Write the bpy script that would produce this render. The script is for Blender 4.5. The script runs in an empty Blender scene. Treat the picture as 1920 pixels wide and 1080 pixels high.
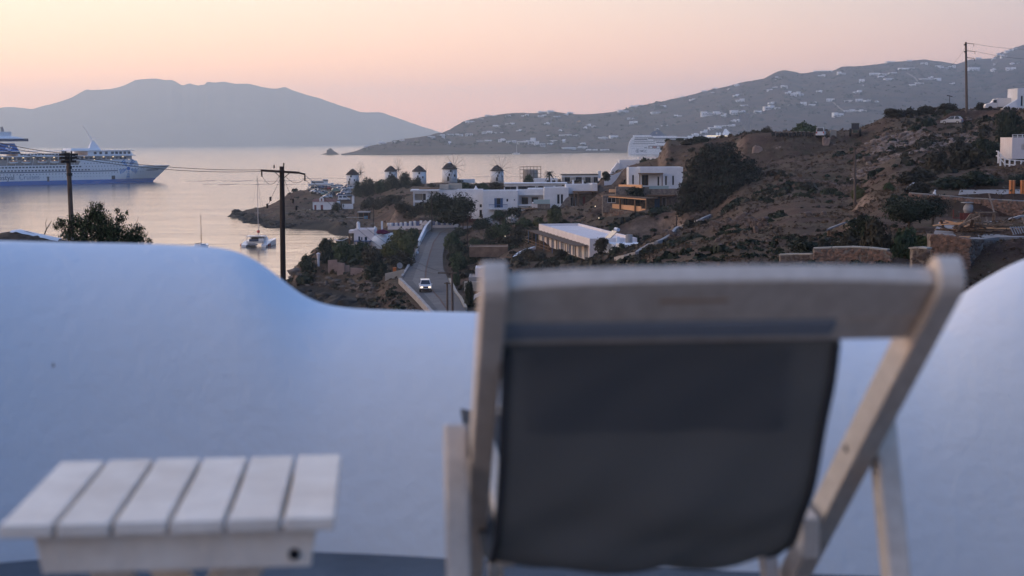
import bpy, math, random
import numpy as np
from mathutils import Vector, Matrix

R = math.radians
S = bpy.context.scene
C = S.collection
rng = random.Random(7)
nrng = np.random.default_rng(7)

# ------------------------------------------------------------------ camera
F = 2955.0                      # focal length in pixels of a 1920 wide frame
EYE = Vector((0.0, 0.0, 27.0))
HZ = 263.0                      # row of the horizon
PITCH = math.atan((540 - HZ) / F)
ROLL = R(0.35)
cam_d = bpy.data.cameras.new('camera')
cam = bpy.data.objects.new('camera', cam_d)
C.objects.link(cam)
cam_d.sensor_width = 36.0
cam_d.lens = 36.0 * F / 1920.0
cam_d.clip_start = 0.1
cam_d.clip_end = 60000
cam.location = EYE
CM = Matrix.Rotation(math.pi / 2 - PITCH, 4, 'X') @ Matrix.Rotation(-ROLL, 4, 'Z')
cam.matrix_world = Matrix.Translation(EYE) @ CM
cam_d.dof.use_dof = True
cam_d.dof.focus_distance = 320.0
cam_d.dof.aperture_fstop = 4.6
S.camera = cam
CR = CM.to_3x3()

def ray(px, py):
    return CR @ Vector(((px - 960) / F, (540 - py) / F, -1.0))

def P(px, py, Y):               # the point that lies Y metres ahead in that direction
    d = ray(px, py)
    return EYE + d * (Y / d.y)

def G(px, py, z=0.0):           # the point at height z in that direction
    d = ray(px, py)
    return EYE + d * ((z - EYE.z) / d.z)

# ------------------------------------------------------------------ sky, sun, exposure
SKY_GAIN = 1.5
HAZE_D = 1.15e-4
SUN_AZ, SUN_EL = R(-66), R(1.6)        # azimuth from +Y, negative is to the left
w = bpy.data.worlds.new('World')
S.world = w
w.use_nodes = True
nt = w.node_tree
nt.nodes.clear()
out = nt.nodes.new('ShaderNodeOutputWorld')
bg = nt.nodes.new('ShaderNodeBackground')
sky = nt.nodes.new('ShaderNodeTexSky')
sky.sky_type = 'NISHITA'
sky.sun_disc = False
sky.sun_elevation = R(2.5)
sky.sun_rotation = SUN_AZ
sky.air_density = 1.0
sky.dust_density = 1.5
sky.ozone_density = 3.0
sky.altitude = 30
bg.inputs['Strength'].default_value = 0.12
def wn(t, **k):
    n = nt.nodes.new(t)
    for a, b in k.items(): setattr(n, a, b)
    return n
def ramp_node(stops):
    n = wn('ShaderNodeValToRGB')
    e = n.color_ramp.elements
    while len(e) < len(stops): e.new(0.5)
    for q, (p, c) in zip(e, stops):
        q.position = p; q.color = (*c, 1)
    return n
tc = wn('ShaderNodeTexCoord')
sep = wn('ShaderNodeSeparateXYZ'); nt.links.new(tc.outputs['Generated'], sep.inputs[0])
dot = wn('ShaderNodeVectorMath', operation='DOT_PRODUCT'); nt.links.new(tc.outputs['Generated'], dot.inputs[0])
dot.inputs[1].default_value = (math.sin(SUN_AZ), math.cos(SUN_AZ), 0)
az = wn('ShaderNodeMapRange'); nt.links.new(dot.outputs['Value'], az.inputs[0])
az.inputs[1].default_value = -0.5; az.inputs[2].default_value = 0.8
az.interpolation_type = 'SMOOTHSTEP'
elv = wn('ShaderNodeMath', operation='POWER', use_clamp=True); elv.inputs[1].default_value = 0.5
ab = wn('ShaderNodeMath', operation='MAXIMUM'); ab.inputs[1].default_value = 0.0
nt.links.new(sep.outputs[2], ab.inputs[0]); nt.links.new(ab.outputs[0], elv.inputs[0])
# position = sqrt(sin elevation): 0.1 is 0.6 deg, 0.2 is 2.3 deg, 0.3 is 5.2 deg, 0.5 is 14.5 deg
warm = ramp_node([(0.0, (1.50, 0.70, 0.40)), (0.14, (1.62, 0.70, 0.32)), (0.22, (1.48, 0.74, 0.37)), (0.30, (1.12, 0.76, 0.50)),
                  (0.42, (2.0, 1.46, 1.08)), (0.62, (1.22, 1.02, 0.88)), (0.80, (0.28, 0.36, 0.54)), (1.0, (0.115, 0.20, 0.43))])
cool = ramp_node([(0.0, (0.08, 0.125, 0.24)), (0.16, (0.10, 0.145, 0.26)), (0.28, (0.12, 0.17, 0.29)), (0.42, (0.10, 0.17, 0.32)),
                  (0.62, (0.08, 0.155, 0.345)), (1.0, (0.115, 0.20, 0.43))])
for n in (warm, cool): nt.links.new(elv.outputs[0], n.inputs[0])
mixc = wn('ShaderNodeMixRGB'); nt.links.new(az.outputs[0], mixc.inputs[0])
nt.links.new(cool.outputs[0], mixc.inputs[1]); nt.links.new(warm.outputs[0], mixc.inputs[2])
sc_ = wn('ShaderNodeVectorMath', operation='SCALE'); sc_.inputs['Scale'].default_value = SKY_GAIN / 0.12
nt.links.new(mixc.outputs[0], sc_.inputs[0])
addc = wn('ShaderNodeVectorMath', operation='ADD')
nt.links.new(sc_.outputs[0], addc.inputs[0]); nt.links.new(sky.outputs['Color'], addc.inputs[1])
nt.links.new(addc.outputs[0], bg.inputs['Color'])
nt.links.new(bg.outputs['Background'], out.inputs['Surface'])
sun_d = bpy.data.lights.new('sun', 'SUN')
sun_d.energy = 1.1
sun_d.angle = R(0.5)
sun_d.color = (1.0, 0.42, 0.16)
sun = bpy.data.objects.new('sun', sun_d)
C.objects.link(sun)
sun_dir = Vector((math.sin(SUN_AZ) * math.cos(SUN_EL), math.cos(SUN_AZ) * math.cos(SUN_EL), math.sin(SUN_EL)))
sun.rotation_euler = sun_dir.to_track_quat('Z', 'Y').to_euler()
sun.location = (0, 0, 60)
S.view_settings.view_transform = 'Standard'
S.view_settings.look = 'None'
S.view_settings.gamma = 1.0
S.view_settings.use_curve_mapping = False
S.view_settings.exposure = 0.0
S.render.engine = 'CYCLES'
S.cycles.use_denoising = True
S.cycles.max_bounces = 8
S.cycles.diffuse_bounces = 3
S.cycles.glossy_bounces = 3
S.cycles.transmission_bounces = 3
S.cycles.volume_bounces = 4
S.cycles.transparent_max_bounces = 8
S.cycles.sample_clamp_indirect = 4.0
S.cycles.caustics_reflective = False
S.cycles.caustics_refractive = False

# ------------------------------------------------------------------ helpers
def lin(h):
    return tuple(((c / 255) / 12.92 if c / 255 <= 0.04045 else ((c / 255 + 0.055) / 1.055) ** 2.4) for c in h)

MATS = {}
def mat(name, col, rough=0.8, var=0.0, scale=4.0, col2=None, bump=0.0, bscale=20.0, metal=0.0, emit=None, estr=0.0, spec=0.3, objvar=0.0, detail=6.0, coord='Object', stretch=None, alpha=None):
    """Principled material: base colour broken up by noise between col and col2, optional bump, optional per-object tone."""
    if name in MATS: return MATS[name]
    m = bpy.data.materials.new(name); m.use_nodes = True
    t = m.node_tree; b = t.nodes['Principled BSDF']
    b.inputs['Roughness'].default_value = rough
    b.inputs['Metallic'].default_value = metal
    b.inputs['Specular IOR Level'].default_value = spec
    b.inputs['Base Color'].default_value = (*col, 1)
    L = t.links.new
    def N(k, **kw):
        n = t.nodes.new(k)
        for a, v in kw.items(): setattr(n, a, v)
        return n
    if col2 is None and var: col2 = tuple(max(0, c * (1 - var)) for c in col)
    src = None
    if coord and (col2 is not None or bump):
        co = N('ShaderNodeTexCoord').outputs[coord]
        if stretch:
            mp = N('ShaderNodeMapping'); mp.inputs['Scale'].default_value = stretch; L(co, mp.inputs[0]); co = mp.outputs[0]
    if col2 is not None:
        no = N('ShaderNodeTexNoise'); no.inputs['Scale'].default_value = scale; no.inputs['Detail'].default_value = detail
        no.inputs['Roughness'].default_value = 0.62
        L(co, no.inputs['Vector'])
        cr = N('ShaderNodeValToRGB'); cr.color_ramp.elements[0].position = 0.36; cr.color_ramp.elements[1].position = 0.66
        cr.color_ramp.elements[0].color = (*col2, 1); cr.color_ramp.elements[1].color = (*col, 1)
        L(no.outputs['Fac'], cr.inputs[0]); src = cr.outputs[0]
    if objvar:
        oi = N('ShaderNodeObjectInfo')
        mr = N('ShaderNodeMapRange'); mr.inputs[3].default_value = 1 - objvar; mr.inputs[4].default_value = 1 + objvar
        L(oi.outputs['Random'], mr.inputs[0])
        vm = N('ShaderNodeVectorMath', operation='SCALE')
        if src is not None: L(src, vm.inputs[0])
        else: vm.inputs[0].default_value = col
        L(mr.outputs[0], vm.inputs['Scale']); src = vm.outputs[0]
    if src is not None: L(src, b.inputs['Base Color'])
    if bump:
        n2 = N('ShaderNodeTexNoise'); n2.inputs['Scale'].default_value = bscale; n2.inputs['Detail'].default_value = 5
        L(co, n2.inputs['Vector'])
        bp = N('ShaderNodeBump'); bp.inputs['Strength'].default_value = bump; bp.inputs['Distance'].default_value = 0.05
        L(n2.outputs['Fac'], bp.inputs['Height']); L(bp.outputs[0], b.inputs['Normal'])
    if emit is not None:
        b.inputs['Emission Color'].default_value = (*emit, 1); b.inputs['Emission Strength'].default_value = estr
    if alpha is not None: b.inputs['Alpha'].default_value = alpha
    MATS[name] = m
    return m

class MB:
    """collects simple shapes into one mesh"""
    def __init__(s): s.v = []; s.f = []
    def add(s, vs, fs):
        o = len(s.v); s.v += [tuple(p) for p in vs]; s.f += [tuple(i + o for i in f) for f in fs]; return s
    def box(s, x0, x1, y0, y1, z0, z1, M=None):
        vs = [(x, y, z) for z in (z0, z1) for y in (y0, y1) for x in (x0, x1)]
        if M is not None: vs = [M @ Vector(p) for p in vs]
        return s.add(vs, [(0, 2, 3, 1), (4, 5, 7, 6), (0, 1, 5, 4), (2, 6, 7, 3), (0, 4, 6, 2), (1, 3, 7, 5)])
    def tube(s, pts, r, n=6, caps=True):
        pts = [Vector(p) for p in pts]
        rs = r if isinstance(r, (list, tuple)) else [r] * len(pts)
        vs = []; up = None
        for i, p in enumerate(pts):
            d = (pts[min(i + 1, len(pts) - 1)] - pts[max(i - 1, 0)]).normalized()
            if up is None: up = Vector((0, 0, 1)) if abs(d.z) < 0.9 else Vector((1, 0, 0))
            a = d.cross(up).normalized(); b = a.cross(d); up = b
            vs += [p + (a * math.cos(2 * math.pi * k / n) + b * math.sin(2 * math.pi * k / n)) * rs[i] for k in range(n)]
        fs = [(i * n + k, i * n + (k + 1) % n, (i + 1) * n + (k + 1) % n, (i + 1) * n + k) for i in range(len(pts) - 1) for k in range(n)]
        if caps: fs += [tuple(reversed(range(n))), tuple(range((len(pts) - 1) * n, len(pts) * n))]
        return s.add(vs, fs)
    def bar(s, p, q, wd, th, up=(0, 0, 1)):
        """a squared bar from p to q, wd wide (sideways), th thick (along up)"""
        p = Vector(p); q = Vector(q); d = (q - p).normalized(); u = Vector(up)
        a = d.cross(u).normalized() * wd / 2; b = a.cross(d).normalized() * th / 2
        vs = [c + e * a + g * b for c in (p, q) for e, g in ((-1, -1), (1, -1), (1, 1), (-1, 1))]
        return s.add(vs, [(3, 2, 1, 0), (4, 5, 6, 7), (0, 1, 5, 4), (1, 2, 6, 5), (2, 3, 7, 6), (3, 0, 4, 7)])
    def lathe(s, prof, c=(0, 0, 0), n=20, M=None):
        vs = []
        for r, z in prof:
            vs += [Vector((c[0] + r * math.cos(2 * math.pi * k / n), c[1] + r * math.sin(2 * math.pi * k / n), c[2] + z)) for k in range(n)]
        if M is not None: vs = [M @ p for p in vs]
        m = len(prof)
        fs = [(i * n + k, i * n + (k + 1) % n, (i + 1) * n + (k + 1) % n, (i + 1) * n + k) for i in range(m - 1) for k in range(n)]
        fs += [tuple(reversed(range(n))), tuple(range((m - 1) * n, m * n))]
        return s.add(vs, fs)
    def prism(s, poly, z0, z1, M=None):
        n = len(poly)
        vs = [Vector((x, y, z0)) for x, y in poly] + [Vector((x, y, z1)) for x, y in poly]
        if M is not None: vs = [M @ p for p in vs]
        return s.add(vs, [tuple(reversed(range(n))), tuple(range(n, 2 * n))] + [(i, (i + 1) % n, n + (i + 1) % n, n + i) for i in range(n)])
    def sphere(s, c, r, n=10, m=6, sq=(1, 1, 1), jit=0.0, rg=None):
        vs = []
        for i in range(m + 1):
            th = math.pi * i / m
            for k in range(n):
                ph = 2 * math.pi * k / n; j = 1 + (rg.uniform(-jit, jit) if rg else 0)
                vs.append((c[0] + r * j * sq[0] * math.sin(th) * math.cos(ph), c[1] + r * j * sq[1] * math.sin(th) * math.sin(ph), c[2] + r * j * sq[2] * math.cos(th)))
        return s.add(vs, [(i * n + k, (i + 1) * n + k, (i + 1) * n + (k + 1) % n, i * n + (k + 1) % n) for i in range(m) for k in range(n)])
    def grid(s, rows):
        a = len(rows); b = len(rows[0])
        return s.add([p for r in rows for p in r], [(i * b + j, i * b + j + 1, (i + 1) * b + j + 1, (i + 1) * b + j) for i in range(a - 1) for j in range(b - 1)])
    def mesh(s, name, m, smooth=False):
        me = bpy.data.meshes.new(name); me.from_pydata(s.v, [], s.f); me.update()
        if m is not None: me.materials.append(m)
        if smooth: me.polygons.foreach_set('use_smooth', [True] * len(me.polygons))
        return me
    def build(s, name, m, parent=None, loc=None, rz=0.0, smooth=False, label=None):
        return link(name, s.mesh(name, m, smooth), parent, loc, rz, label)

def link(name, me, parent=None, loc=None, rz=0.0, label=None):
    o = bpy.data.objects.new(name, me); C.objects.link(o)
    if parent is not None: o.parent = parent
    if loc is not None: o.location = loc
    if rz: o.rotation_euler.z = rz
    if label: o['label'] = label
    return o

def tag(o, label=None, cat=None, group=None, kind=None):
    if label: o['label'] = label
    if cat: o['category'] = cat
    if group: o['group'] = group
    if kind: o['kind'] = kind
    return o

def thing(name, label, cat, loc=(0, 0, 0), rz=0.0, group=None):
    o = bpy.data.objects.new(name, None); C.objects.link(o)
    o.empty_display_size = 0.5
    o.location = loc; o.rotation_euler = (0, 0, rz)
    return tag(o, label, cat, group)

def kids(o): return [c for c in C.objects if c.parent == o]
KID = {}
def dup(root, loc, rz=0.0, label=None, group=None, sc=None):
    if root.name not in KID:
        ch = kids(root); KID[root.name] = [(c, kids(c)) for c in ch]
    r = root.copy(); C.objects.link(r); r.location = loc; r.rotation_euler = (0, 0, rz)
    if label: r['label'] = label
    if group: r['group'] = group
    if sc is not None: r.scale = sc if isinstance(sc, (tuple, list)) else (sc, sc, sc)
    for c, gs in KID[root.name]:
        d = c.copy(); C.objects.link(d); d.parent = r
        for g in gs:
            e = g.copy(); C.objects.link(e); e.parent = d
    return r

def np_mesh(name, V, Fq, m, smooth=True):
    """V (n,3) array, Fq (k,3 or 4) array of corner numbers"""
    me = bpy.data.meshes.new(name)
    k = Fq.shape[1]
    me.vertices.add(len(V)); me.vertices.foreach_set('co', np.asarray(V, dtype=np.float32).ravel())
    me.loops.add(Fq.size); me.loops.foreach_set('vertex_index', np.asarray(Fq, dtype=np.int32).ravel())
    me.polygons.add(len(Fq)); me.polygons.foreach_set('loop_start', np.arange(0, Fq.size, k, dtype=np.int32))
    try: me.polygons.foreach_set('loop_total', np.full(len(Fq), k, dtype=np.int32))
    except Exception: pass
    if smooth: me.polygons.foreach_set('use_smooth', np.ones(len(Fq), dtype=bool))
    me.update(calc_edges=True)
    if m is not None: me.materials.append(m)
    return me

# smooth value noise, summed over octaves
_tab = np.random.default_rng(3).random((256, 256))
def vnoise(x, y):
    xi = np.floor(x).astype(int); yi = np.floor(y).astype(int)
    fx = x - xi; fy = y - yi
    fx = fx * fx * (3 - 2 * fx); fy = fy * fy * (3 - 2 * fy)
    a = _tab[xi % 256, yi % 256]; b = _tab[(xi + 1) % 256, yi % 256]; c = _tab[xi % 256, (yi + 1) % 256]; d = _tab[(xi + 1) % 256, (yi + 1) % 256]
    return (a * (1 - fx) + b * fx) * (1 - fy) + (c * (1 - fx) + d * fx) * fy
def fbm(x, y, o=4, g=0.5):
    s = 0; a = 1.0; t = 0
    for k in range(o):
        s = s + a * (vnoise(x * 2 ** k + 17 * k, y * 2 ** k + 5 * k) - 0.5) * 2; t += a; a *= g
    return s / t

# ------------------------------------------------------------------ the land, as height profiles along bearings from the terrace
def pz(px, py, Y): return P(px, py, Y).z
COLS = [   # (bearing, [(distance ahead, height) ...]); 'p' marks a height read off a row of the picture
 (-700, [(5, 24.6), (40, 22), (70, 19), (100, 15), (160, 3), (210, -3), (1000, -5)]),
 (0,   [(5, 24.6), (30, 23.6), (58, 22.6), (72, 21.5), (95, 18.5), (150, 7), (210, -3), (1000, -5)]),
 (300, [(5, 24.6), (30, 23.0), (60, 21.0), (90, 18.6), (140, 9), (190, 0), (215, -3), (1000, -5)]),
 (420, [(5, 24.6), (30, 22.6), (60, 20.0), (90, 17.6), (140, 9), (190, 0), (210, -3), (555, -3), (572, -0.6), (578, -0.4), (585, -2), (1000, -5)]),
 (445, [(5, 24.6), (30, 22.6), (60, 20.0), (90, 17.6), (140, 9), (190, 0), (210, -3), (555, -3), (568, 0.6), (580, 2.0), (590, 1.2), (600, -2), (1000, -5)]),
 (485, [(5, 24.6), (30, 22.6), (60, 20.0), (90, 17.6), (140, 9), (190, 0), (210, -3), (520, -3), (530, 0.8), (560, 3.0), (585, 3.4), (610, -2), (1000, -5)]),
 (520, [(5, 24.6), (30, 22.4), (60, 19.5), (90, 17.2), (140, 8), (190, 0), (215, -3), (490, -3), (500, 0.6), (525, 3.2), (560, 'p', 386), (600, 'p', 378), (640, 1), (655, -3), (1000, -5)]),
 (560, [(5, 24.6), (30, 22.2), (60, 19.2), (90, 17), (140, 8), (190, 0), (215, -2), (268, -2), (276, 0.6), (283, 3.6), (290, 4.6), (300, 4.2), (310, 0), (320, -3), (480, -3), (490, 0.4), (500, 2.6), (545, 'p', 394), (590, 'p', 378), (650, 'p', 362), (690, 2), (710, -3), (1000, -5)]),
 (590, [(5, 24.6), (30, 22.2), (60, 19.2), (90, 17), (140, 8), (190, 1), (215, -1), (262, -1), (270, 0.6), (280, 2.5), (286, 5.0), (310, 5.2), (330, 4.8), (340, 0), (350, -3), (475, -3), (487, 0.4), (497, 2.8), (535, 'p', 398), (552, 'p', 392), (575, 'p', 377), (650, 'p', 351), (690, 8.0), (720, 3), (750, -3), (1000, -5)]),
 (640, [(5, 24.6), (30, 22), (60, 19), (90, 16.5), (140, 8.5), (190, 2), (215, 0.6), (255, 0.4), (264, 1.0), (275, 3), (283, 5.6), (305, 6.2), (340, 6.0), (356, 1), (368, -2.5), (440, -2.5), (455, 0.5), (468, 2.8), (535, 'p', 398), (552, 'p', 391), (575, 'p', 380), (650, 'p', 353), (745, 6.0), (790, 4), (840, -3), (1000, -5)]),
 (700, [(5, 24.6), (30, 22), (60, 19), (90, 16.5), (140, 9), (190, 3.2), (215, 2.4), (245, 2.6), (262, 3.4), (274, 5.0), (285, 6.0), (330, 7.0), (355, 6.4), (375, 3.4), (395, 1.6), (430, 1.6), (460, 3.2), (520, 'p', 398), (560, 'p', 378), (600, 8.4), (700, 8.0), (770, 6.4), (810, 4), (870, -3), (1000, -5)]),
 (750, [(5, 24.6), (30, 22), (60, 19), (90, 16.5), (140, 9), (190, 3.6), (215, 3.3), (240, 4.0), (258, 5.0), (290, 6.2), (340, 7.4), (400, 6.0), (450, 6.4), (520, 8.8), (580, 10.0), (700, 8.0), (780, 6.4), (840, 3), (900, -3), (1000, -5)]),
 (800, [(5, 24.6), (30, 22), (60, 19), (90, 16), (140, 8.5), (190, 4.2), (214, 3.8), (238, 4.1), (272, 4.9), (318, 6.5), (352, 7.4), (400, 8.4), (450, 9.2), (560, 11.0), (625, 9.9), (700, 8.0), (780, 6), (860, 2), (920, -3), (1000, -5)]),
 (860, [(5, 24.6), (30, 22), (60, 19), (90, 16), (140, 8.8), (190, 4.4), (214, 4.0), (238, 4.4), (272, 5.2), (318, 6.6), (352, 7.6), (375, 9.6), (450, 11), (560, 11.4), (625, 9.9), (710, 7.8), (780, 6), (860, 2), (920, -3), (1000, -5)]),
 (920, [(5, 24.6), (30, 22), (60, 19), (90, 16.5), (140, 10), (190, 5.4), (214, 5.2), (240, 5.6), (272, 6.2), (318, 7.6), (345, 8.8), (368, 10.2), (450, 11.4), (560, 11.4), (640, 9.4), (720, 7.4), (800, 4), (880, -3), (1000, -5)]),
 (1000, [(5, 24.6), (30, 22.4), (60, 19.5), (90, 17), (150, 10.6), (200, 7.6), (240, 7.9), (280, 8.6), (310, 9.9), (345, 11.2), (370, 12), (450, 12.6), (560, 11.5), (640, 9.6), (720, 7.4), (800, 4), (880, -3), (1000, -5)]),
 (1090, [(5, 24.6), (30, 22.6), (60, 20), (90, 17.5), (150, 11.6), (200, 8.8), (245, 8.8), (270, 9.4), (305, 12), (345, 13.4), (400, 14.2), (500, 14), (640, 13), (720, 11), (800, 4), (880, -3), (1000, -5)]),
 (1140, [(5, 24.6), (30, 22.8), (60, 20.5), (90, 18), (150, 13.4), (200, 10.6), (245, 10.0), (272, 11), (291, 12.0), (298, 13.6), (325, 14.4), (345, 16.8), (362, 19.6), (378, 18.5), (440, 12), (560, 3), (660, -3), (1000, -5)]),
 (1195, [(5, 24.6), (30, 23), (60, 20.6), (90, 18.4), (150, 14.8), (200, 12.2), (245, 11.6), (272, 12.6), (291, 13.8), (298, 14.2), (328, 15.6), (345, 18.5), (362, 21.8), (382, 21.2), (450, 11), (560, 0), (600, -3), (1000, -5)]),
 (1233, [(5, 24.6), (30, 23), (60, 20.8), (90, 18.6), (150, 15.8), (200, 13.5), (245, 13.0), (272, 13.6), (295, 14.5), (325, 16.4), (342, 18.6), (356, 22.2), (364, 22.8), (378, 22.2), (430, 14), (560, 0), (600, -3), (1000, -5)]),
 (1252, [(5, 24.6), (30, 23), (60, 20.8), (90, 18.6), (150, 16), (200, 13.8), (245, 13.2), (272, 13.8), (295, 14.6), (325, 16.8), (342, 20), (350, 25.8), (356, 27.0), (378, 26.6), (430, 20), (560, 0), (600, -3), (1000, -5)]),
 (1330, [(5, 24.6), (30, 23), (60, 21), (90, 18.9), (150, 17), (200, 15), (245, 14.2), (272, 14.9), (300, 17), (325, 20), (338, 24), (346, 26.6), (378, 27), (450, 18), (600, 0), (640, -3), (1000, -5)]),
 (1400, [(5, 24.6), (30, 23), (60, 21.2), (90, 19.2), (150, 17.8), (200, 16.8), (250, 17.6), (290, 20.6), (312, 22.4), (318, 25.6), (323, 28.0), (345, 28.2), (380, 27), (450, 18), (600, 0), (640, -3), (1000, -5)]),
 (1500, [(5, 24.6), (30, 23), (60, 21.2), (90, 19.2), (150, 18.4), (200, 18.2), (250, 19.6), (261, 19.9), (267, 21.6), (300, 22.9), (312, 23.6), (316, 26.2), (322, 28.4), (345, 28.7), (380, 28), (450, 18), (600, 0), (640, -3), (1000, -5)]),
 (1590, [(5, 24.6), (30, 23), (60, 21.2), (90, 19.2), (150, 18.6), (197, 18.4), (240, 19.4), (258, 20.4), (266, 22.0), (295, 24), (312, 25.4), (320, 28.2), (345, 29.1), (380, 28), (450, 18), (600, 0), (1000, -5)]),
 (1680, [(5, 24.6), (30, 23), (60, 21.2), (90, 19.4), (130, 19.4), (149, 19.6), (160, 20.6), (190, 21.4), (220, 22.4), (260, 24.2), (285, 26.6), (305, 29.6), (325, 31.6), (345, 31.8), (380, 29), (450, 19), (600, 0), (1000, -5)]),
 (1740, [(5, 24.6), (30, 23.2), (60, 21.2), (80, 18.6), (95, 18.9), (120, 19.4), (147, 20), (150, 21.4), (190, 21.9), (220, 22.7), (260, 25.2), (285, 28.4), (297, 30.2), (310, 31.0), (335, 33.4), (380, 30), (450, 19), (600, 0), (1000, -5)]),
 (1800, [(5, 24.6), (30, 23.2), (60, 21.2), (80, 18.6), (95, 18.9), (99, 21.0), (122, 21.2), (147, 20.4), (150, 21.6), (190, 22.1), (225, 23.4), (262, 26.4), (285, 29.4), (297, 30.6), (315, 31.4), (335, 33.0), (380, 30.5), (450, 19), (600, 0), (1000, -5)]),
 (1860, [(5, 24.6), (30, 23.2), (60, 21.2), (80, 18.6), (95, 18.9), (99, 21.0), (122, 21.4), (147, 20.8), (150, 21.8), (185, 22.3), (225, 24.2), (255, 27.2), (275, 30), (297, 31.4), (315, 32.4), (335, 34), (380, 31.5), (450, 20), (600, 0), (1000, -5)]),
 (1930, [(5, 24.6), (30, 23.2), (60, 21.4), (80, 19.0), (95, 19.6), (99, 21.0), (122, 21.8), (147, 21.4), (150, 22.0), (185, 22.6), (215, 24.6), (250, 28.6), (270, 31.4), (297, 33), (315, 34), (335, 35.6), (380, 33), (450, 20), (600, 0), (1000, -5)]),
 (2700, [(5, 24.6), (30, 24), (60, 23), (95, 23), (150, 25.4), (215, 29.6), (270, 36), (335, 41), (380, 40), (450, 30), (700, 10), (1000, 5)]),
]
_ct = np.array([(c[0] - 960) / F for c in COLS])
_cp = []
for px, ks in COLS:
    ys = np.array([k[0] for k in ks], float)
    zs = np.array([pz(px, k[2], k[0]) if k[1] == 'p' else (k[1] - 0.001 * k[0] if k[1] > 1 else k[1]) for k in ks], float)
    _cp.append((ys, zs))

def base_h(x, y):
    x = np.asarray(x, float); y = np.asarray(y, float)
    t = np.clip(x / np.maximum(y, 1.0), _ct[0], _ct[-1] - 1e-9)
    i = np.clip(np.searchsorted(_ct, t, side='right') - 1, 0, len(_ct) - 2)
    f = (t - _ct[i]) / (_ct[i + 1] - _ct[i]); f = f * f * (3 - 2 * f) * 0.5 + f * 0.5
    A = np.stack([np.interp(y, ys, zs) for ys, zs in _cp])
    ix = tuple(np.indices(y.shape)) if y.ndim else ()
    return A[(i,) + ix] * (1 - f) + A[(i + 1,) + ix] * f

ROAD = [(612, 200, 836, 892), (600, 206, 825, 881), (585, 214, 812, 871), (560, 230, 790, 858), (549, 238, 779, 849), (527, 254, 757, 838), (505, 272, 769, 829),
        (480, 293, 782, 828), (455, 318, 792, 834), (436, 344, 803, 850), (428, 358, 815, 876), (424, 366, 840, 910)]
ROADL = [P(pl, py, Y) for py, Y, pl, pr in ROAD]
ROADR = [P(pr, py, Y) for py, Y, pl, pr in ROAD]
for a, b in zip(ROADL, ROADR):
    a.z = b.z = (a.z + b.z) / 2
PADS = []        # (x, y, radius x, radius y, rotation, height, softness): level ground under buildings
def pad(p, rx, ry, rot=0.0, soft=4.0, dz=0.0): PADS.append((p[0], p[1], rx, ry, rot, p[2] + dz, soft))

def height(x, y, noise=True):
    x = np.asarray(x, float); y = np.asarray(y, float)
    z = base_h(x, y)
    if noise:
        amp = np.clip((y - 15) / 80, 0.0, 1.0)
        gz = np.abs(base_h(x, y + 2.5) - base_h(x, y - 2.5)) / 5.0          # steep ground is rock: rougher
        steep = np.clip((gz - 0.25) / 0.6, 0, 1)
        n1 = fbm(x / 11.0, y / 11.0, 4, 0.55)
        r = 1 - np.abs(fbm(x / 3.6 + 40, y / 5.0 + z / 3.0, 4, 0.6)) * 2
        z = z + amp * (0.9 * n1 + steep * (0.8 * r + 0.9 * fbm(x / 2.2, y / 2.2 + z, 3, 0.6)) + 0.18 * fbm(x / 1.7, y / 1.7, 3, 0.6))
    wt = np.zeros_like(z); zt = np.zeros_like(z)
    for a0, b0, a1, b1 in zip(ROADL[:-1], ROADR[:-1], ROADL[1:], ROADR[1:]):
        c0 = (a0 + b0) / 2; c1 = (a1 + b1) / 2; hw = ((a0 - b0).length + (a1 - b1).length) / 4
        dx, dy = c1.x - c0.x, c1.y - c0.y; L2 = dx * dx + dy * dy
        u = np.clip(((x - c0.x) * dx + (y - c0.y) * dy) / L2, 0, 1)
        d = np.hypot(x - c0.x - u * dx, y - c0.y - u * dy)
        wgt = np.clip(1 - (d - hw - 1.2) / 3.5, 0, 1)
        zz = c0.z + u * (c1.z - c0.z) - 0.4
        zt = np.where(wgt > wt, zz, zt); wt = np.maximum(wt, wgt)
    for X, Yy, rx, ry, rot, pzz, soft in PADS:
        c, s = math.cos(rot), math.sin(rot)
        u = np.abs((x - X) * c + (y - Yy) * s) - rx; v = np.abs(-(x - X) * s + (y - Yy) * c) - ry
        d = np.hypot(np.maximum(u, 0), np.maximum(v, 0))
        k = np.clip(1 - d / soft, 0, 1); k = k * k * (3 - 2 * k)
        z = z * (1 - k) + pzz * k
    z = z * (1 - wt) + zt * wt
    return z

def land(px, py, y0=60.0, y1=900.0):
    """where the line of sight through (px, py) meets the land, at or beyond y0"""
    d = ray(px, py)
    ys = np.arange(y0, y1, 0.5)
    zr = EYE.z + ys * d.z / d.y
    h = height(ys * d.x / d.y, ys)
    k = np.nonzero(h >= zr)[0]
    j = k[0] if len(k) else int(np.argmin(np.abs(zr - h)))
    return Vector((ys[j] * d.x / d.y, ys[j], float(h[j])))
def ground(x, y, dz=0.0): return Vector((x, y, float(height(np.array([x]), np.array([y]))[0]) + dz))

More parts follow.
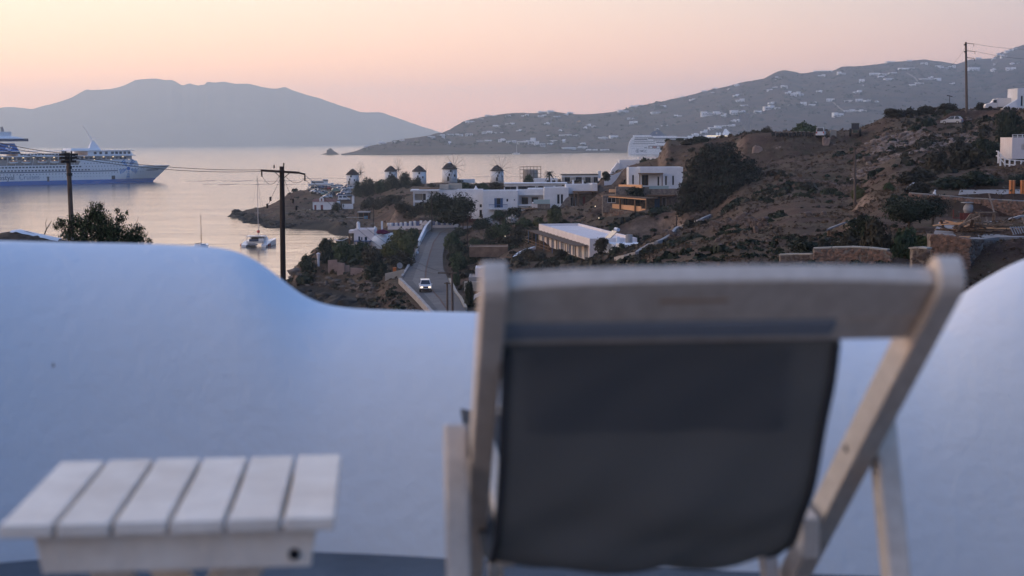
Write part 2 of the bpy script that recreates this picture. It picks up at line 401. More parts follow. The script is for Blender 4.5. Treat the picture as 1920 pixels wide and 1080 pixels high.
# ------------------------------------------------------------------ sites that need level ground
MILLS = [(661.5, 349, 739), (733, 342.5, 751), (786, 344.5, 690), (843, 342.5, 622), (932, 342.5, 718)]
for px, py, Y in MILLS: pad(P(px, py, Y), 5, 5, 0, 9)
pad(P(660, 352, 700), 9, 9, 0, 9)
CHAPEL = P(586.5, 393.5, 552); pad(CHAPEL + Vector((7, 2, 0)), 9.5, 5, 0, 3)
for a in ((622, 371, 585), (620, 357, 628), (646, 355, 655)): pad(P(*a), 11, 11, 0, 12)
PINKH = P(664, 466, 303); pad(PINKH + Vector((4, 3, 0)), 9, 6, 0, 4)
COLON = P(727, 430.5, 357); pad(COLON + Vector((8, 3, 0)), 9, 3, 0, 4)
BALCH = P(905.5, 407, 366); pad(BALCH + Vector((2, 5, 0)), 17, 7, 0, 4)
LHOTEL = P(775, 386, 405); pad(LHOTEL + Vector((5, 4, 0)), 8, 6, 0, 5)
LONGH = P(1096, 489, 246); pad(LONGH + Vector((2, 12, 0)), 12, 18, 0, 5)
TERRH = P(1130, 402, 300); pad(TERRH + Vector((8, 5, -1.2)), 7, 5, 0, 3); pad(P(1242, 356, 313), 5, 3, 0, 2)
STONEW = P(1085, 392, 352); pad(STONEW, 9, 8, 0, 4)
REDGE = P(1905, 206, 300); pad(REDGE, 9, 6, 0, 5)
pad(P(1785, 233, 297), 4.5, 3.2, 0, 5)
p_ = P(1880, 400, 132.5); p_.z = 19.6; pad(p_, 9.5, 16.3, 0, 1.6)
p_ = P(1895, 400, 168); p_.z = 20.9; pad(p_, 11, 15.5, 0, 3)

# ------------------------------------------------------------------ ground meshes
def land_material():
    m = bpy.data.materials.new('dry_hillside'); m.use_nodes = True
    t = m.node_tree; b = t.nodes['Principled BSDF']; b.inputs['Roughness'].default_value = 0.95; b.inputs['Specular IOR Level'].default_value = 0.1
    L = t.links.new
    def N(k, **kw):
        n = t.nodes.new(k)
        for a, v in kw.items(): setattr(n, a, v)
        return n
    co = N('ShaderNodeTexCoord').outputs['Object']
    def noise(sc, det=6, rough=0.65):
        n = N('ShaderNodeTexNoise'); n.inputs['Scale'].default_value = sc; n.inputs['Detail'].default_value = det; n.inputs['Roughness'].default_value = rough
        L(co, n.inputs['Vector']); return n.outputs['Fac']
    def rmp(fac, a, ca, bb, cb):
        r = N('ShaderNodeValToRGB'); e = r.color_ramp.elements
        e[0].position = a; e[1].position = bb; e[0].color = (*ca, 1); e[1].color = (*cb, 1); L(fac, r.inputs[0]); return r.outputs[0]
    def mix(fac, c1, c2):
        n = N('ShaderNodeMixRGB'); L(fac, n.inputs[0]); L(c1, n.inputs[1]); L(c2, n.inputs[2]); return n.outputs[0]
    soil = rmp(noise(0.16), 0.38, (0.054, 0.031, 0.024), 0.64, (0.125, 0.076, 0.053))
    grass = rmp(noise(0.9), 0.35, (0.075, 0.050, 0.032), 0.68, (0.128, 0.090, 0.058))
    g1 = mix(rmp(noise(0.07, 4), 0.44, (0, 0, 0), 0.58, (1, 1, 1)), soil, grass)
    scrub = rmp(noise(1.4), 0.3, (0.04, 0.036, 0.02), 0.7, (0.10, 0.075, 0.042))
    g2 = mix(rmp(noise(0.22, 7, 0.72), 0.56, (0, 0, 0), 0.64, (1, 1, 1)), g1, scrub)
    stones = rmp(noise(2.6, 3), 0.45, (0.10, 0.075, 0.06), 0.62, (0.18, 0.14, 0.115))
    vor = N('ShaderNodeTexVoronoi'); vor.inputs['Scale'].default_value = 1.7; L(co, vor.inputs['Vector'])
    g3 = mix(rmp(vor.outputs['Distance'], 0.10, (1, 1, 1), 0.24, (0, 0, 0)), g2, stones)
    rock = rmp(noise(0.45, 8, 0.75), 0.36, (0.08, 0.058, 0.045), 0.66, (0.30, 0.21, 0.155))
    ge = N('ShaderNodeNewGeometry'); sp = N('ShaderNodeSeparateXYZ'); L(ge.outputs['Normal'], sp.inputs[0])
    st = rmp(sp.outputs['Z'], 0.62, (1, 1, 1), 0.82, (0, 0, 0))
    g4 = mix(st, g3, rock)
    po = N('ShaderNodeSeparateXYZ'); L(ge.outputs['Position'], po.inputs[0])
    wet = N('ShaderNodeMapRange'); wet.inputs[1].default_value = 1.3; wet.inputs[2].default_value = 2.9; wet.inputs[3].default_value = 1; wet.inputs[4].default_value = 0
    L(po.outputs['Z'], wet.inputs[0])
    blk = N('ShaderNodeRGB'); blk.outputs[0].default_value = (0.028, 0.026, 0.024, 1)
    g5 = mix(wet.outputs[0], g4, blk.outputs[0])
    L(g5, b.inputs['Base Color'])
    bp = N('ShaderNodeBump'); bp.inputs['Strength'].default_value = 0.8; bp.inputs['Distance'].default_value = 0.3
    L(noise(1.8, 7, 0.7), bp.inputs['Height']); L(bp.outputs[0], b.inputs['Normal'])
    return m
M_LAND = land_material()
ys = np.concatenate([np.geomspace(5.2, 90, 110), np.arange(91.2, 232, 1.25), np.arange(232, 382, 0.75), np.arange(382, 560, 1.6), np.arange(560, 900, 3.2)])
ts = (np.arange(-560, 2540, 4.6) - 960) / F
TT, YY = np.meshgrid(ts, ys)
XX = TT * YY
ZZ = height(XX, YY)
nr, nc = XX.shape
idx = np.arange(nr * nc).reshape(nr, nc)
Q = np.stack([idx[:-1, :-1], idx[:-1, 1:], idx[1:, 1:], idx[1:, :-1]], -1).reshape(-1, 4)
zq = ZZ.ravel()[Q].max(1)
Q = Q[zq > -1.2]                       # leave out what lies under the sea
used = np.unique(Q); remap = np.full(nr * nc, -1); remap[used] = np.arange(len(used))
V = np.stack([XX, YY, ZZ], -1).reshape(-1, 3)[used]
tag(link('hillside', np_mesh('hillside', V, remap[Q], M_LAND)), kind='structure')

# sea
def sea_material():
    m = bpy.data.materials.new('sea_water'); m.use_nodes = True
    t = m.node_tree; b = t.nodes['Principled BSDF']
    b.inputs['Base Color'].default_value = (0.085, 0.07, 0.065, 1); b.inputs['Roughness'].default_value = 0.13; b.inputs['IOR'].default_value = 1.45
    b.inputs['Specular IOR Level'].default_value = 0.5
    L = t.links.new
    co = t.nodes.new('ShaderNodeTexCoord')
    hs = None
    for sc, st, wgt in (((0.32, 0.55, 1), 4, 1.0), ((0.05, 0.12, 1), 3, 2.2), ((0.008, 0.03, 1), 3, 5.0)):
        mp = t.nodes.new('ShaderNodeMapping'); mp.inputs['Scale'].default_value = sc; L(co.outputs['Object'], mp.inputs[0])
        n = t.nodes.new('ShaderNodeTexNoise'); n.inputs['Scale'].default_value = 1.0; n.inputs['Detail'].default_value = st; L(mp.outputs[0], n.inputs['Vector'])
        mu = t.nodes.new('ShaderNodeMath'); mu.operation = 'MULTIPLY'; mu.inputs[1].default_value = wgt; L(n.outputs['Fac'], mu.inputs[0])
        if hs is None: hs = mu.outputs[0]
        else:
            ad = t.nodes.new('ShaderNodeMath'); L(hs, ad.inputs[0]); L(mu.outputs[0], ad.inputs[1]); hs = ad.outputs[0]
    bp = t.nodes.new('ShaderNodeBump'); bp.inputs['Strength'].default_value = 0.55; bp.inputs['Distance'].default_value = 0.16
    L(hs, bp.inputs['Height']); L(bp.outputs[0], b.inputs['Normal'])
    return m
mb = MB(); mb.add([(-12500, -900, 0), (12500, -900, 0), (12500, 14500, 0), (-12500, 14500, 0)], [(0, 1, 2, 3)])
tag(mb.build('sea', sea_material()), kind='structure')

# the town's hills across the harbour and the island beyond
RIDGE = [(560, 292), (640, 289), (665, 283), (700, 272), (740, 264), (775, 258), (805, 253), (832, 248), (850, 240), (870, 228), (890, 222), (915, 216), (950, 213), (985, 211), (1020, 211), (1035, 208), (1060, 211), (1100, 213),
         (1150, 209), (1180, 202), (1220, 193), (1280, 181), (1340, 165), (1395, 152), (1430, 146), (1450, 136), (1468, 131), (1490, 135), (1500, 138), (1530, 134), (1560, 132), (1575, 125), (1620, 122), (1660, 117), (1700, 114),
         (1730, 111), (1760, 115), (1790, 119), (1815, 110), (1855, 108), (1870, 98), (1890, 90), (1920, 80), (1990, 66), (2200, 60), (2700, 90)]
rt = np.array([(a - 960) / F for a, b in RIDGE])
ry = np.interp(rt, np.array([(a - 960) / F for a in (560, 820, 870, 1100, 1300, 1920, 2700)]), [3260, 3420, 4150, 4300, 4700, 5600, 5600])
rzz = np.array([P(a, b, Y).z for (a, b), Y in zip(RIDGE, ry)])
def far_params(t):
    y0 = np.interp(t, np.array([(a - 960) / F for a in (560, 640, 800, 1000, 1100, 1250, 2700)]), [3200, 3120, 3130, 3180, 3300, 3300, 3200])
    return y0, np.interp(t, rt, ry), np.interp(t, rt, rzz)
def far_h(x, y):
    t = x / y
    y0, yr, zr = far_params(t)
    s = (y - y0) / (yr - y0)
    up = np.clip(s, 0, 1)
    prof = np.where(up < 0.03, up / 0.03 * 0.06, 0.06 + 0.94 * (np.clip(up - 0.03, 0, 1) / 0.97) ** 0.85)
    z = np.where(s < 0, s * 40, zr * prof)
    z = np.where(s > 1, zr * (1 - 0.5 * (s - 1)), z)
    env = np.clip(s, 0, 1) * np.clip(1.0 - s, 0.05, 1) * 4
    return z + env * (26 * fbm(x / 520.0, y / 700.0, 5, 0.5) - 6) * np.clip(zr / 120, 0.2, 1) + np.clip(s * 6, 0, 1) * 3.0 * fbm(x / 60.0, y / 60.0, 4, 0.6)
def far_land(px, py):
    d = ray(px, py); t = d.x / d.y
    y0, yr, zr = far_params(t)
    yv = np.linspace(float(y0), float(yr) * 1.02, 700)
    z = far_h(yv * t, yv); zl = EYE.z + yv * d.z / d.y
    k = np.nonzero(z >= zl)[0]
    j = k[0] if len(k) else int(np.argmin(zl - z))
    return Vector((yv[j] * t, yv[j], float(z[j])))
t1 = (np.arange(590, 2560, 3.4) - 960) / F
s1 = np.concatenate([np.linspace(-0.03, 0.1, 16), np.linspace(0.11, 1.03, 120), np.linspace(1.06, 1.5, 10)])
T2, S2 = np.meshgrid(t1, s1)
y0, yr, zr = far_params(T2)
Y2 = y0 + S2 * (yr - y0); X2 = T2 * Y2; Z2 = far_h(X2, Y2)
def sheet(name, X, Y, Z, m):
    a, b = X.shape; ix = np.arange(a * b).reshape(a, b)
    q = np.stack([ix[:-1, :-1], ix[:-1, 1:], ix[1:, 1:], ix[1:, :-1]], -1).reshape(-1, 4)
    return tag(link(name, np_mesh(name, np.stack([X, Y, Z], -1).reshape(-1, 3), q, m)), kind='structure')
M_FAR = mat('scrubby_hill', (0.085, 0.042, 0.036), 0.95, col2=(0.014, 0.009, 0.011), scale=0.012, detail=12, spec=0.1)
M_ISLE = mat('island_rock', (0.12, 0.10, 0.085), 0.95, col2=(0.07, 0.062, 0.055), scale=0.004, detail=10, spec=0.1)
sheet('town_hills', X2, Y2, Z2, M_FAR)
ISLE = [(-420, 262), (-200, 222), (0, 202), (30, 201), (68, 204), (120, 191), (140, 184), (170, 168), (210, 168), (240, 160), (262, 150), (285, 147.5), (300, 147), (318, 150), (330, 149.5), (345, 158), (350, 160), (362, 156), (378, 160), (390, 158), (396, 153),
        (410, 155), (430, 152.5), (445, 157), (470, 156), (500, 164), (520, 166), (540, 163), (555, 170), (600, 183), (640, 197), (680, 210), (720, 211), (745, 220), (790, 236), (825, 247), (850, 256), (900, 267), (1000, 275)]
it = np.array([(a - 960) / F for a, b in ISLE]); iz = np.array([P(a, b, 11300).z for a, b in ISLE])
T3, S3 = np.meshgrid((np.arange(-420, 1000, 3.0) - 960) / F, np.concatenate([np.linspace(-0.05, 1, 60), np.linspace(1.06, 1.8, 8)]))
Y3 = 10500 + S3 * 800; X3 = T3 * Y3
zt3 = np.interp(T3, it, iz)
Z3 = np.where(S3 < 0, S3 * 300, np.where(S3 > 1, zt3 * (1 - 0.5 * (S3 - 1)), zt3 * np.clip(S3, 0, 1) ** 0.8))
Z3 = Z3 + np.clip(S3, 0, 1) * np.clip(1 - S3, 0, 1) * 4 * 40 * fbm(X3 / 1200, Y3 / 400, 5) * np.clip(zt3 / 300, 0, 1) + 5 * fbm(X3 / 90, Y3 / 260, 3) * (S3 > 0.3)
Z3 = np.maximum(Z3, -4.0)
sheet('island', X3, Y3, Z3, M_ISLE)
# the sharp islet off the point
mb = MB(); c0 = G(618, 290); k = c0.y / F
prof = [(-18, 0), (-13, 1.2), (-9, 3), (-5, 4.2), (-5.5, 8.5), (-2, 10.8), (1, 12.6), (4, 10.6), (8, 8), (12, 4.5), (17, 1.2), (19, 0)]
rows = []
for j, (dy, f) in enumerate(((-14, 0.0), (-11, 0.45), (-6, 0.85), (0, 1.0), (8, 0.8), (16, 0.3), (20, 0.0))):
    rows.append([(x * k * (0.55 + 0.45 * f), dy * k * 0.5, max(-0.5, z * k * f * (1 + 0.12 * math.sin(i * 2.3 + j * 1.7)) - 0.3)) for i, (x, z) in enumerate(prof)])
mb.grid(rows)
tag(mb.build('islet', M_ISLE, None, c0), 'small sharp grey rock islet off the tip of the far headland', 'islet', kind='structure')

# the evening air
mh = bpy.data.materials.new('evening_air'); mh.use_nodes = True
t = mh.node_tree; t.nodes.clear()
o_ = t.nodes.new('ShaderNodeOutputMaterial'); v_ = t.nodes.new('ShaderNodeVolumePrincipled')
v_.inputs['Color'].default_value = (0.70, 0.85, 1.0, 1); v_.inputs['Density'].default_value = HAZE_D; v_.inputs['Anisotropy'].default_value = 0.65
t.links.new(v_.outputs[0], o_.inputs['Volume'])
mb = MB(); mb.box(-13000, 13000, -1200, 15000, -7.0, 515)
tag(mb.build('haze', mh), kind='stuff')

# ------------------------------------------------------------------ the terrace
FLOOR = 25.95
M_WALL = mat('limewashed_plaster', (0.76, 0.80, 0.84), 0.9, col2=(0.725, 0.77, 0.815), scale=1.1, detail=9, bump=0.12, bscale=26, spec=0.15)
M_FLOOR = mat('grey_floor_paint', (0.17, 0.18, 0.19), 0.75, col2=(0.11, 0.12, 0.13), scale=3.0, bump=0.2, bscale=30, spec=0.3)
M_WOOD = mat('whitewashed_wood', (0.68, 0.59, 0.50), 0.62, col2=(0.57, 0.485, 0.405), scale=14.0, stretch=(3, 1, 3), bump=0.12, bscale=60, spec=0.3, objvar=0.05)
M_SLAT = mat('pale_limed_wood', (0.81, 0.735, 0.64), 0.55, col2=(0.66, 0.58, 0.495), scale=10.0, bump=0.12, bscale=60, spec=0.3, objvar=0.06)
M_STEEL = mat('dark_bolt', (0.02, 0.02, 0.025), 0.45, metal=0.6)
WY = ([-900, -400, 0, 600, 830, 1200, 1600, 1920, 2300, 2900], [3.3, 3.62, 3.93, 4.0, 3.885, 3.80, 3.72, 3.66, 3.5, 3.3])
WT = ([-900, -400, 0, 250, 330, 400, 440, 470, 500, 530, 560, 590, 620, 660, 720, 890, 1200, 1500, 1620, 1690, 1740, 1780, 1830, 1880, 1920, 2000, 2300, 2900],
      [444, 448, 453, 458, 461, 464, 471, 483, 502, 527, 551, 567, 575, 580, 583, 588, 596, 603, 606, 603, 592, 570, 534, 505, 487, 470, 458, 455])
CS = [(0.0, -3), (0.0, -0.75), (0.004, -0.52), (0.016, -0.36), (0.036, -0.25), (0.066, -0.16), (0.105, -0.09), (0.15, -0.042), (0.20, -0.012), (0.25, 0.0), (0.30, -0.006), (0.35, -0.03), (0.40, -0.08), (0.43, -0.16), (0.44, -0.28), (0.45, -0.6), (0.46, -3)]
pxs = np.arange(-900, 2901, 12)
wy = np.interp(pxs, *WY); wt = np.interp(pxs, *WT)
ker = np.array([1, 3, 5, 3, 1], float); ker /= ker.sum()
kw = np.hanning(67); kw /= kw.sum(); wy = np.convolve(np.pad(wy, 33, 'reflect', reflect_type='odd'), kw, 'valid')
wts = np.convolve(np.pad(wt, 2, 'edge'), ker, 'valid')
rows = []
for i, px in enumerate(pxs):
    p = P(px, wts[i], wy[i] + 0.22)
    x0 = p.x * wy[i] / (wy[i] + 0.22); zt = p.z
    r = []
    for j, (dy, dz) in enumerate(CS):
        z = zt + dz if dz > -2 else (FLOOR - 0.03 if j == 0 else FLOOR - 3.5)
        if dz > -2: z = max(z, FLOOR - 0.02 + 0.001 * j) if j < 9 else z
        wob = 0.004 * float(fbm(np.array([px / 260.0]), np.array([z * 2.2]), 3)[0]) if 0 < j < 14 else 0
        r.append((x0 * (wy[i] + dy) / wy[i], wy[i] + dy - wob, z + (0.002 * float(fbm(np.array([px / 150.0]), np.array([j * 0.3]), 2)[0]))))
    rows.append(r)
def turn(path, ztop):
    """the same wall section carried round the end of the terrace along (x, y) points"""
    out = []
    for i, (x, y) in enumerate(path):
        a = Vector(path[max(i - 1, 0)]); c = Vector(path[min(i + 1, len(path) - 1)]); d = (c - a).normalized(); nn = Vector((-d.y, d.x)); zt = ztop[i]
        out.append([(x + nn.x * dy, y + nn.y * dy, max(zt + dz, FLOOR - 0.02 + 0.001 * j) if dz > -2 and j < 9 else (zt + dz if dz > -2 else FLOOR - (0.03 if j == 0 else 3.5))) for j, (dy, dz) in enumerate(CS)])
    return out
zl, zr_ = rows[0][9][2], rows[-1][9][2]; L0, R0 = rows[0][0], rows[-1][0]
arc = [(math.sin(a), 1 - math.cos(a)) for a in np.linspace(0.25, math.pi / 2, 7)]
left = [(-5.6, -3.4), (-5.6, -1.5), (-5.6, 0.6)] + [(L0[0] - 2.0 - 1.6 * u + .12, L0[1] - 2.2 * v) for u, v in reversed(arc)] + [(L0[0] - 1.2, L0[1] + .02)]
right = [(R0[0] + .5, R0[1] - .06)] + [(R0[0] + .6 + 1.3 * u, R0[1] - .08 - 1.9 * v) for u, v in arc] + [(R0[0] + 1.95, -0.6), (R0[0] + 1.95, -3.4)]
rows = turn(left, list(np.linspace(zl - .25, zl, len(left)))) + rows + turn(right, list(np.linspace(zr_, zr_ - .1, len(right))))
mb = MB(); mb.grid([list(reversed(r)) for r in rows])
tag(mb.build('terrace_wall', M_WALL, None, smooth=True), 'white limewashed terrace wall whose rounded top dips in an S curve', 'wall')
mb = MB(); mb.box(-6.0, 4.6, -3.5, 4.3, FLOOR - 2.5, FLOOR)
tag(mb.build('terrace_floor', M_FLOOR), kind='structure')

b = MB(); rg = random.Random(6); b.sphere((0, 0, 0), .0036, 7, 5, (.8, .5, 1.4), .25, rg)
pc_ = P(100, 685, 3.925); b.build('plaster_chip', mat('chipped_plaster', (.16, .15, .14), .95), C.objects['terrace_wall'], pc_)
# deckchair seen from behind; l sideways, s forward, h up
M_SLING = bpy.data.materials.new('grey_sling_canvas'); M_SLING.use_nodes = True
_t = M_SLING.node_tree; _b = _t.nodes['Principled BSDF']
_b.inputs['Base Color'].default_value = (0.165, 0.17, 0.175, 1); _b.inputs['Roughness'].default_value = 0.9; _b.inputs['Specular IOR Level'].default_value = 0.1
_tr = _t.nodes.new('ShaderNodeBsdfTranslucent'); _tr.inputs['Color'].default_value = (0.27, 0.27, 0.255, 1)
_mx = _t.nodes.new('ShaderNodeMixShader'); _mx.inputs[0].default_value = 0.5
_t.links.new(_b.outputs[0], _mx.inputs[1]); _t.links.new(_tr.outputs[0], _mx.inputs[2])
_t.links.new(_mx.outputs[0], _t.nodes['Material Output'].inputs['Surface'])
_wc = _t.nodes.new('ShaderNodeTexNoise'); _wc.inputs['Scale'].default_value = 240; _cc = _t.nodes.new('ShaderNodeTexCoord')
_bp = _t.nodes.new('ShaderNodeBump'); _bp.inputs['Strength'].default_value = 0.2; _bp.inputs['Distance'].default_value = 0.002
_t.links.new(_cc.outputs['Object'], _wc.inputs['Vector']); _t.links.new(_wc.outputs['Fac'], _bp.inputs['Height']); _t.links.new(_bp.outputs[0], _b.inputs['Normal'])
M_HEM = mat('dark_sling_hem', (0.035, 0.037, 0.042), 0.9)
chair = thing('deckchair', 'whitewashed wooden deckchair with grey canvas sling, seen from behind on the terrace', 'deckchair', (-0.022, 1.98, FLOOR), R(4))
D = Vector((0, 0.784, -0.62)); NN = Vector((0, 0.62, 0.784)); Hh = 0.882
def rail_pt(l, a, n=0.0): return Vector((l, 0, Hh)) + D * a + NN * n
def bevel(o, w=0.004, seg=2):
    m = o.modifiers.new('soft_edges', 'BEVEL'); m.width = w; m.segments = seg; m.limit_method = 'ANGLE'; return o
A_END = (Hh - 0.012) / 0.62
for l in (0.0, 0.588):
    b = MB(); hw = 0.0165; T = 0.028
    prof = [(A_END, -T), (0.02, -T), (0.006, -T + 0.004), (-0.004, -0.012), (-0.006, 0.004), (-0.002, 0.018), (0.008, T - 0.003), (0.02, T), (A_END - 0.03, T)]
    n = len(prof)
    vs = [rail_pt(l + sgn * hw, a, q) for sgn in (-1, 1) for a, q in prof]
    b.add(vs, [tuple(range(n)), tuple(reversed(range(n, 2 * n)))] + [(i, n + i, n + (i + 1) % n, (i + 1) % n) for i in range(n)])
    rl = bevel(b.build('side_rail', M_WOOD, chair), 0.003)
    for a in (0.10,):
        pass
    b = MB(); b.tube([rail_pt(l - (0.03 if l < 0.1 else -0.0175), 0.49, 0), rail_pt(l + (0.0175 if l < 0.1 else 0.03), 0.49, 0)], 0.009, 8); b.build('bolt', M_STEEL, rl)
    if l > 0.1:
        b = MB(); b.tube([rail_pt(l - 0.0175, 0.51, 0.004), rail_pt(l - 0.0185, 0.51, 0.004)], 0.006, 10); b.build('bolt', M_STEEL, rl)
    # prop leg outside the rail
    so = -1 if l < 0.1 else 1
    lx = l + so * (0.0165 + 0.004 + 0.0175)
    b = MB(); b.bar((lx, 0.405, 0.615), (lx, 0.17, 0.004), 0.036, 0.046, up=(0, 1, 0))
    bevel(b.build('prop_leg', M_WOOD, chair), 0.006, 3)
    # seat frame rail inside
    li = l + (0.045 if l < 0.1 else -0.045)
    b = MB(); b.bar((li, 0.50, 0.40), (li, 1.22, 0.46), 0.028, 0.07)
    bevel(b.build('seat_rail', M_WOOD, chair), 0.004)
    b = MB(); b.bar((li, 0.90, 0.44), (li, 0.62, 0.01), 0.026, 0.045, up=(0, 1, 0))
    bevel(b.build('seat_leg', M_WOOD, chair), 0.004)
b = MB()   # arched head board lying in the plane of the rails
nx = 17
top, bot = [], []
for i in range(nx):
    u = i / (nx - 1); l = 0.0175 + u * 0.553
    arch = 0.012 * (1 - abs(2 * u - 1) ** 2.6)
    for q in (-0.013, 0.013):
        b.v.append(tuple(rail_pt(l, 0.014 - arch, q))); b.v.append(tuple(rail_pt(l, 0.100, q)))
for i in range(nx - 1):
    o = i * 4; e = o + 4
    b.f += [(o, e, e + 1, o + 1), (o + 2, o + 3, e + 3, e + 2), (o, o + 2, e + 2, e), (o + 1, e + 1, e + 3, o + 3)]
b.f += [(0, 1, 3, 2), ((nx - 1) * 4, (nx - 1) * 4 + 2, (nx - 1) * 4 + 3, (nx - 1) * 4 + 1)]
hb = bevel(b.build('head_board', M_WOOD, chair), 0.004)
b = MB()
Mx = Matrix(((1, 0, 0, 0), (0, D.y, NN.y, 0), (0, D.z, NN.z, Hh), (0, 0, 0, 1)))
b.box(0.215, 0.305, 0.045, 0.052, -0.0142, -0.012, Mx)
b.build('maker_groove', mat('worn_bare_wood', (0.42, 0.29, 0.20), 0.7), hb)
b = MB(); b.box(0.0175, 0.5705, 0.106, 0.158, -0.010, 0.010, Mx)
bevel(b.build('sling_bar', M_WOOD, chair), 0.003)
# the sling: round the bar, down the back, under the seat to the front bar
path = [(0.131, 0.800), (0.126, 0.778), (0.124, 0.748), (0.134, 0.690), (0.160, 0.615), (0.190, 0.545), (0.220, 0.498), (0.252, 0.462), (0.290, 0.440), (0.34, 0.426), (0.42, 0.418), (0.55, 0.42), (0.75, 0.43), (0.95, 0.47), (1.16, 0.512)]
fine = []
for i in range(len(path) - 1):
    for u in (0, 0.25, 0.5, 0.75):
        p0 = path[max(i - 1, 0)]; p1 = path[i]; p2 = path[i + 1]; p3 = path[min(i + 2, len(path) - 1)]
        fine.append(tuple(0.5 * ((2 * b_) + (-a_ + c_) * u + (2 * a_ - 5 * b_ + 4 * c_ - d_) * u * u + (-a_ + 3 * b_ - 3 * c_ + d_) * u ** 3) for a_, b_, c_, d_ in zip(p0, p1, p2, p3)))
fine.append(path[-1])
def sling_pt(v, k):
    s, h = fine[k]; kk = k / len(fine)
    l0, l1 = 0.018 - 0.02 * kk, 0.487 - 0.05 * min(1, kk * 1.6)
    sag = 4 * v * (1 - v) * min(1, max(0, kk - 0.12) * 3)
    wr = 0.005 * math.sin(v * 9 + kk * 16) * sag + 0.0055 * math.sin(v * 3.4 - kk * 30) * sag + 0.002 * math.sin(v * 17 + kk * 41)
    return Vector((l0 + v * (l1 - l0), s - 0.016 * sag + wr, h - 0.018 * sag + wr))
nk, nv = len(fine), 25
sl = MB().grid([[sling_pt(j / (nv - 1), k) for j in range(nv)] for k in range(1, nk)])
sling = sl.build('sling', M_SLING, chair, smooth=True)
mo = sling.modifiers.new('cloth_thickness', 'SOLIDIFY'); mo.thickness = 0.0022
b = MB()
for v0, v1 in ((0.0, 0.022), (0.978, 1.0)):
    o = len(b.v)
    for k in range(5, nk):
        for v in (v0, v1):
            p = sling_pt(v, k); b.v.append((p.x, p.y - 0.004, p.z - 0.002))
    for k in range(nk - 6): b.f.append((o + 2 * k, o + 2 * k + 1, o + 2 * k + 3, o + 2 * k + 2))
hm = b.build('hem', M_HEM, sling, smooth=True); hm.modifiers.new('cloth_thickness', 'SOLIDIFY').thickness = 0.003
b = MB(); b.box(0.008, 0.462, 0.1025, 0.143, -0.0135, 0.0135, Mx)
bevel(b.build('sling_sleeve', mat('sleeve_canvas', (0.25, 0.275, 0.31), 0.9), chair), 0.006, 3)
b = MB(); b.bar((0.03, 1.17, 0.50), (0.56, 1.17, 0.50), 0.03, 0.03); b.build('front_bar', M_WOOD, chair)
b = MB()  # padded head cushion on the far side of the canvas
kc = range(6, 15)
fr = [[sling_pt(0.08 + 0.78 * j / 12, k) + Vector((0, 0.006, 0.004)) for j in range(13)] for k in kc]
bk = [[p + Vector((0, 0.045, 0.03)) * min(1, 3 * math.sin(math.pi * i / (len(fr) - 1)) + 0.15) * min(1, 3 * math.sin(math.pi * j / 12) + 0.15) for j, p in enumerate(r)] for i, r in enumerate(fr)]
b.grid(fr); b.grid([list(reversed(r)) for r in bk])
b.build('head_cushion', mat('cushion_canvas', (0.07, 0.075, 0.085), 0.9), chair, smooth=True)
b = MB(); b.bar((0.02, 1.06, 0.055), (0.57, 1.06, 0.055), 0.03, 0.045); b.build('stretcher', M_WOOD, chair)

# slatted side table
tbl = thing('side_table', 'low folding side table with six pale limed wooden slats beside the deckchair', 'table', (-0.690, 2.064, FLOOR), R(5.0))
W6 = 0.453 / 6
for i in range(6):
    b = MB(); b.box(i * W6 + 0.003, (i + 1) * W6 - 0.004, -0.002 * (i % 2), 0.428 + 0.003 * (i % 3), 0.5235, 0.542)
    sl_ = bevel(b.build('slat', M_SLAT, tbl), 0.003, 2)
aprons = []
for s0 in (0.030, 0.365):
    b = MB(); b.add([(0.042, s0, 0.522), (0.424, s0, 0.522), (0.414, s0, 0.466), (0.052, s0, 0.466), (0.042, s0 + 0.022, 0.522), (0.424, s0 + 0.022, 0.522), (0.414, s0 + 0.022, 0.466), (0.052, s0 + 0.022, 0.466)],
                    [(0, 3, 2, 1), (4, 5, 6, 7), (0, 1, 5, 4), (3, 7, 6, 2), (0, 4, 7, 3), (1, 2, 6, 5)])
    ap = bevel(b.build('apron', M_SLAT, tbl), 0.002); aprons.append(ap)
b = MB(); b.tube([(0.392, 0.0302, 0.484), (0.392, 0.0245, 0.484)], [0.0085, 0.007], 12); b.build('bolt', M_STEEL, aprons[0])
for s0, x0, x1 in ((0.052, 0.10, 0.43), (0.312, 0.10, 0.43), (0.078, 0.36, 0.03), (0.286, 0.36, 0.03)):
    b = MB(); b.bar((x0, s0 + 0.011, 0.516), (x1, s0 + 0.011, 0.003), 0.018, 0.05, up=(1, 0, 0.2)); bevel(b.build('leg', M_WOOD, tbl), 0.003)
for x in (0.13, 0.34):
    b = MB(); b.bar((x, 0.09, 0.13), (x, 0.29, 0.13), 0.03, 0.018); b.build('stretcher', M_WOOD, tbl)

# ------------------------------------------------------------------ buildings
M_WHITE = mat('white_limewash', (0.78, 0.78, 0.79), 0.9, col2=(0.66, 0.66, 0.67), scale=0.5, detail=8, spec=0.15)
M_PINK = mat('pinkish_limewash', (0.76, 0.70, 0.69), 0.9, col2=(0.66, 0.60, 0.59), scale=0.5, detail=8, spec=0.15)
M_BEIGE = mat('beige_render', (0.42, 0.37, 0.31), 0.9, col2=(0.34, 0.30, 0.25), scale=0.6)
M_OCHRE = mat('ochre_render', (0.80, 0.45, 0.24), 0.9, col2=(0.72, 0.38, 0.19), scale=0.6)
M_GLASS = mat('window_glass', (0.02, 0.025, 0.035), 0.08, spec=0.6)
M_DARKIN = mat('dark_interior', (0.03, 0.028, 0.03), 0.9)
M_BLUEW = mat('blue_painted_wood', (0.07, 0.13, 0.26), 0.6, var=0.2, scale=2)
M_REDW = mat('dark_red_paint', (0.20, 0.025, 0.03), 0.6, var=0.2, scale=2)
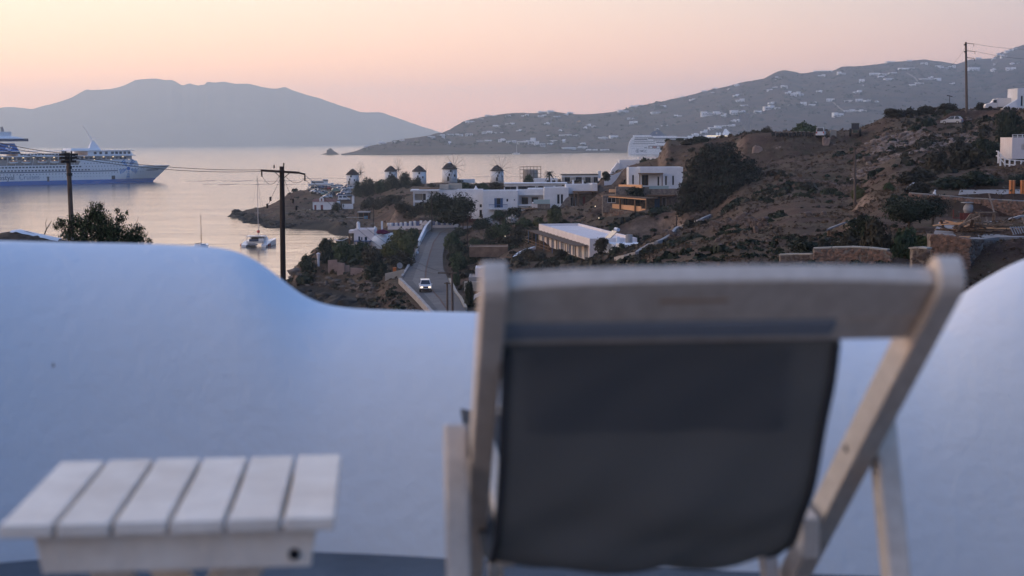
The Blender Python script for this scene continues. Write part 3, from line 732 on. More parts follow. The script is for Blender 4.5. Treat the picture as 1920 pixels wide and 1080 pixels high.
M_BROWNW = mat('brown_timber', (0.20, 0.115, 0.065), 0.7, var=0.35, scale=3)
M_GREYSTONE = mat('rough_stone', (0.27, 0.22, 0.185), 0.95, col2=(0.12, 0.10, 0.088), scale=2.2, detail=4, bump=0.9, bscale=2.5)
M_REDSTONE = mat('rust_fieldstone', (0.38, 0.22, 0.15), 0.95, col2=(0.15, 0.10, 0.075), scale=3.0, detail=4, objvar=0.1)
M_CONC = mat('grey_concrete', (0.33, 0.32, 0.32), 0.9, var=0.2, scale=1.2)
M_THATCH = mat('dark_thatch', (0.055, 0.042, 0.040), 0.95, col2=(0.03, 0.024, 0.024), scale=8, bump=0.6, bscale=9)
M_SPAR = mat('weathered_spar', (0.12, 0.095, 0.08), 0.8)
M_TILE = mat('rust_roof', (0.22, 0.10, 0.085), 0.9, var=0.3, scale=2)
M_POLE = mat('tarred_pole', (0.055, 0.038, 0.032), 0.85, col2=(0.03, 0.022, 0.02), scale=3, stretch=(4, 4, 0.4))
M_PALEPOLE = mat('weathered_pole', (0.16, 0.12, 0.095), 0.85, col2=(0.09, 0.065, 0.055), scale=3, stretch=(4, 4, 0.4))
M_IRON = mat('black_iron', (0.02, 0.02, 0.022), 0.6)

def pierced(b, w, d, h, front=(), left=(), reveal=0.3, M=None, x0=0.0, y0=0.0, z0=0.0):
    """closed block with real recesses: openings (u0, u1, v0, v1) in its front (-y) and left (-x) side"""
    I = Matrix.Identity(4) if M is None else M
    def face(L, H, holes, tr):
        us = sorted({0.0, L, *[min(max(q, 0), L) for o in holes for q in o[:2]]}); vs = sorted({0.0, H, *[min(max(q, 0), H) for o in holes for q in o[2:4]]})
        for a, c in zip(us[:-1], us[1:]):
            for e, g in zip(vs[:-1], vs[1:]):
                mu, mv = (a + c) / 2, (e + g) / 2
                if any(o[0] < mu < o[1] and o[2] < mv < o[3] for o in holes): continue
                b.add([tr(a, e, 0), tr(c, e, 0), tr(c, g, 0), tr(a, g, 0)], [(0, 1, 2, 3)])
        for u0, u1, v0, v1 in [o[:4] for o in holes]:
            q = [tr(u0, v0, 0), tr(u1, v0, 0), tr(u1, v1, 0), tr(u0, v1, 0), tr(u0, v0, reveal), tr(u1, v0, reveal), tr(u1, v1, reveal), tr(u0, v1, reveal)]
            b.add(q, [(0, 4, 5, 1), (1, 5, 6, 2), (2, 6, 7, 3), (3, 7, 4, 0), (4, 7, 6, 5)])
    face(w, h, front, lambda u, v, r: I @ Vector((x0 + u, y0 + r, z0 + v)))
    face(d, h, left, lambda u, v, r: I @ Vector((x0 + r, y0 + d - u, z0 + v)))
    c = [I @ Vector((x0 + x, y0 + y, z0 + z)) for x, y, z in ((w, 0, 0), (w, d, 0), (w, d, h), (w, 0, h), (0, d, 0), (0, d, h), (0, 0, h), (0, 0, 0))]
    b.add(c, [(0, 1, 2, 3), (1, 4, 5, 2), (6, 3, 2, 5)])
    return b

class Site:
    """a building measured against rows and columns of the picture at one distance: x right, y away, z up, metres"""
    def __init__(s, name, label, cat, px, py, Y, group=None, rz=0.0):
        s.k = Y / F * 1.004; s.px, s.py = px, py
        s.o = thing(name, label, cat, P(px, py, Y), rz, group)
    def X(s, px): return (px - s.px) * s.k
    def Z(s, py): return (s.py - py) * s.k
    def wall(s, x0, x1, t, bt, y0, d, holes=(), left=(), m=None, name='wall', reveal=0.3, parapet=0.3, label=None):
        """block from column x0 to x1, row t to bt, its front y0 back from the site, d deep; holes (px0, px1, py0, py1, kind)"""
        m = m or M_WHITE
        X0, X1, Z0, Z1 = s.X(x0), s.X(x1), s.Z(bt), s.Z(t)
        fh = [(s.X(a) - X0, s.X(c) - X0, s.Z(f) - Z0, s.Z(e) - Z0, kd) for a, c, e, f, kd in holes]
        lh = [(u0 * d, u1 * d, s.Z(f) - Z0, s.Z(e) - Z0, kd) for u0, u1, e, f, kd in left]
        b = MB(); pierced(b, X1 - X0, d, Z1 - Z0 - (0.0 if not parapet else parapet), fh, lh, reveal, None, X0, y0, Z0)
        if parapet:
            q = 0.22; zt, zb = Z1, Z1 - parapet
            b.box(X0, X1, y0, y0 + q, zb, zt); b.box(X0, X1, y0 + d - q, y0 + d, zb, zt)
            b.box(X0, X0 + q, y0 + q, y0 + d - q, zb, zt); b.box(X1 - q, X1, y0 + q, y0 + d - q, zb, zt)
        w = b.build(name, m, s.o, label=label)
        for sd, hs in (('f', fh), ('l', lh)):
            for u0, u1, v0, v1, kd in hs:
                if kd == 'o': continue
                if sd == 'f': T = lambda u, v, r: Vector((X0 + u, y0 + r, Z0 + v))
                else: T = lambda u, v, r: Vector((X0 + r, y0 + d - u, Z0 + v))
                s.window(T, u0, u1, v0, v1, kd, reveal)
        return w
    def window(s, T, u0, u1, v0, v1, kd, reveal):
        fm = {'w': M_WHITE, 'b': M_BLUEW, 'r': M_REDW, 't': M_BROWNW, 'd': M_BLUEW, 'k': M_DARKIN, 'g': M_CONC}[kd]
        def bx(b, a0, a1, c0, c1, r0, r1):
            b.add([T(a, c, r) for r in (r0, r1) for c in (c0, c1) for a in (a0, a1)], [(0, 2, 3, 1), (4, 5, 7, 6), (0, 1, 5, 4), (2, 6, 7, 3), (0, 4, 6, 2), (1, 3, 7, 5)])
        f = min(0.09, (u1 - u0) * 0.12)
        g = 0.004; a0, a1, c0, c1 = u0 + g, u1 - g, v0 + g, v1 - g
        b = MB()
        if kd in 'rd':      # solid leaf
            bx(b, a0, (a0 + a1) / 2 - 0.015, c0, c1, reveal * 0.5, reveal * 0.75); bx(b, (a0 + a1) / 2 + 0.015, a1, c0, c1, reveal * 0.5, reveal * 0.75)
            b.build('door', fm, s.o); return
        bx(b, a0, a0 + f, c0, c1, reveal * 0.45, reveal * 0.75); bx(b, a1 - f, a1, c0, c1, reveal * 0.45, reveal * 0.75)
        bx(b, a0 + f, a1 - f, c0, c0 + f, reveal * 0.45, reveal * 0.75); bx(b, a0 + f, a1 - f, c1 - f, c1, reveal * 0.45, reveal * 0.75)
        if u1 - u0 > 0.8: bx(b, (u0 + u1) / 2 - f / 3, (u0 + u1) / 2 + f / 3, c0 + f, c1 - f, reveal * 0.45, reveal * 0.75)
        w = b.build('window', fm, s.o)
        b = MB(); bx(b, a0 + f, a1 - f, c0 + f, c1 - f, reveal * 0.78, reveal * 0.86)
        b.build('pane', M_GLASS, w)
    def box(s, x0, x1, t, bt, y0, y1, name, m, parent=None, label=None):
        b = MB(); b.box(s.X(x0), s.X(x1), y0, y1, s.Z(bt), s.Z(t)); return b.build(name, m, parent or s.o, label=label)
    def post(s, px, t, bt, y, r, name='post', m=None, sq=True):
        b = MB()
        if sq: b.box(s.X(px) - r, s.X(px) + r, y - r, y + r, s.Z(bt), s.Z(t))
        else: b.tube([(s.X(px), y, s.Z(bt)), (s.X(px), y, s.Z(t))], r, 10)
        return b.build(name, m or M_BROWNW, s.o)

# -- windmills
def windmill(i, label, rot, cap_white=False, tower_h=5.6, r=3.0, spars=True):
    px, py, Y = MILLS[i]
    base = P(px, py, Y); base.z -= 0.2
    t = thing('windmill', label, 'windmill', base, 0, 'white windmills with dark thatched caps on the headland')
    b = MB(); b.lathe([(r * 1.03, 0), (r * 1.0, tower_h * 0.5), (r * 0.97, tower_h)], n=28); tw = b.build('tower', M_WHITE, t, smooth=False)
    tw.data.polygons.foreach_set('use_smooth', [len(p.vertices) == 4 for p in tw.data.polygons])
    b = MB(); rr = random.Random(i)
    prof = [(r * 1.05, tower_h - 0.12), (r * 1.04, tower_h + 0.1), (r * 0.84, tower_h + 0.75), (r * 0.5, tower_h + 1.75), (r * 0.2, tower_h + 2.4), (0.04, tower_h + 2.65)]
    b.lathe(prof, n=28)
    b.v = [(x * (1 + rr.uniform(-.03, .03)), y * (1 + rr.uniform(-.03, .03)), z + rr.uniform(-.07, .07)) for x, y, z in b.v]
    b.build('roof', M_THATCH, t)
    if cap_white:
        b = MB(); b.lathe([(r * 0.26, tower_h + 2.2), (r * 0.24, tower_h + 2.45), (0.05, tower_h + 2.8)], n=14); b.build('roof_cap', M_WHITE, t)
    for a, z, ww, hh in ((-1.95, 2.9, 0.34, 0.5), (-1.75, 4.4, 0.34, 0.45), (-1.2, 2.6, 0.3, 0.45), (-2.1, 0.9, 0.45, 0.9)):
        cx, cy = r * 1.0 * math.cos(a + i * 0.13), r * 1.0 * math.sin(a + i * 0.13)
        M = Matrix.Translation((cx, cy, z)) @ Matrix.Rotation(a + i * 0.13 + math.pi / 2, 4, 'Z')
        b = MB(); b.box(-ww, ww, -0.05, 0.2, 0, hh * 2, M); b.build('window', M_DARKIN, t)
    if spars:
        hub = Vector((1.9 * r * math.cos(rot) * 0.72, 1.9 * r * math.sin(rot) * 0.72, tower_h + 0.9))
        ax = Vector((math.cos(rot), math.sin(rot), 0)); sd = Vector((-ax.y, ax.x, 0)); L = 5.0 if i < 4 else 5.8
        b = MB(); b.tube([(ax.x * 0.4, ax.y * 0.4, tower_h + 0.9), hub + ax * 1.6], 0.16, 8); sh = b.build('axle', M_SPAR, t)
        tips = []
        for k in range(12):
            a = 2 * math.pi * (k + 0.25) / 12
            tip = hub + sd * L * math.cos(a) + Vector((0, 0, L * math.sin(a))); tips.append(tip)
            b = MB(); b.tube([hub, tip], [0.10, 0.07], 5); b.build('spar', M_SPAR, t)
        b = MB(); b.tube(tips + [tips[0]], 0.03, 4, caps=False); b.build('rigging_wire', M_SPAR, t)
    return t
windmill(0, 'white windmill farthest left, its foot behind the car park and a dark tree', R(-20))
windmill(1, 'white windmill rising behind the dark trees, second from the left', R(-25))
windmill(2, 'middle windmill of the five, half hidden by trees, no sail wheel showing', R(80), spars=False)
windmill(3, 'broad white windmill with a white tipped thatched cap beside a low shed', R(-60), cap_white=True)
windmill(4, 'white windmill farthest right of the five with the largest wheel of bare spars', R(-65))
b = MB(); m3 = P(MILLS[2][0] + 13, 345, MILLS[2][2]); m3.z = float(height(np.array([m3.x]), np.array([m3.y]))[0])
fl = thing('flagpole', 'thin dark flagpole standing beside the middle windmill', 'flagpole', m3)
b.tube([(0, 0, 0), (0, 0, 8.0)], [0.16, 0.1], 6); b.build('pole', M_SPAR, fl)
b = MB(); b.lathe([(0.05, 8.0), (0.16, 8.1), (0.05, 8.25)], n=8); b.build('finial', M_SPAR, fl)

s = Site('shed', 'low white flat shed right beside the windmill with the white tip', 'shed', 855, 342.5, 628)
s.wall(861, 890, 336.5, 343.5, 0, 5, holes=[(864, 869, 338, 341, 'k')], parapet=0.2)
s.box(853.5, 861, 337.5, 343.5, 1.0, 4.0, 'lean_to', mat('blue_grey_tarp', (0.12, 0.17, 0.25), 0.8))

# -- half built round mill in scaffolding
p0 = P(994.5, 336, 560); p0.z -= 1
t = thing('round_tower', 'unfinished round stone mill tower inside a cage of scaffolding', 'tower', p0)
b = MB(); b.lathe([(2.75, 0), (2.7, 1.5), (2.62, 4.2), (2.3, 4.35)], n=24); b.build('tower', mat('pale_stone_tower', (0.42, 0.38, 0.34), 0.95, col2=(0.27, 0.24, 0.21), scale=1.2), t)
sc = []
for x in (-3.7, -2.4, -1.2, 0, 1.2, 2.4, 3.7):
    for y in (-3.6, 3.6):
        b = MB(); b.tube([(x, y, 0), (x, y, 5.7)], 0.055, 5); b.build('scaffold_pole', M_SPAR, t)
for z in (1.5, 3.0, 4.4, 5.4):
    for y in (-3.6, 3.6):
        b = MB(); b.tube([(-3.8, y, z), (3.8, y, z)], 0.05, 5); b.build('scaffold_pole', M_SPAR, t)
    for x in (-3.7, 3.7):
        b = MB(); b.tube([(x, -3.7, z), (x, 3.7, z)], 0.05, 5); b.build('scaffold_pole', M_SPAR, t)

# -- chapel on the point
s = Site('chapel', 'small white chapel with dark red doors, rust roof and a bell arch on the point', 'chapel', 586.5, 394.5, 552)
s.wall(586.5, 635, 378.5, 396.5, 0, 5.2, holes=[(589.3, 593.2, 384.5, 393.8, 'r'), (601.2, 605.8, 384.5, 393.8, 'r')], parapet=0)
b = MB(); x0, x1, z = s.X(585.5), s.X(630), s.Z(378.5); b.add([(x0, -0.15, z), (x1, -0.15, z), (x1, 5.35, z), (x0, 5.35, z), (x0 + .2, 2.6, z + 1.0), (x1 - .2, 2.6, z + 1.0)], [(0, 1, 5, 4), (2, 3, 4, 5), (0, 4, 3), (1, 2, 5), (0, 3, 2, 1)]); b.build('roof', M_TILE, s.o)
b = MB(); xc = s.X(603); zb = s.Z(379)
arc = [(-0.75, 0), (-0.75, 1.0)] + [(-0.75 * math.cos(a), 1.0 + 0.75 * math.sin(a)) for a in np.linspace(0.2, math.pi - 0.2, 9)] + [(0.75, 1.0), (0.75, 0)]
inn = [(-0.3, 0.25), (-0.3, 1.0)] + [(-0.3 * math.cos(a), 1.0 + 0.3 * math.sin(a)) for a in np.linspace(0.2, math.pi - 0.2, 9)] + [(0.3, 1.0), (0.3, 0.25)]
n = len(arc)
for i in range(n - 1):
    q = [arc[i], arc[i + 1], inn[i + 1], inn[i]]
    b.add([(xc + u, y, zb + v) for y in (0.05, 0.5) for u, v in q], [(0, 3, 2, 1), (4, 5, 6, 7), (0, 1, 5, 4), (2, 3, 7, 6)])
b.box(xc - 0.3, xc + 0.3, 0.05, 0.5, zb, zb + 0.25)
b.build('bell_arch', M_WHITE, s.o)
b = MB(); b.lathe([(0.16, 0), (0.11, 0.2), (0.03, 0.3)], (xc, 0.28, zb + 0.85), 8); b.build('bell', M_IRON, s.o)
s.wall(641, 661, 383, 392.5, 1.4, 0.4, parapet=0, m=M_WHITE, name='courtyard_wall')
s.box(657.5, 661.5, 369.5, 383, 4.0, 5.2, 'chimney', M_WHITE)
s.box(576, 586, 393.5, 397, -0.6, 2.2, 'terrace', M_WHITE)
s.box(586, 640, 396.5, 399.5, -0.5, 4, 'plinth', M_WHITE)

# -- pinkish house with the hammock
s = Site('house', 'pinkish white seaside house with round chimneys and a blue veranda near the road', 'house', 664, 466, 303)
s.wall(664, 702, 430.5, 468, 0, 6.5, holes=[(672, 675.5, 443.5, 455, 'b'), (677, 680, 444.5, 451, 'w'), (684, 688.5, 444.5, 455, 'b')], m=M_PINK)
b = MB(); xc = s.X(670.5); zb = s.Z(431)
b.lathe([(0.36, 0), (0.33, 1.0), (0.40, 1.02), (0.36, 1.2), (0.22, 1.42), (0.05, 1.55)], (xc, 2.2, zb), 12); b.build('chimney', M_WHITE, s.o)
b = MB(); b.box(s.X(713), s.X(716), 2.5, 2.9, s.Z(434), s.Z(416.5)); b.build('chimney', M_WHITE, s.o)
b = MB(); b.lathe([(0.3, 0), (0.28, 0.5), (0.12, 0.85), (0.03, 0.95)], (s.X(702.5), 1.2, s.Z(434)), 10); b.build('chimney', M_WHITE, s.o)
# rounded lower wing
b = MB(); b.lathe([(1.9, -3.2), (1.9, 0.0), (1.75, 0.5), (1.35, 0.95), (0.7, 1.15), (0.05, 1.2)], (s.X(712.5), 0.8, s.Z(452)), 20); b.build('round_wing', M_WHITE, s.o, smooth=True)
b = MB(); b.box(s.X(703.0), s.X(705), -0.72, -0.6, s.Z(466), s.Z(456)); b.build('door', M_BLUEW, s.o)
s.wall(712, 738, 440, 470, 1.2, 4.5, parapet=0.2, holes=[(714, 718, 436, 440, 'w')])
b = MB(); b.box(s.X(665), s.X(697), -1.7, 0, s.Z(452), s.Z(451)); b.build('veranda_roof', M_BLUEW, s.o)
for px in (667, 672, 678, 684, 690, 695): s.post(px, 452, 468, -1.6, 0.06, 'post', M_BLUEW)
# side porch with the flat fascia
s.box(654, 664, 432.5, 437.5, 0.4, 4.5, 'porch_roof', M_PINK)
s.post(655, 437.5, 460, 0.6, 0.13, 'post', M_BROWNW)
s.box(656.5, 663.5, 437.5, 457, 4.2, 4.4, 'porch_back', M_DARKIN)
s.box(648, 664, 458, 464, 0.3, 0.7, 'garden_wall', M_BEIGE)
hk = thing('hammock', 'white hammock slung beside the porch of the pinkish house', 'hammock', P(626, 448, 301))
pts = []; b = MB(); kk = 301 / F
rows = []
for i in range(15):
    u = i / 14; x = (626 + 26 * u - 626) * kk; zz = -(1 - (2 * u - 1) ** 2) * 5.0 * kk + 2.0 * kk * u; wd = 0.45 * math.sin(math.pi * u) + 0.03
    rows.append([(x, -wd, zz + 0.1 * math.sin(math.pi * u)), (x, 0, zz - 0.08), (x, wd, zz + 0.1 * math.sin(math.pi * u))])
b.grid(rows); h = b.build('bed', M_WHITE, hk, smooth=True); h.modifiers.new('cloth_thickness', 'SOLIDIFY').thickness = 0.05
b = MB(); b.tube([(-0.12, 0, -2.6), (-0.12, 0, 0.25)], 0.07, 6); b.build('post', M_BROWNW, hk)
# purple bougainvillea arch is built with the plants

# -- colonnade along the top of the road
s = Site('colonnade', 'white terrace wall carrying a row of round white pillars at the top of the road', 'colonnade', 727, 430.5, 357)
s.wall(727, 793, 424, 431.5, 0, 1.0, m=M_PINK, parapet=0, name='base_wall')
s.wall(811, 850, 423, 427.5, 0.2, 0.8, m=M_PINK, parapet=0, name='base_wall')
s.box(850, 859, 421, 427, 0.1, 1.0, 'end_pier', M_WHITE)
b = MB(); poly = [(s.X(786.5), s.Z(430)), (s.X(786.5), s.Z(424.5)), (s.X(790), s.Z(421)), (s.X(794), s.Z(416)), (s.X(797.5), s.Z(413.6)), (s.X(801), s.Z(416)), (s.X(805), s.Z(421)), (s.X(811), s.Z(424)), (s.X(811), s.Z(430))]
b.add([(u, y, v) for y in (-0.35, 0.35) for u, v in poly], [tuple(range(len(poly))), tuple(reversed(range(len(poly), 2 * len(poly))))] + [(i, len(poly) + i, len(poly) + (i + 1) % len(poly), (i + 1) % len(poly)) for i in range(len(poly))])
b.build('gable', M_PINK, s.o)
b = MB(); b.box(s.X(792.3), s.X(796.4), -0.42, -0.36, s.Z(430), s.Z(422.5)); b.build('door', M_CONC, s.o)
for px, t, bt in ((727.5, 418.4, 424), (733.5, 418.2, 424), (743, 418, 424), (751.5, 417.4, 424), (760, 416.5, 424), (769, 415.6, 424), (777.5, 414.8, 424), (789, 414.2, 421), (807, 414, 424), (818.5, 414.4, 423), (828.5, 414.3, 423), (838.5, 414, 423), (848.5, 414, 423)):
    b = MB(); rr = 0.30 if px != 733.5 else 0.42; b.lathe([(rr, s.Z(bt)), (rr * 0.98, s.Z(t) - 0.05), (rr * 0.9, s.Z(t))], (s.X(px), 0.5, 0), 12); b.build('column', M_WHITE, s.o, smooth=True)
for px0, px1 in ((735.6, 741), (745.5, 749.6), (754, 758), (762.5, 767), (771.5, 775.5), (779.5, 786), (809.5, 816.5), (820.8, 826.4), (830.8, 836.5), (840.6, 846.6)):
    s.box(px0, px1, 418.4 if px0 < 770 else 415.8, 424.0 if px0 < 800 else 423.0, 0.62, 0.72, 'blind', mat('slate_blue_blind', (0.13, 0.16, 0.27), 0.8))

# -- hotel at left of the white row
s = Site('hotel', 'white framed hotel block with two stacked grey loggias left of the dark trees', 'hotel', 775, 387, 405)
s.wall(775, 803, 359.5, 388, 0, 6, holes=[(777.3, 798.5, 363.5, 376, 'o'), (777.3, 799, 379.8, 392, 'o')], reveal=1.6, parapet=0.25)
for t_, b_ in ((363.8, 375.8), (380, 387.5)):
    s.box(777.6, 792, t_, b_, 1.25, 1.35, 'screen', M_BEIGE); s.box(793, 798, t_, b_, 1.3, 1.4, 'window', M_GLASS)
s.box(770, 824, 356, 359, -0.4, 6.2, 'roof_slab', M_WHITE)
s.box(823, 840, 348, 357, 4.2, 8, 'penthouse', M_BEIGE); s.box(838.5, 864, 346.8, 356, 6.0, 10, 'penthouse', M_BEIGE)
s.box(785, 822, 353.5, 356, 2.0, 6.0, 'roof_room', M_BROWNW)
s.wall(803, 862, 357, 388, 0.5, 6, parapet=0.25)

# -- white house with the blue balcony and its neighbours
s = Site('house', 'white cubic house with a blue shuttered door and blue balcony rail', 'house', 905.5, 407, 366)
s.wall(905.5, 970.5, 358, 411, 0, 8, holes=[(926.8, 943, 371.8, 389.5, 'o'), (949.2, 953.2, 373, 378.8, 'w'), (963, 966, 374, 376.8, 'w')], parapet=0.25)
b = MB(); b.box(s.X(931.2), s.X(938.2), 0.14, 0.2, s.Z(389.4), s.Z(372)); b.build('door', M_GLASS, s.o)
for px0, px1 in ((927.0, 931.6), (938.2, 942.8)):
    s.box(px0, px1, 372, 389.3, -0.08, 0.0, 'shutter', M_BLUEW)
bal = s.box(917, 951.5, 391.3, 393, -1.3, 0, 'balcony_slab', M_WHITE)
for i in range(18):
    px = 917.4 + i * 33.8 / 17; b = MB(); b.box(s.X(px) - 0.02, s.X(px) + 0.02, -1.27, -1.23, s.Z(391.3), s.Z(384)); b.build('baluster', M_BLUEW, bal)
b = MB(); b.box(s.X(917), s.X(951.5), -1.29, -1.21, s.Z(384.2), s.Z(383.2)); b.build('rail', M_BLUEW, bal)
for px in (917.1, 951.2): 
    b = MB(); b.box(s.X(px) - 0.03, s.X(px) + 0.03, -1.2, -0.02, s.Z(384.2), s.Z(383.4)); b.build('rail', M_BLUEW, bal)
s = Site('house', 'long white house wing with a domed chimney behind the dark round trees', 'house', 857, 407, 372)
s.wall(857, 905.2, 356.3, 411, 0.6, 7, holes=[(898.5, 904, 383, 390, 'w'), (898.8, 903.5, 394, 407, 't'), (871.5, 875.5, 361, 363.2, 'w')], parapet=0.25)
b = MB(); b.lathe([(0.5, -0.3), (0.48, 0.3), (0.2, 0.6), (0.18, 0.8), (0.03, 1.0)], (s.X(892), 3, s.Z(357)), 12); b.build('chimney', M_WHITE, s.o, smooth=True)
s = Site('house', 'white house with a deep shaded porch right of the balcony house', 'house', 970.8, 407, 367)
s.wall(970.8, 1020, 357.2, 409, 0.5, 7, holes=[(973, 1019, 366.5, 383.8, 'o')], reveal=2.2, parapet=0.25)
for px0, px1 in ((978.5, 990.5), (997, 1009.5)):
    s.box(px0, px1, 371, 383.6, 2.5, 2.62, 'window', M_BROWNW); s.box(px0 + 1, px1 - 1, 372, 383.4, 2.45, 2.5, 'pane', M_GLASS)
s.box(990, 1020, 354.2, 357, 3, 7, 'roof_room', M_WHITE)
s.box(972, 1020, 383.8, 386.5, -0.25, 0.5, 'balcony_slab', M_WHITE)
s = Site('house', 'white two level house with paired chimneys and tall dark front windows above the stone block', 'house', 1020, 392, 358)
s.wall(1020.5, 1066, 351.8, 393, 0, 7, holes=[(1044.2, 1049.8, 364.3, 383, 'w'), (1051, 1056.2, 364.3, 383, 'w')], left=[(0.30, 0.42, 362, 381, 'w'), (0.62, 0.74, 362, 381, 'w')], parapet=0.3)
s.wall(1061, 1110, 346.8, 364, 1.4, 6, parapet=0.25); s.wall(1110.5, 1120, 345, 360, 0.6, 5, parapet=0.25)
s.box(1073.5, 1077, 338.6, 347, 3, 3.4, 'chimney', M_WHITE); s.box(1092.3, 1095, 338.6, 347, 3, 3.4, 'chimney', M_WHITE)
s.wall(1066.5, 1119, 359.5, 392.5, 2.2, 4, m=M_GREYSTONE, holes=[(1068.5, 1080, 370.5, 388, 'w'), (1093, 1098, 370, 387, 'r')], parapet=0, label='rough stone wing with a red door')
prg = s.box(1074, 1121, 358.8, 360.6, -1.6, 2.2, 'pergola_roof', M_BROWNW)
for px in (1076, 1083.5, 1119.5): s.post(px, 360.6, 391, -1.4, 0.12)
b = MB(); poly = [(1046.5, 393), (1053, 381), (1060.5, 372), (1069, 366.3), (1069, 393)]
b.add([(s.X(u), y, s.Z(v)) for y in (-2.4, -1.9) for u, v in poly], [tuple(range(5)), (9, 8, 7, 6, 5)] + [(i, 5 + i, 5 + (i + 1) % 5, (i + 1) % 5) for i in range(5)])
b.build('sloping_wall', M_GREYSTONE, s.o)
s = Site('stone_pavilion', 'grey stone block with a glass balustrade and a timber pergola beside it', 'pavilion', 1000, 409, 352)
s.wall(1008, 1031.5, 382.5, 411, 0, 5, m=M_GREYSTONE, left=[], parapet=0.2)
b = MB(); b.box(s.X(1000.5), s.X(1031), 0.1, 0.14, s.Z(382.5), s.Z(374.5)); b.build('glass_balustrade', mat('pale_rail_glass', (0.35, 0.45, 0.45), 0.1, spec=0.6), s.o)
b = MB(); b.box(s.X(998), s.X(1008) - 0.01, 0.2, 4.6, s.Z(391), s.Z(380.5)); b.build('side_wall', M_PINK, s.o)
pr = s.box(973.5, 1008, 389.6, 391.6, -2.2, 0.15, 'pergola_roof', M_BROWNW)
for px in (975.5, 985, 999): s.post(px, 391.6, 411, -2.1, 0.11)
s.box(999.5, 1005, 391.6, 411, -0.2, 0.1, 'door', M_DARKIN)

# -- long white hotels farther back
s = Site('hotel', 'long low white hotel with dark window bays behind the blue balcony house', 'hotel', 945, 357, 470)
s.wall(945, 1061, 345, 358.5, 0, 8, holes=[(946.5, 968, 349.8, 356.5, 'g'), (971, 1003, 349.2, 355.2, 'g'), (1008.5, 1037, 349, 354.5, 'g'), (1041, 1058, 348.6, 354, 'g')], parapet=0.2)
s.box(944.5, 1063, 343.6, 345, -0.4, 8.2, 'roof_slab', M_WHITE)
s = Site('hotel', 'white flat hotel with a dark roof edge and four stone framed bays', 'hotel', 1053, 343, 520)
s.wall(1053, 1122, 328.2, 344, 0, 8, holes=[(1058.5, 1069, 332.3, 343.2, 't'), (1079, 1091, 332.3, 343.2, 't'), (1097, 1107.5, 332.3, 343.2, 't'), (1112.5, 1120.5, 332.3, 343, 't')], parapet=0)
for px0, px1 in ((1053.5, 1058), (1069.5, 1078.3), (1091.5, 1096.5), (1108, 1112)): s.box(px0, px1, 332.6, 343, -0.15, 0.0, 'stone_pier', M_BEIGE)
s.box(1052, 1121, 327, 328.4, -0.3, 8.3, 'roof_edge', M_IRON); s.box(1121.5, 1126.5, 321, 335, 0.5, 2.5, 'chimney', M_WHITE)
s = Site('house', 'low white house behind the lone palm with a dark hedge under it', 'house', 999, 344, 540)
s.wall(1000, 1045, 335, 346, 0, 6, holes=[(1024.5, 1031, 338, 342.5, 'k'), (1035, 1041, 338.3, 342.6, 'k')], parapet=0.2)

# -- house on the harbour rim with the stepped gable
s = Site('house', 'white stepped house on the rim above the harbour with an open white pergola frame', 'house', 1140, 330, 395)
s.wall(1161.5, 1226, 300.5, 322, 0, 6, parapet=0.25)
b = MB(); poly = [(1143, 327), (1147, 318.5), (1152, 313), (1157.5, 304.5), (1162, 309), (1163, 327)]
b.add([(s.X(u), y, s.Z(v)) for y in (-0.5, 3.5) for u, v in poly], [tuple(range(6)), tuple(reversed(range(6, 12)))] + [(i, 6 + i, 6 + (i + 1) % 6, (i + 1) % 6) for i in range(6)])
b.build('stepped_gable', M_WHITE, s.o)
for px in (1198, 1212, 1227): s.post(px, 296, 308, -1.5, 0.12, 'pergola_post', M_WHITE)
s.box(1196.5, 1229, 295.2, 296.6, -1.7, 1.5, 'pergola_roof', M_PINK)
bw = MB(); kk = 360 / F
wl = [(1133, 330), (1150, 328), (1164, 322), (1170, 316), (1172.5, 311.5), (1192, 311)]
rows = [[P(u, v, 362 + i * 0.6) + Vector((0, yy, zz)) for yy, zz in ((0, -2.2), (0, 0), (0.4, 0), (0.4, -2.2))] for i, (u, v) in enumerate(wl)]
bw.grid([list(reversed(r)) for r in rows]); tag(bw.build('boundary_wall', M_WHITE), 'white capped boundary wall climbing the brown slope left of the harbour rim house', 'wall')

# -- terraced house lit by the last sun
s = Site('house', 'terraced house with a white upper cube over a brown pergola and ochre parapets', 'house', 1130, 402, 300)
up = [(1218.5, 1225, 331, 354, 'o')]
s.wall(1203.5, 1285, 315.5, 358, 5.0, 7, holes=[(1207, 1219.5, 330, 350, 't'), (1236.5, 1240.5, 333, 351, 'w'), (1251, 1255, 332, 350, 'w'), (1264.5, 1268.5, 331.5, 350, 'w')], left=[(0.45, 0.62, 330, 348, 'w')], parapet=0.3)
s.wall(1183, 1203.2, 316, 358, 6.2, 5.5, holes=[(1189.5, 1193.5, 330, 348.5, 'w')], parapet=0.3)
s.box(1200, 1246, 326.3, 328, 3.2, 5.0, 'canopy', M_BROWNW)
for px in (1202, 1244): s.post(px, 328, 355, 3.3, 0.08)
s.box(1219, 1256, 350.5, 356, 3.0, 3.06, 'glass_balustrade', MATS['pale_rail_glass'])
s.box(1157, 1222, 352.2, 367.5, 3.5, 6.0, 'terrace_block', M_GREYSTONE); s.box(1222.5, 1275, 356.2, 367.5, 2.9, 6.0, 'terrace_block', M_GREYSTONE)
s.box(1144.5, 1157, 356.5, 362, 3.4, 4.4, 'planter', M_OCHRE)
s.box(1213.2, 1268, 366.6, 368.6, 0.3, 3.2, 'pergola_roof', M_BROWNW)
s.wall(1132, 1280, 367.7, 400, 3.5, 2, m=M_GREYSTONE, holes=[(1141, 1157, 372, 382, 'w'), (1171, 1180, 371, 392, 't'), (1194, 1203, 371, 394, 't'), (1230, 1240, 372, 397, 'd'), (1244, 1252, 372, 397, 'w')], parapet=0, name='ground_floor')
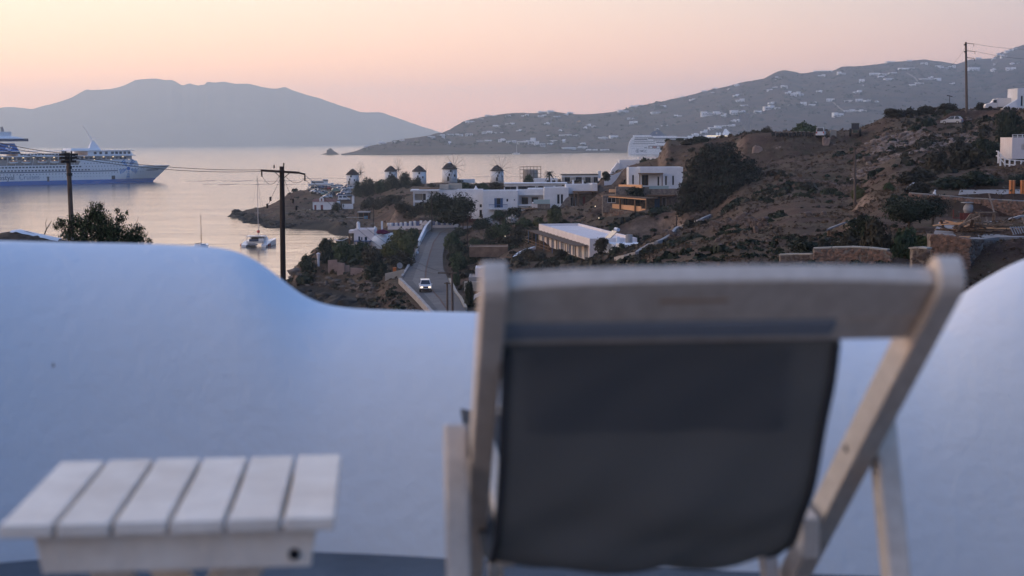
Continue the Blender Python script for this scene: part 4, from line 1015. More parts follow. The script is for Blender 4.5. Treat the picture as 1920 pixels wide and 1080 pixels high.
s.box(1210, 1236, 402, 404, -0.6, 1.0, 'step', M_CONC); s.box(1213, 1234, 399.8, 402, 0.0, 1.6, 'step', M_CONC)
def stones(b, f, n, u0, u1, v0, v1, rg, sz=0.28):
    """knobbly field stones proud of a wall; f(u, v) -> point, outward"""
    for _ in range(n):
        u = rg.uniform(u0, u1); v = rg.uniform(v0, v1); c, nn = f(u, v)
        a = sz * rg.uniform(0.5, 1.15); b.sphere(c, a * 0.5, 5, 3, (1.2, 0.5, 0.75), 0.22, rg)
org = s.o.location
W0, W1 = P(1130.5, 380, 305), P(1212, 380, 296.5)
def wp(u, py, off=0.0):
    """point on the west turned front of the terraced house: u along it, row py, off metres behind the face"""
    px = 1130.5 + 81.5 * u; d = Vector((W1.x - W0.x, W1.y - W0.y, 0)).normalized(); n_ = Vector((-d.y, d.x, 0))
    q = W0.lerp(W1, u); return Vector((q.x, q.y, P(px, py, q.y).z)) + n_ * off - org
def wslab(u0, u1, t0, t1, b0, b1, o0, o1, name, m, label=None):
    q = [wp(u0, b0, o0), wp(u1, b1, o0), wp(u1, t1, o0), wp(u0, t0, o0)]; r_ = [wp(u0, b0, o1), wp(u1, b1, o1), wp(u1, t1, o1), wp(u0, t0, o1)]
    for a_, c_ in zip(q, r_): c_.z = a_.z
    b = MB(); b.add(q + r_, [(0, 1, 2, 3), (7, 6, 5, 4), (3, 2, 6, 7), (4, 5, 1, 0), (0, 3, 7, 4), (1, 5, 6, 2)]); return b.build(name, m, s.o, label=label)
wslab(-.01, 1.01, 365.0, 371.6, 367.0, 373.8, -.2, 3.2, 'pergola_roof', M_BROWNW)
wslab(-.01, 1.01, 366.8, 373.2, 368.4, 375.0, -.26, -.202, 'pergola_beam', M_OCHRE)
for u in (.013, .39, .735, .985): 
    pt, pb = 367.2 + 6.6 * u, 389 + 12 * u; wslab(u - .012, u + .012, pt, pt, pb, pb, 0, .22, 'post', M_BROWNW)
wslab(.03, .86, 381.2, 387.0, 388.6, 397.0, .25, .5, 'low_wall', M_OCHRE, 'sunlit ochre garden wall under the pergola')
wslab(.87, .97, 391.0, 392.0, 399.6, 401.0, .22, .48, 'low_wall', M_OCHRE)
wslab(-.02, 1.02, 388.8, 400.6, 420, 432, -.1, .24, 'retaining_wall', M_GREYSTONE)
b = MB(); rg = random.Random(3)
for _ in range(460):
    u = rg.random(); c_ = wp(u, rg.uniform(390 + 12 * u, 414 + 8 * u), -.1); a_ = .34 * rg.uniform(.5, 1.15); b.sphere(c_, a_ * .5, 5, 3, (1, .8, .75), .22, rg)
tag(b.build('stonework', M_REDSTONE, s.o), kind='stuff')
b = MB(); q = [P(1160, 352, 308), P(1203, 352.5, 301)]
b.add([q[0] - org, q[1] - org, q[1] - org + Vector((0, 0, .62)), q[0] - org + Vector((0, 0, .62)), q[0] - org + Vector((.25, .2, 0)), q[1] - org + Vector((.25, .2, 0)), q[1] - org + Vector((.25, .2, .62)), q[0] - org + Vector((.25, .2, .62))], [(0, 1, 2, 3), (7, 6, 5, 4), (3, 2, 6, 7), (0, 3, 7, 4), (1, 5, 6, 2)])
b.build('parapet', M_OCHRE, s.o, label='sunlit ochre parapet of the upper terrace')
gp = P(1250, 402, 298) - org; Mg = Matrix.Translation(gp) @ Matrix.Rotation(R(-38), 4, 'Z')
b = MB(); b.box(-.9, .9, -.45, .45, -.3, 1.35, Mg); b.build('gate_pier', M_GREYSTONE, s.o)
b = MB(); b.box(-.93, -.903, -.4, .4, -.1, 1.3, Mg); b.build('sunlit_pier_face', M_OCHRE, s.o)  # ochre sheet colours in the low sun's glow on the pier's sunward side
b = MB(); b.box(-1.0, 1.0, -.55, .55, 1.353, 1.5, Mg); b.build('pier_cap', M_CONC, s.o)

# -- long pinkish house with blue posts, seen along its front
Lh = P(1106, 487, 243); Lf = P(1010.5, 470, 287)
d2 = Vector((Lf.x - Lh.x, Lf.y - Lh.y, 0)); Ln = d2.length; ang = math.atan2(d2.y, d2.x)
t = thing('house', 'long pinkish one storey house with blue shutters and a cane veranda, nearest in the valley', 'house', (Lh.x, Lh.y, 8.3), ang - math.pi)
# local: x from 0 (near end) to -Ln (far end) after the half turn -> build along -x, front faces -y side of the house toward the camera's left
fh = []
for i in range(9):
    x = Ln * (0.05 + i * 0.105); fh.append((x, x + 1.05, 0.1, 2.15))
b = MB(); M = Matrix.Identity(4)
b2 = MB(); pierced(b2, Ln, 7.5, 3.1, [(Ln - o[1], Ln - o[0], o[2], o[3]) for o in fh], (), 0.25, None, -Ln, 0, 0)
b2.box(-Ln, 0, 0, 0.3, 3.1, 3.5); b2.box(-Ln, 0, 7.2, 7.5, 3.1, 3.5); b2.box(-Ln, -Ln + 0.3, 0.3, 7.2, 3.1, 3.5); b2.box(-0.3, 0, 0.3, 7.2, 3.1, 3.5)
b2.build('wall', M_PINK, t)
for o in fh:
    x0, x1 = -o[1], -o[0]
    b = MB(); b.box(x0 + 0.01, x1 - 0.01, 0.12, 0.2, o[2] + 0.01, o[3] - 0.01); dr = b.build('door', M_WHITE, t)
    for xs in (x0 - 0.5, x1 + 0.02):
        b = MB(); b.box(xs, xs + 0.48, -0.06, -0.003, o[2], o[3]); b.build('shutter', M_BLUEW, dr)
b = MB(); b.box(-Ln + 0.4, -0.8, -2.2, -0.05, 2.28, 2.38); b.build('cane_roof', mat('old_cane', (0.16, 0.13, 0.115), 0.95, col2=(0.09, 0.075, 0.07), scale=5, stretch=(1, 6, 1)), t)
for i in range(12):
    x = -0.9 - i * (Ln - 1.8) / 11
    b = MB(); b.box(x - 0.06, x + 0.06, -2.15, -2.03, -0.9, 2.42); b.build('post', M_BLUEW if i % 2 else M_BROWNW, t)
for i in range(15):
    x = -1.2 - i * (Ln - 2.0) / 14
    b = MB(); b.box(x - 0.04, x + 0.04, -2.9 - (i % 3) * 0.2, -0.1, 2.43, 2.5); b.build('rafter', M_BROWNW, t)
b = MB(); b.box(-Ln - 0.5, -1.0, -2.6, -0.02, -0.75, -0.55); b.build('veranda_deck', M_PINK, t)
for zz in (0.25, 0.75):
    b = MB(); b.box(-Ln - 0.5, -Ln * 0.45, -2.5, -2.42, zz, zz + 0.07); b.build('rail', M_BROWNW, t)
for i in range(6):
    x = -Ln - 0.3 + i * 2.0; b = MB(); b.box(x - 0.12, x + 0.12, -2.5, -2.26, -3.0, -0.75); b.build('pier', M_CONC, t)
b = MB(); b.box(-0.001, 5.0, 2.5, 7.2, 0.0, 2.9); b.box(5.003, 9.4, 3.0, 7.4, 0.0, 3.1); b.build('end_wing', M_WHITE, t)
b = MB(); b.lathe([(0.55, 2.85), (0.55, 4.3)], (4.2, 5.2, 0), 12); b.build('chimney', M_CONC, t)
b = MB(); b.box(0.6, 1.1, 4.0, 4.5, 2.9, 3.7); b.build('chimney', M_WHITE, t)
b = MB(); b.add([(-4.6, 3.2, 3.15), (-1.2, 3.2, 3.15), (-1.2, 4.6, 4.5), (-4.6, 4.6, 4.5), (-4.6, 3.3, 3.1), (-1.2, 3.3, 3.1), (-1.2, 4.7, 4.45), (-4.6, 4.7, 4.45)], [(0, 1, 2, 3), (7, 6, 5, 4), (0, 4, 5, 1), (2, 6, 7, 3), (0, 3, 7, 4), (1, 5, 6, 2)])
sp = b.build('solar_panel', mat('solar_glass', (0.06, 0.075, 0.10), 0.25, spec=0.5), t)
b = MB(); b.tube([(-3.9, 4.95, 4.7), (-1.9, 4.95, 4.7)], 0.28, 12); b.build('water_tank', mat('pale_blue_tank', (0.35, 0.45, 0.60), 0.4), sp)

# -- small lane houses beside the road, mostly behind the deckchair's post
s = Site('house', 'small stone and plaster lane house with a white stair parapet beside the road', 'house', 876, 560, 226)
s.wall(878, 925, 523, 548, 3.0, 6, m=M_CONC, parapet=0.15); s.wall(890, 930, 508, 525, 5, 5, m=M_PINK, parapet=0.15)
s.box(870, 900, 531, 548, 1.8, 2.9, 'lower_wall', M_BEIGE)
b = MB(); poly = [(871, 577), (872, 571), (881, 560), (890, 551), (905, 545), (905, 552), (892, 557), (884, 566), (878, 577)]
n = len(poly); b.add([(s.X(u), y, s.Z(v)) for y in (-1.2, -0.8) for u, v in poly], [tuple(range(n)), tuple(reversed(range(n, 2 * n)))] + [(i, n + i, n + (i + 1) % n, (i + 1) % n) for i in range(n)])
b.build('stair_parapet', M_WHITE, s.o)
s = Site('shelter', 'low beige walled yard with a flat roof below the oleander bushes', 'shelter', 880, 478, 275)
s.wall(880, 952, 463, 482, 0, 6, m=mat('earth_plaster', (0.24, 0.16, 0.115), 0.95, col2=(0.13, 0.085, 0.062), scale=0.7), parapet=0.15)
s = Site('shelter', 'open boat shelter with a pale flat roof at the edge of the bay', 'shelter', 671, 411, 432)
s.box(671.5, 694, 396.5, 398.5, -2.5, 1.5, 'roof', M_CONC); s.box(672, 693.5, 398.5, 411, 1.4, 1.6, 'back_wall', M_DARKIN)
for px in (672.5, 683, 693): s.post(px, 398.5, 411, -2.3, 0.1)
s.box(652, 692, 405.8, 407, -4, -3.6, 'quay_rail', M_CONC)
s.box(683, 690, 405, 409.5, -1.6, -0.4, 'blue_boat', mat('sky_blue_paint', (0.10, 0.28, 0.45), 0.6))

# ------------------------------------------------------------------ plants
def leafmat(name, a, b_, sc=1.2): return mat(name, a, 0.75, col2=b_, scale=sc, detail=3, spec=0.2, objvar=0.12)
M_DARKG = leafmat('dark_green_leaves', (0.030, 0.040, 0.020), (0.014, 0.020, 0.012))
M_OLIVE = leafmat('olive_green_leaves', (0.125, 0.125, 0.045), (0.05, 0.055, 0.022))
M_GREEN = leafmat('green_leaves', (0.060, 0.085, 0.036), (0.022, 0.036, 0.018))
M_DRY = leafmat('dry_brown_leaves', (0.105, 0.075, 0.040), (0.050, 0.038, 0.022))
M_DUSK = leafmat('brown_green_leaves', (0.050, 0.042, 0.026), (0.022, 0.021, 0.014))
M_BARK = mat('bark', (0.10, 0.075, 0.055), 0.95, var=0.5, scale=6)
M_BRACT = leafmat('purple_bracts', (0.22, 0.02, 0.10), (0.10, 0.01, 0.05))
M_WFLOW = leafmat('white_oleander_flowers', (0.62, 0.60, 0.58), (0.40, 0.38, 0.36))
M_RFLOW = leafmat('red_oleander_flowers', (0.18, 0.05, 0.05), (0.07, 0.03, 0.03))

def leaf_arrays(n, blobs, ll, lw, seed, droop=0.0, shell=0.45):
    g = np.random.default_rng(seed)
    bl = np.array(blobs, float)
    wgt = (bl[:, 3] * bl[:, 4] + bl[:, 4] * bl[:, 5] + bl[:, 3] * bl[:, 5]); wgt /= wgt.sum()
    k = g.choice(len(bl), n, p=wgt)
    d = g.normal(size=(n, 3)); d /= np.linalg.norm(d, axis=1)[:, None]
    lump = 1 + 0.16 * np.sin(d[:, 0] * 5 + k * 1.7) * np.sin(d[:, 1] * 6 + k) + 0.12 * np.sin(d[:, 2] * 9 + k * 2.3)
    rad = (1 - shell * g.random(n) ** 1.6) * lump
    p = bl[k, :3] + d * rad[:, None] * bl[k, 3:6]
    nrm = d + g.normal(size=(n, 3)) * 0.55; nrm /= np.linalg.norm(nrm, axis=1)[:, None]
    a = np.cross(nrm, g.normal(size=(n, 3))); a /= np.linalg.norm(a, axis=1)[:, None]
    if droop: a[:, 2] -= droop; a /= np.linalg.norm(a, axis=1)[:, None]
    b_ = np.cross(nrm, a); b_ /= np.maximum(np.linalg.norm(b_, axis=1)[:, None], 1e-6)
    s = g.uniform(0.6, 1.25, n)[:, None]
    a = a * s * ll / 2; b_ = b_ * s * lw / 2
    V = np.stack([p - a, p - b_ * 0.9 - a * 0.1, p + a, p + b_ * 0.9 - a * 0.1], 1).reshape(-1, 3)
    return V, np.arange(4 * n).reshape(-1, 4)
def leaf_mesh(name, m, *a, **k):
    V, Q = leaf_arrays(*a, **k)
    return np_mesh(name, V, Q, m, smooth=False)

def clumps(seed, n, sx=1.0, sy=1.0, sz=1.0, low=0.25):
    r = random.Random(seed); out = []
    for i in range(n):
        a = r.uniform(0, 2 * math.pi); q = r.uniform(0.15, 0.62)
        z = r.uniform(low, 0.78); s = r.uniform(0.28, 0.46)
        out.append((q * math.cos(a) * sx, q * math.sin(a) * sy, z * sz, s * sx, s * sy, s * 0.85 * sz))
    return out
BUSH = {}
def bush_mesh(m, var):
    """bush of unit half width and unit height, shared between copies"""
    key = (m.name, var)
    if key not in BUSH:
        bl = [(0, 0, 0.35, 0.72, 0.72, 0.42)] + clumps(var * 7 + 1, 7)
        BUSH[key] = leaf_mesh('bush', m, 1500, bl, 0.20, 0.12, var + 11)
    return BUSH[key]
ORD = ['first', 'second', 'third', 'fourth', 'fifth', 'sixth', 'seventh', 'eighth', 'ninth', 'tenth', 'eleventh', 'twelfth']
_bv = [0]
def bush(label, px, py, wpx, hpx, m, group=None, cat='bush', Y=None, depth=0.8, y0=60):
    p = P(px, py, Y) if Y else land(px, py, y0)
    k = p.y / F
    _bv[0] += 1
    o = link('bush', bush_mesh(m, _bv[0] % 4), None, (p.x, p.y + wpx * k * 0.2, p.z - 0.12 * hpx * k), rng.uniform(0, 6.28))
    o.scale = (wpx * k * 0.56, wpx * k * 0.56 * depth, hpx * k * 1.08)
    return tag(o, label, cat, group)
CROWN = {}
def tree(label, px, py, wpx, hpx, m, group=None, trunk=0.25, var=0, Y=None, n=2600, leaf=0.13, y0=60, name='tree', flat=1.0):
    p = P(px, py, Y) if Y else land(px, py, y0)
    k = p.y / F; W, H = wpx * k, hpx * k
    t = thing(name, label, 'tree', (p.x, p.y, p.z - 0.2), 0, group)
    key = (m.name, var, n, flat)
    if key not in CROWN:
        bl = [(0, 0, 0.42, 0.66, 0.66, 0.40 * flat)] + clumps(var * 13 + 3, 12, low=0.2)
        CROWN[key] = leaf_mesh('crown', m, n, bl, leaf, leaf * 0.6, var + 5)
    c = link('crown', CROWN[key], t, (0, 0, H * trunk * 0.75), rng.uniform(0, 6.28))
    c.scale = (W * 0.56, W * 0.56, H * (1 - trunk * 0.75) * 1.04)
    b = MB(); r = random.Random(var * 3 + 1)
    top = H * 0.62; b.tube([(0, 0, -0.4), (0.03 * W, 0, H * 0.25), (0.0, 0.04 * W, top)], [0.035 * H + 0.04, 0.026 * H + 0.03, 0.012 * H], 7)
    for i in range(5):
        a = i * 1.26 + r.uniform(0, 0.6); z0_ = H * r.uniform(0.18, 0.4)
        b.tube([(0.02 * W, 0, z0_), (0.2 * W * math.cos(a), 0.2 * W * math.sin(a), z0_ + H * 0.18), (0.36 * W * math.cos(a), 0.36 * W * math.sin(a), z0_ + H * 0.34)], [0.016 * H + 0.02, 0.011 * H, 0.005 * H], 5)
    b.build('trunk', M_BARK, t)
    return t

g = 'dark trees between the car park and the windmills'
for i, (px, py, wd, hh) in enumerate([(673, 372, 28, 32), (692, 371, 30, 36), (714, 367, 36, 33), (737, 365, 34, 37), (759, 363, 36, 38), (780, 360, 28, 30)]):
    tree(f'dark bushy tree below the windmills, {ORD[i]} from the left in the clump', px, py, wd, hh, M_DARKG if i != 2 else M_GREEN, g, 0.1, i % 3, Y=590 + 6 * (i % 3))
g = 'low brown scrub bushes under the dark trees'
for i, (px, py, wd, hh) in enumerate([(690, 391, 40, 22), (712, 392, 34, 20), (735, 384, 44, 18), (757, 402, 40, 20), (790, 398, 46, 20), (772, 412, 44, 16)]):
    bush(f'brown green scrub bush on the slope under the windmill trees, {ORD[i]} from the left', px, py, wd, hh, M_DUSK, g, y0=380)
tree('round dark tree in front of the white chapel yard', 631.5, 404, 27, 24, M_DARKG, None, 0.1, 1, Y=546)
tree('broad dark pine like tree in front of the framed hotel, upper left of the pair', 829, 407, 74, 49, M_DARKG, 'big dark trees before the white houses', 0.12, 2, Y=351, n=4200, leaf=0.10)
tree('broad dark tree touching the long white wing, lower right of the pair', 866, 414, 66, 49, M_DARKG, 'big dark trees before the white houses', 0.1, 0, Y=349, n=4200, leaf=0.10)
bush('dark shrub mass at the foot of the two big dark trees', 845, 415, 100, 26, M_DARKG, None, Y=346)
g = 'dark hedge bushes behind the white roofs'
for i, (px, py, wd, hh) in enumerate([(871, 358, 30, 16), (889, 358, 30, 15), (908, 358, 30, 15), (928, 358, 32, 16)]):
    bush(f'dark bush above the flat white roofs, {ORD[i]} from the left', px, py, wd, hh, M_DUSK if i % 2 else M_GREEN, g, Y=440)
tree('small round green tree below the scaffolded tower', 991.5, 352, 26, 24, M_GREEN, None, 0.25, 1, Y=500)
# oleanders along the white row
g = 'bushes along the foot of the white houses'
for i, (px, py, wd, hh, m) in enumerate([(882, 418, 36, 18, M_RFLOW), (906, 412, 30, 16, M_DUSK), (934, 412, 40, 18, M_GREEN), (962, 410, 40, 20, M_DARKG), (903, 430, 44, 20, M_DARKG), (985, 425, 40, 18, M_GREEN), (1010, 424, 40, 16, M_OLIVE), (920, 452, 40, 26, M_DARKG), (940, 446, 50, 26, M_GREEN), (975, 444, 50, 24, M_DUSK), (1003, 446, 40, 18, M_DUSK), (960, 466, 60, 22, M_DUSK)]):
    bush(f'{["red flowering", "brown green", "green", "dark green", "dark green", "green", "olive", "dark green", "green", "brown green", "brown green", "brown green"][i]} shrub below the balcony house, {ORD[i]} in its garden', px, py, wd, hh, m, g, y0=270)
for i, (px, py, wd, hh) in enumerate([(912.5, 424, 22, 15), (929, 429, 15, 15), (954, 424, 38, 20)]):
    bush(['white flowering oleander nearest the red bush', 'small white flowering oleander between two larger ones', 'large white flowering oleander left of the pergola'][i], px, py, wd, hh, M_GREEN, 'white oleanders', y0=270)
    p = land(px, py, 270); k = p.y / F
    V, Q = leaf_arrays(140, [(0, -0.35, 0.66, 0.95, 0.5, 0.36)], 0.22, 0.18, i + 60)
    fl = link('flowers', np_mesh('flowers', V, Q, M_WFLOW, False), bpy.context.scene.objects[C.objects[-1].name], (0, 0, 0))
bush('dry yellowish reed bush beside the stone pavilion', 1042, 421, 46, 28, M_OLIVE, None, y0=300)
bush('dark shrub in front of the stone pavilion', 1043, 404, 22, 20, M_DARKG, None, y0=300)
# along the road
g = 'rounded dark green hedge bushes on the right of the road'
for i, (px, py, wd, hh, Y) in enumerate([(865, 447, 52, 22, 335), (852, 470, 44, 34, 308), (855, 487, 40, 30, 292), (862, 508, 50, 36, 273), (885, 505, 40, 34, 276), (857, 534, 18, 34, 250), (879, 577, 28, 48, 222), (893, 470, 36, 24, 305)]):
    bush(f'rounded dark green hedge bush right of the road, {ORD[i]} counted down the slope', px, py, wd, hh, M_GREEN if i % 2 else M_DARKG, g, Y=Y)
g = 'bushes on the cliff top left of the road'
for i, (px, py, wd, hh, m, Y) in enumerate([(757, 464, 68, 36, M_OLIVE, 296), (730, 482, 64, 30, M_OLIVE, 288), (765, 486, 40, 30, M_OLIVE, 286), (700, 496, 60, 34, M_DUSK, 280), (745, 502, 70, 30, M_DUSK, 276), (672, 488, 56, 34, M_GREEN, 284), (640, 490, 56, 36, M_GREEN, 284), (608, 470, 42, 24, M_DARKG, 294), (612, 492, 36, 30, M_DARKG, 284), (577, 506, 40, 28, M_DARKG, 282), (705, 534, 46, 42, M_DARKG, 268), (775, 447, 30, 20, M_GREEN, 320)]):
    bush(f'{ {M_OLIVE.name: "olive green", M_DUSK.name: "brown green", M_GREEN.name: "deep green", M_DARKG.name: "very dark"}[m.name]} cliff top bush by the pinkish house, {ORD[i]} from the road', px, py, wd, hh, m, g, Y=Y)
bush('dry yellow grass tussock on the cliff edge', 622, 515, 24, 12, M_DRY, None, Y=279)
bush('purple bougainvillea arching over the round chimneyed house', 719, 438.5, 30, 8, M_BRACT, None, Y=302)
bush('dark creeper over the upper pergola of the terraced house', 1194, 372, 44, 22, M_DARKG, None, Y=302.5)
tr_ = bush('dark cypress arch bush on the rim beside the boundary wall', 1138, 337, 22, 16, M_DARKG, None, Y=352)

# large dark tree beside the terraced house
p = P(1345, 407, 276); k = p.y / F
t = thing('tree', 'very large dark spreading tree right of the terraced house', 'tree', (p.x, p.y, p.z - 0.3))
def cb(px, py, r, dy=0.0, q=0.9): return ((px - 1345) * k, dy, (407 - py) * k, r * k, r * k, r * k * q)
blobs = [cb(1345, 350, 55), cb(1310, 345, 36), cb(1300, 375, 34, -1), cb(1375, 330, 44, 1), cb(1400, 345, 32), cb(1345, 305, 40, 1), cb(1365, 290, 28, 1), cb(1310, 310, 26), cb(1290, 390, 24, -1.5), cb(1340, 385, 40, -2), cb(1385, 380, 36, -1), cb(1410, 370, 26), cb(1275, 385, 14, -2), cb(1330, 280, 16, 1), cb(1405, 315, 22, 1), cb(1290, 350, 20, -1), cb(1318, 288, 14)]
link('crown', leaf_mesh('crown', M_DUSK, 15000, blobs, 0.62, 0.34, 91), t)
link('crown', leaf_mesh('crown', M_DARKG, 9000, [(x, y + 0.3, z, a * 0.9, b_ * 0.9, c * 0.9) for x, y, z, a, b_, c in blobs], 0.62, 0.36, 92), t)
b = MB(); b.tube([(0, 0, -0.5), (0.2, 0, 2), (0.4, 0.3, 5.5)], [0.55, 0.42, 0.2], 8)
for a in (0.3, 1.7, 2.9, 4.1, 5.2): b.tube([(0.2, 0, 1.8), (1.8 * math.cos(a), 1.8 * math.sin(a), 4.2), (3.6 * math.cos(a), 3.6 * math.sin(a), 6.6)], [0.26, 0.16, 0.06], 6)
b.build('trunk', M_BARK, t)

# right hand slope
for a in (('dark tree with a leaning trunk at the left end of the upper parking ledge', 1437, 268, 24, 30, M_DUSK, None, 0.2, 1, 326),
          ('round dark tree with flat twin trunks in front of the long stone terrace wall', 1702, 428, 132, 66, M_DARKG, None, 0.3, 2, 128),
          ('dark tree right of the round one, against the stone terrace wall', 1748, 412, 66, 48, M_DUSK, None, 0.3, 0, 134)):
    tree(a[0], *a[1:6], a[6], a[7], a[8], Y=a[9], n=5200, leaf=0.085)
bush('wide dark green bush behind the parked van on the upper ledge', 1516, 256, 64, 28, M_GREEN, None, Y=340)
g = 'bushes on the skyline of the near slope'
for i, (px, py, wd, hh, m) in enumerate([(1290, 272, 40, 12, M_DUSK), (1318, 270, 36, 12, M_DARKG), (1680, 219, 50, 16, M_DUSK), (1708, 217, 44, 16, M_DUSK), (1735, 214, 40, 16, M_DUSK), (1782, 212, 62, 18, M_DUSK), (1842, 208, 40, 16, M_DUSK)]):
    bush(f'low brown bush on the skyline of the near slope, {ORD[i]} from the left', px, py, wd, hh, m, g, Y=350 if px < 1400 else 322)
g = 'dark shrubs on the right hand slope'
for i, (px, py, wd, hh, m) in enumerate([(1720, 345, 90, 30, M_DUSK), (1760, 322, 80, 38, M_DUSK), (1810, 318, 90, 46, M_DUSK), (1855, 300, 70, 40, M_DARKG), (1835, 350, 110, 28, M_DARKG), (1780, 356, 100, 24, M_DARKG), (1895, 262, 56, 52, M_DARKG), (1915, 350, 60, 22, M_DARKG), (1800, 285, 60, 24, M_DUSK), (1720, 362, 60, 20, M_DUSK)]):
    bush(f'{"very dark" if m is M_DARKG else "dark brown"} shrub on the slope below the silver car, {ORD[i]} of the thicket', px, py, wd, hh, m, g, y0=155)
g = 'bushes behind the near garden walls'
for i, (px, py, wd, hh, m) in enumerate([(1512, 479, 74, 26, M_DARKG), (1548, 478, 36, 24, M_DUSK), (1600, 470, 70, 34, M_DUSK), (1650, 476, 84, 66, M_DUSK), (1625, 450, 70, 44, M_DARKG), (1700, 486, 66, 58, M_GREEN), (1612, 372, 34, 24, M_OLIVE), (1670, 360, 26, 18, M_GREEN), (1730, 478, 40, 36, M_GREEN)]):
    bush(f'{ {M_DUSK.name: "brownish", M_DARKG.name: "very dark", M_GREEN.name: "leafy green", M_OLIVE.name: "pale olive"}[m.name]} bush behind the near garden wall, {ORD[i]} of them', px, py, wd, hh, m, g, y0=86)
g = 'bushes round the long pinkish house'
for i, (px, py, wd, hh, Y) in enumerate([(1126, 469, 38, 24, 240), (1160, 484, 52, 28, 232), (1192, 466, 32, 26, 246), (1050, 490, 32, 22, 248), (1074, 497, 40, 18, 240), (1030, 500, 50, 18, 240), (985, 492, 50, 26, 252), (1212, 455, 26, 14, 255)]):
    bush(f'dark rounded bush round the long pinkish house, {ORD[i]} of them', px, py, wd, hh, M_DARKG if i % 3 else M_DUSK, g, Y=Y)
bush('rust brown dry bush under the veranda of the long house', 1010, 496, 60, 26, M_DRY, None, Y=246)

# the palm on the headland
p = P(1030, 352, 480)
t = thing('palm_tree', 'lone palm with a thick skirt on the headland', 'palm', p)
b = MB(); b.tube([(0, 0, -0.3), (0.1, 0, 2), (0, 0, 4.3)], [0.28, 0.22, 0.26], 8); b.build('trunk', M_BARK, t)
for i in range(22):
    a = i * 2.39996; el = R(75 - 5.2 * i); L = 2.0 + 0.3 * math.sin(i)
    b = MB(); o = Vector((0, 0, 4.2)); dr = Vector((math.cos(a), math.sin(a), 0)); sd = Vector((-dr.y, dr.x, 0)); pts = []
    for q in range(6):
        u = q / 5; pts.append(o + dr * (L * u * math.cos(el * (1 - 0.4 * u))) + Vector((0, 0, L * (u * math.sin(el) - 0.55 * u * u))))
    rows = [[p_ - sd * 0.26 * math.sin(math.pi * min(1, 0.12 + u * 0.9)) - Vector((0, 0, 0.12)), p_, p_ + sd * 0.26 * math.sin(math.pi * min(1, 0.12 + u * 0.9)) - Vector((0, 0, 0.12))] for p_, u in zip(pts, np.linspace(0, 1, 6))]
    b.grid(rows); b.build('frond', M_DARKG, t)

# eucalyptus like tree close below the terrace
p = ground(P(190, 450, 60).x, 60.0); kx = 60.0 / F
t = thing('tree', 'loose drooping leafed dark green tree behind the wall beside the leaning pole', 'tree', p)
zz = lambda py: P(190, py, 60).z - p.z
def nb(px, py, r, dy=0.0): return ((px - 190) * kx, dy, zz(py), r * kx * 1.15, r * kx * 1.15, r * kx)
nbl = [nb(190, 430, 30), nb(160, 425, 26, .2), nb(215, 432, 26, -.2), nb(180, 396, 18), nb(172, 408, 18, .3), nb(196, 410, 14, -.2), nb(140, 415, 16, .1), nb(116, 418, 13), nb(124, 436, 14, .3), nb(225, 410, 11, .2), nb(243, 442, 20), nb(262, 430, 11, -.2), nb(258, 448, 16, .2), nb(150, 450, 30), nb(205, 455, 34), nb(246, 460, 26), nb(188, 385, 8), nb(222, 395, 6), nb(280, 452, 7), nb(105, 425, 5), nb(240, 398, 4)]
V1, Q1 = leaf_arrays(5200, nbl, 0.17, 0.034, 71, droop=0.9, shell=0.75)
link('crown', np_mesh('crown', V1, Q1, M_GREEN, False), t)
V1, Q1 = leaf_arrays(5200, [(x, y, z - 0.03, a * 0.85, b_ * 0.85, c * 0.85) for x, y, z, a, b_, c in nbl], 0.16, 0.045, 72, droop=0.7, shell=0.8)
link('crown', np_mesh('crown', V1, Q1, M_DARKG, False), t)
b = MB(); b.tube([(0, 0, -0.3), (0.05, 0, 0.8), (-0.1, 0, zz(430))], [0.14, 0.11, 0.06], 7)
for bl in nbl[:12]: b.tube([(0, 0, 0.9), (bl[0] * 0.6, bl[1] * 0.6, bl[2] * 0.75), (bl[0], bl[1], bl[2] + bl[5] * 0.7)], [0.05, 0.03, 0.008], 5)
for px, py in ((198, 374), (226, 384), (240, 396), (262, 405), (283, 446)):
    b.tube([((px - 190) * kx * 0.8, 0, zz(py + 26)), ((px - 190) * kx * 0.95, 0, zz(py + 10)), ((px - 190) * kx, 0, zz(py))], [0.012, 0.007, 0.003], 4)
b.build('trunk', M_BARK, t)
# leaning bare branch and rock mound by the wall
p = ground(P(80, 450, 58).x, 58.0)
t = thing('dead_sapling', 'bare forked twig of a dead sapling leaning beside the whitewashed mound', 'sapling', p); kx2 = 58.0 / F
f = lambda px, py: Vector((P(px, py, 58).x - p.x, 0, P(px, py, 58).z - p.z))
b = MB(); b.tube([(0, 0, -0.3), f(80, 447), f(87, 430), f(97, 414)], [0.035, 0.03, 0.022, 0.01], 5); b.build('stem', M_BARK, t)
b = MB(); b.tube([f(87, 430), f(85.5, 418), f(88.5, 408)], [0.013, 0.009, 0.005], 4); b.build('twig', M_BARK, t)
V1, Q1 = leaf_arrays(60, [(f(77, 443).x, 0, f(77, 443).z, 0.07, 0.07, 0.09)], 0.06, 0.03, 5); link('leaves', np_mesh('leaves', V1, Q1, M_GREEN, False), t)
mp = P(20, 448, 57)
rows = []; mnd = [(-90, 462), (-50, 446), (-15, 438), (10, 433.5), (32, 434), (55, 440), (75, 446), (100, 449), (125, 456)]
for j in range(9):
    v = j / 8; q = math.sin(math.pi * v) ** 0.7
    rows.append([(P(px, 0, 57).x + 0 * j, 55.6 + 3.2 * v + 0.08 * math.sin(px), P(px, 580, 57).z + (P(px, py, 57).z - P(px, 580, 57).z) * q + 0.02 * math.sin(px * 1.3 + j * 2)) for px, py in mnd])
b = MB(); b.grid(rows); o = b.build('rock_mound', mat('mound_earth', (0.10, 0.075, 0.055), 0.95, col2=(0.05, 0.04, 0.032), scale=6, bump=0.9, bscale=9), None, smooth=True)
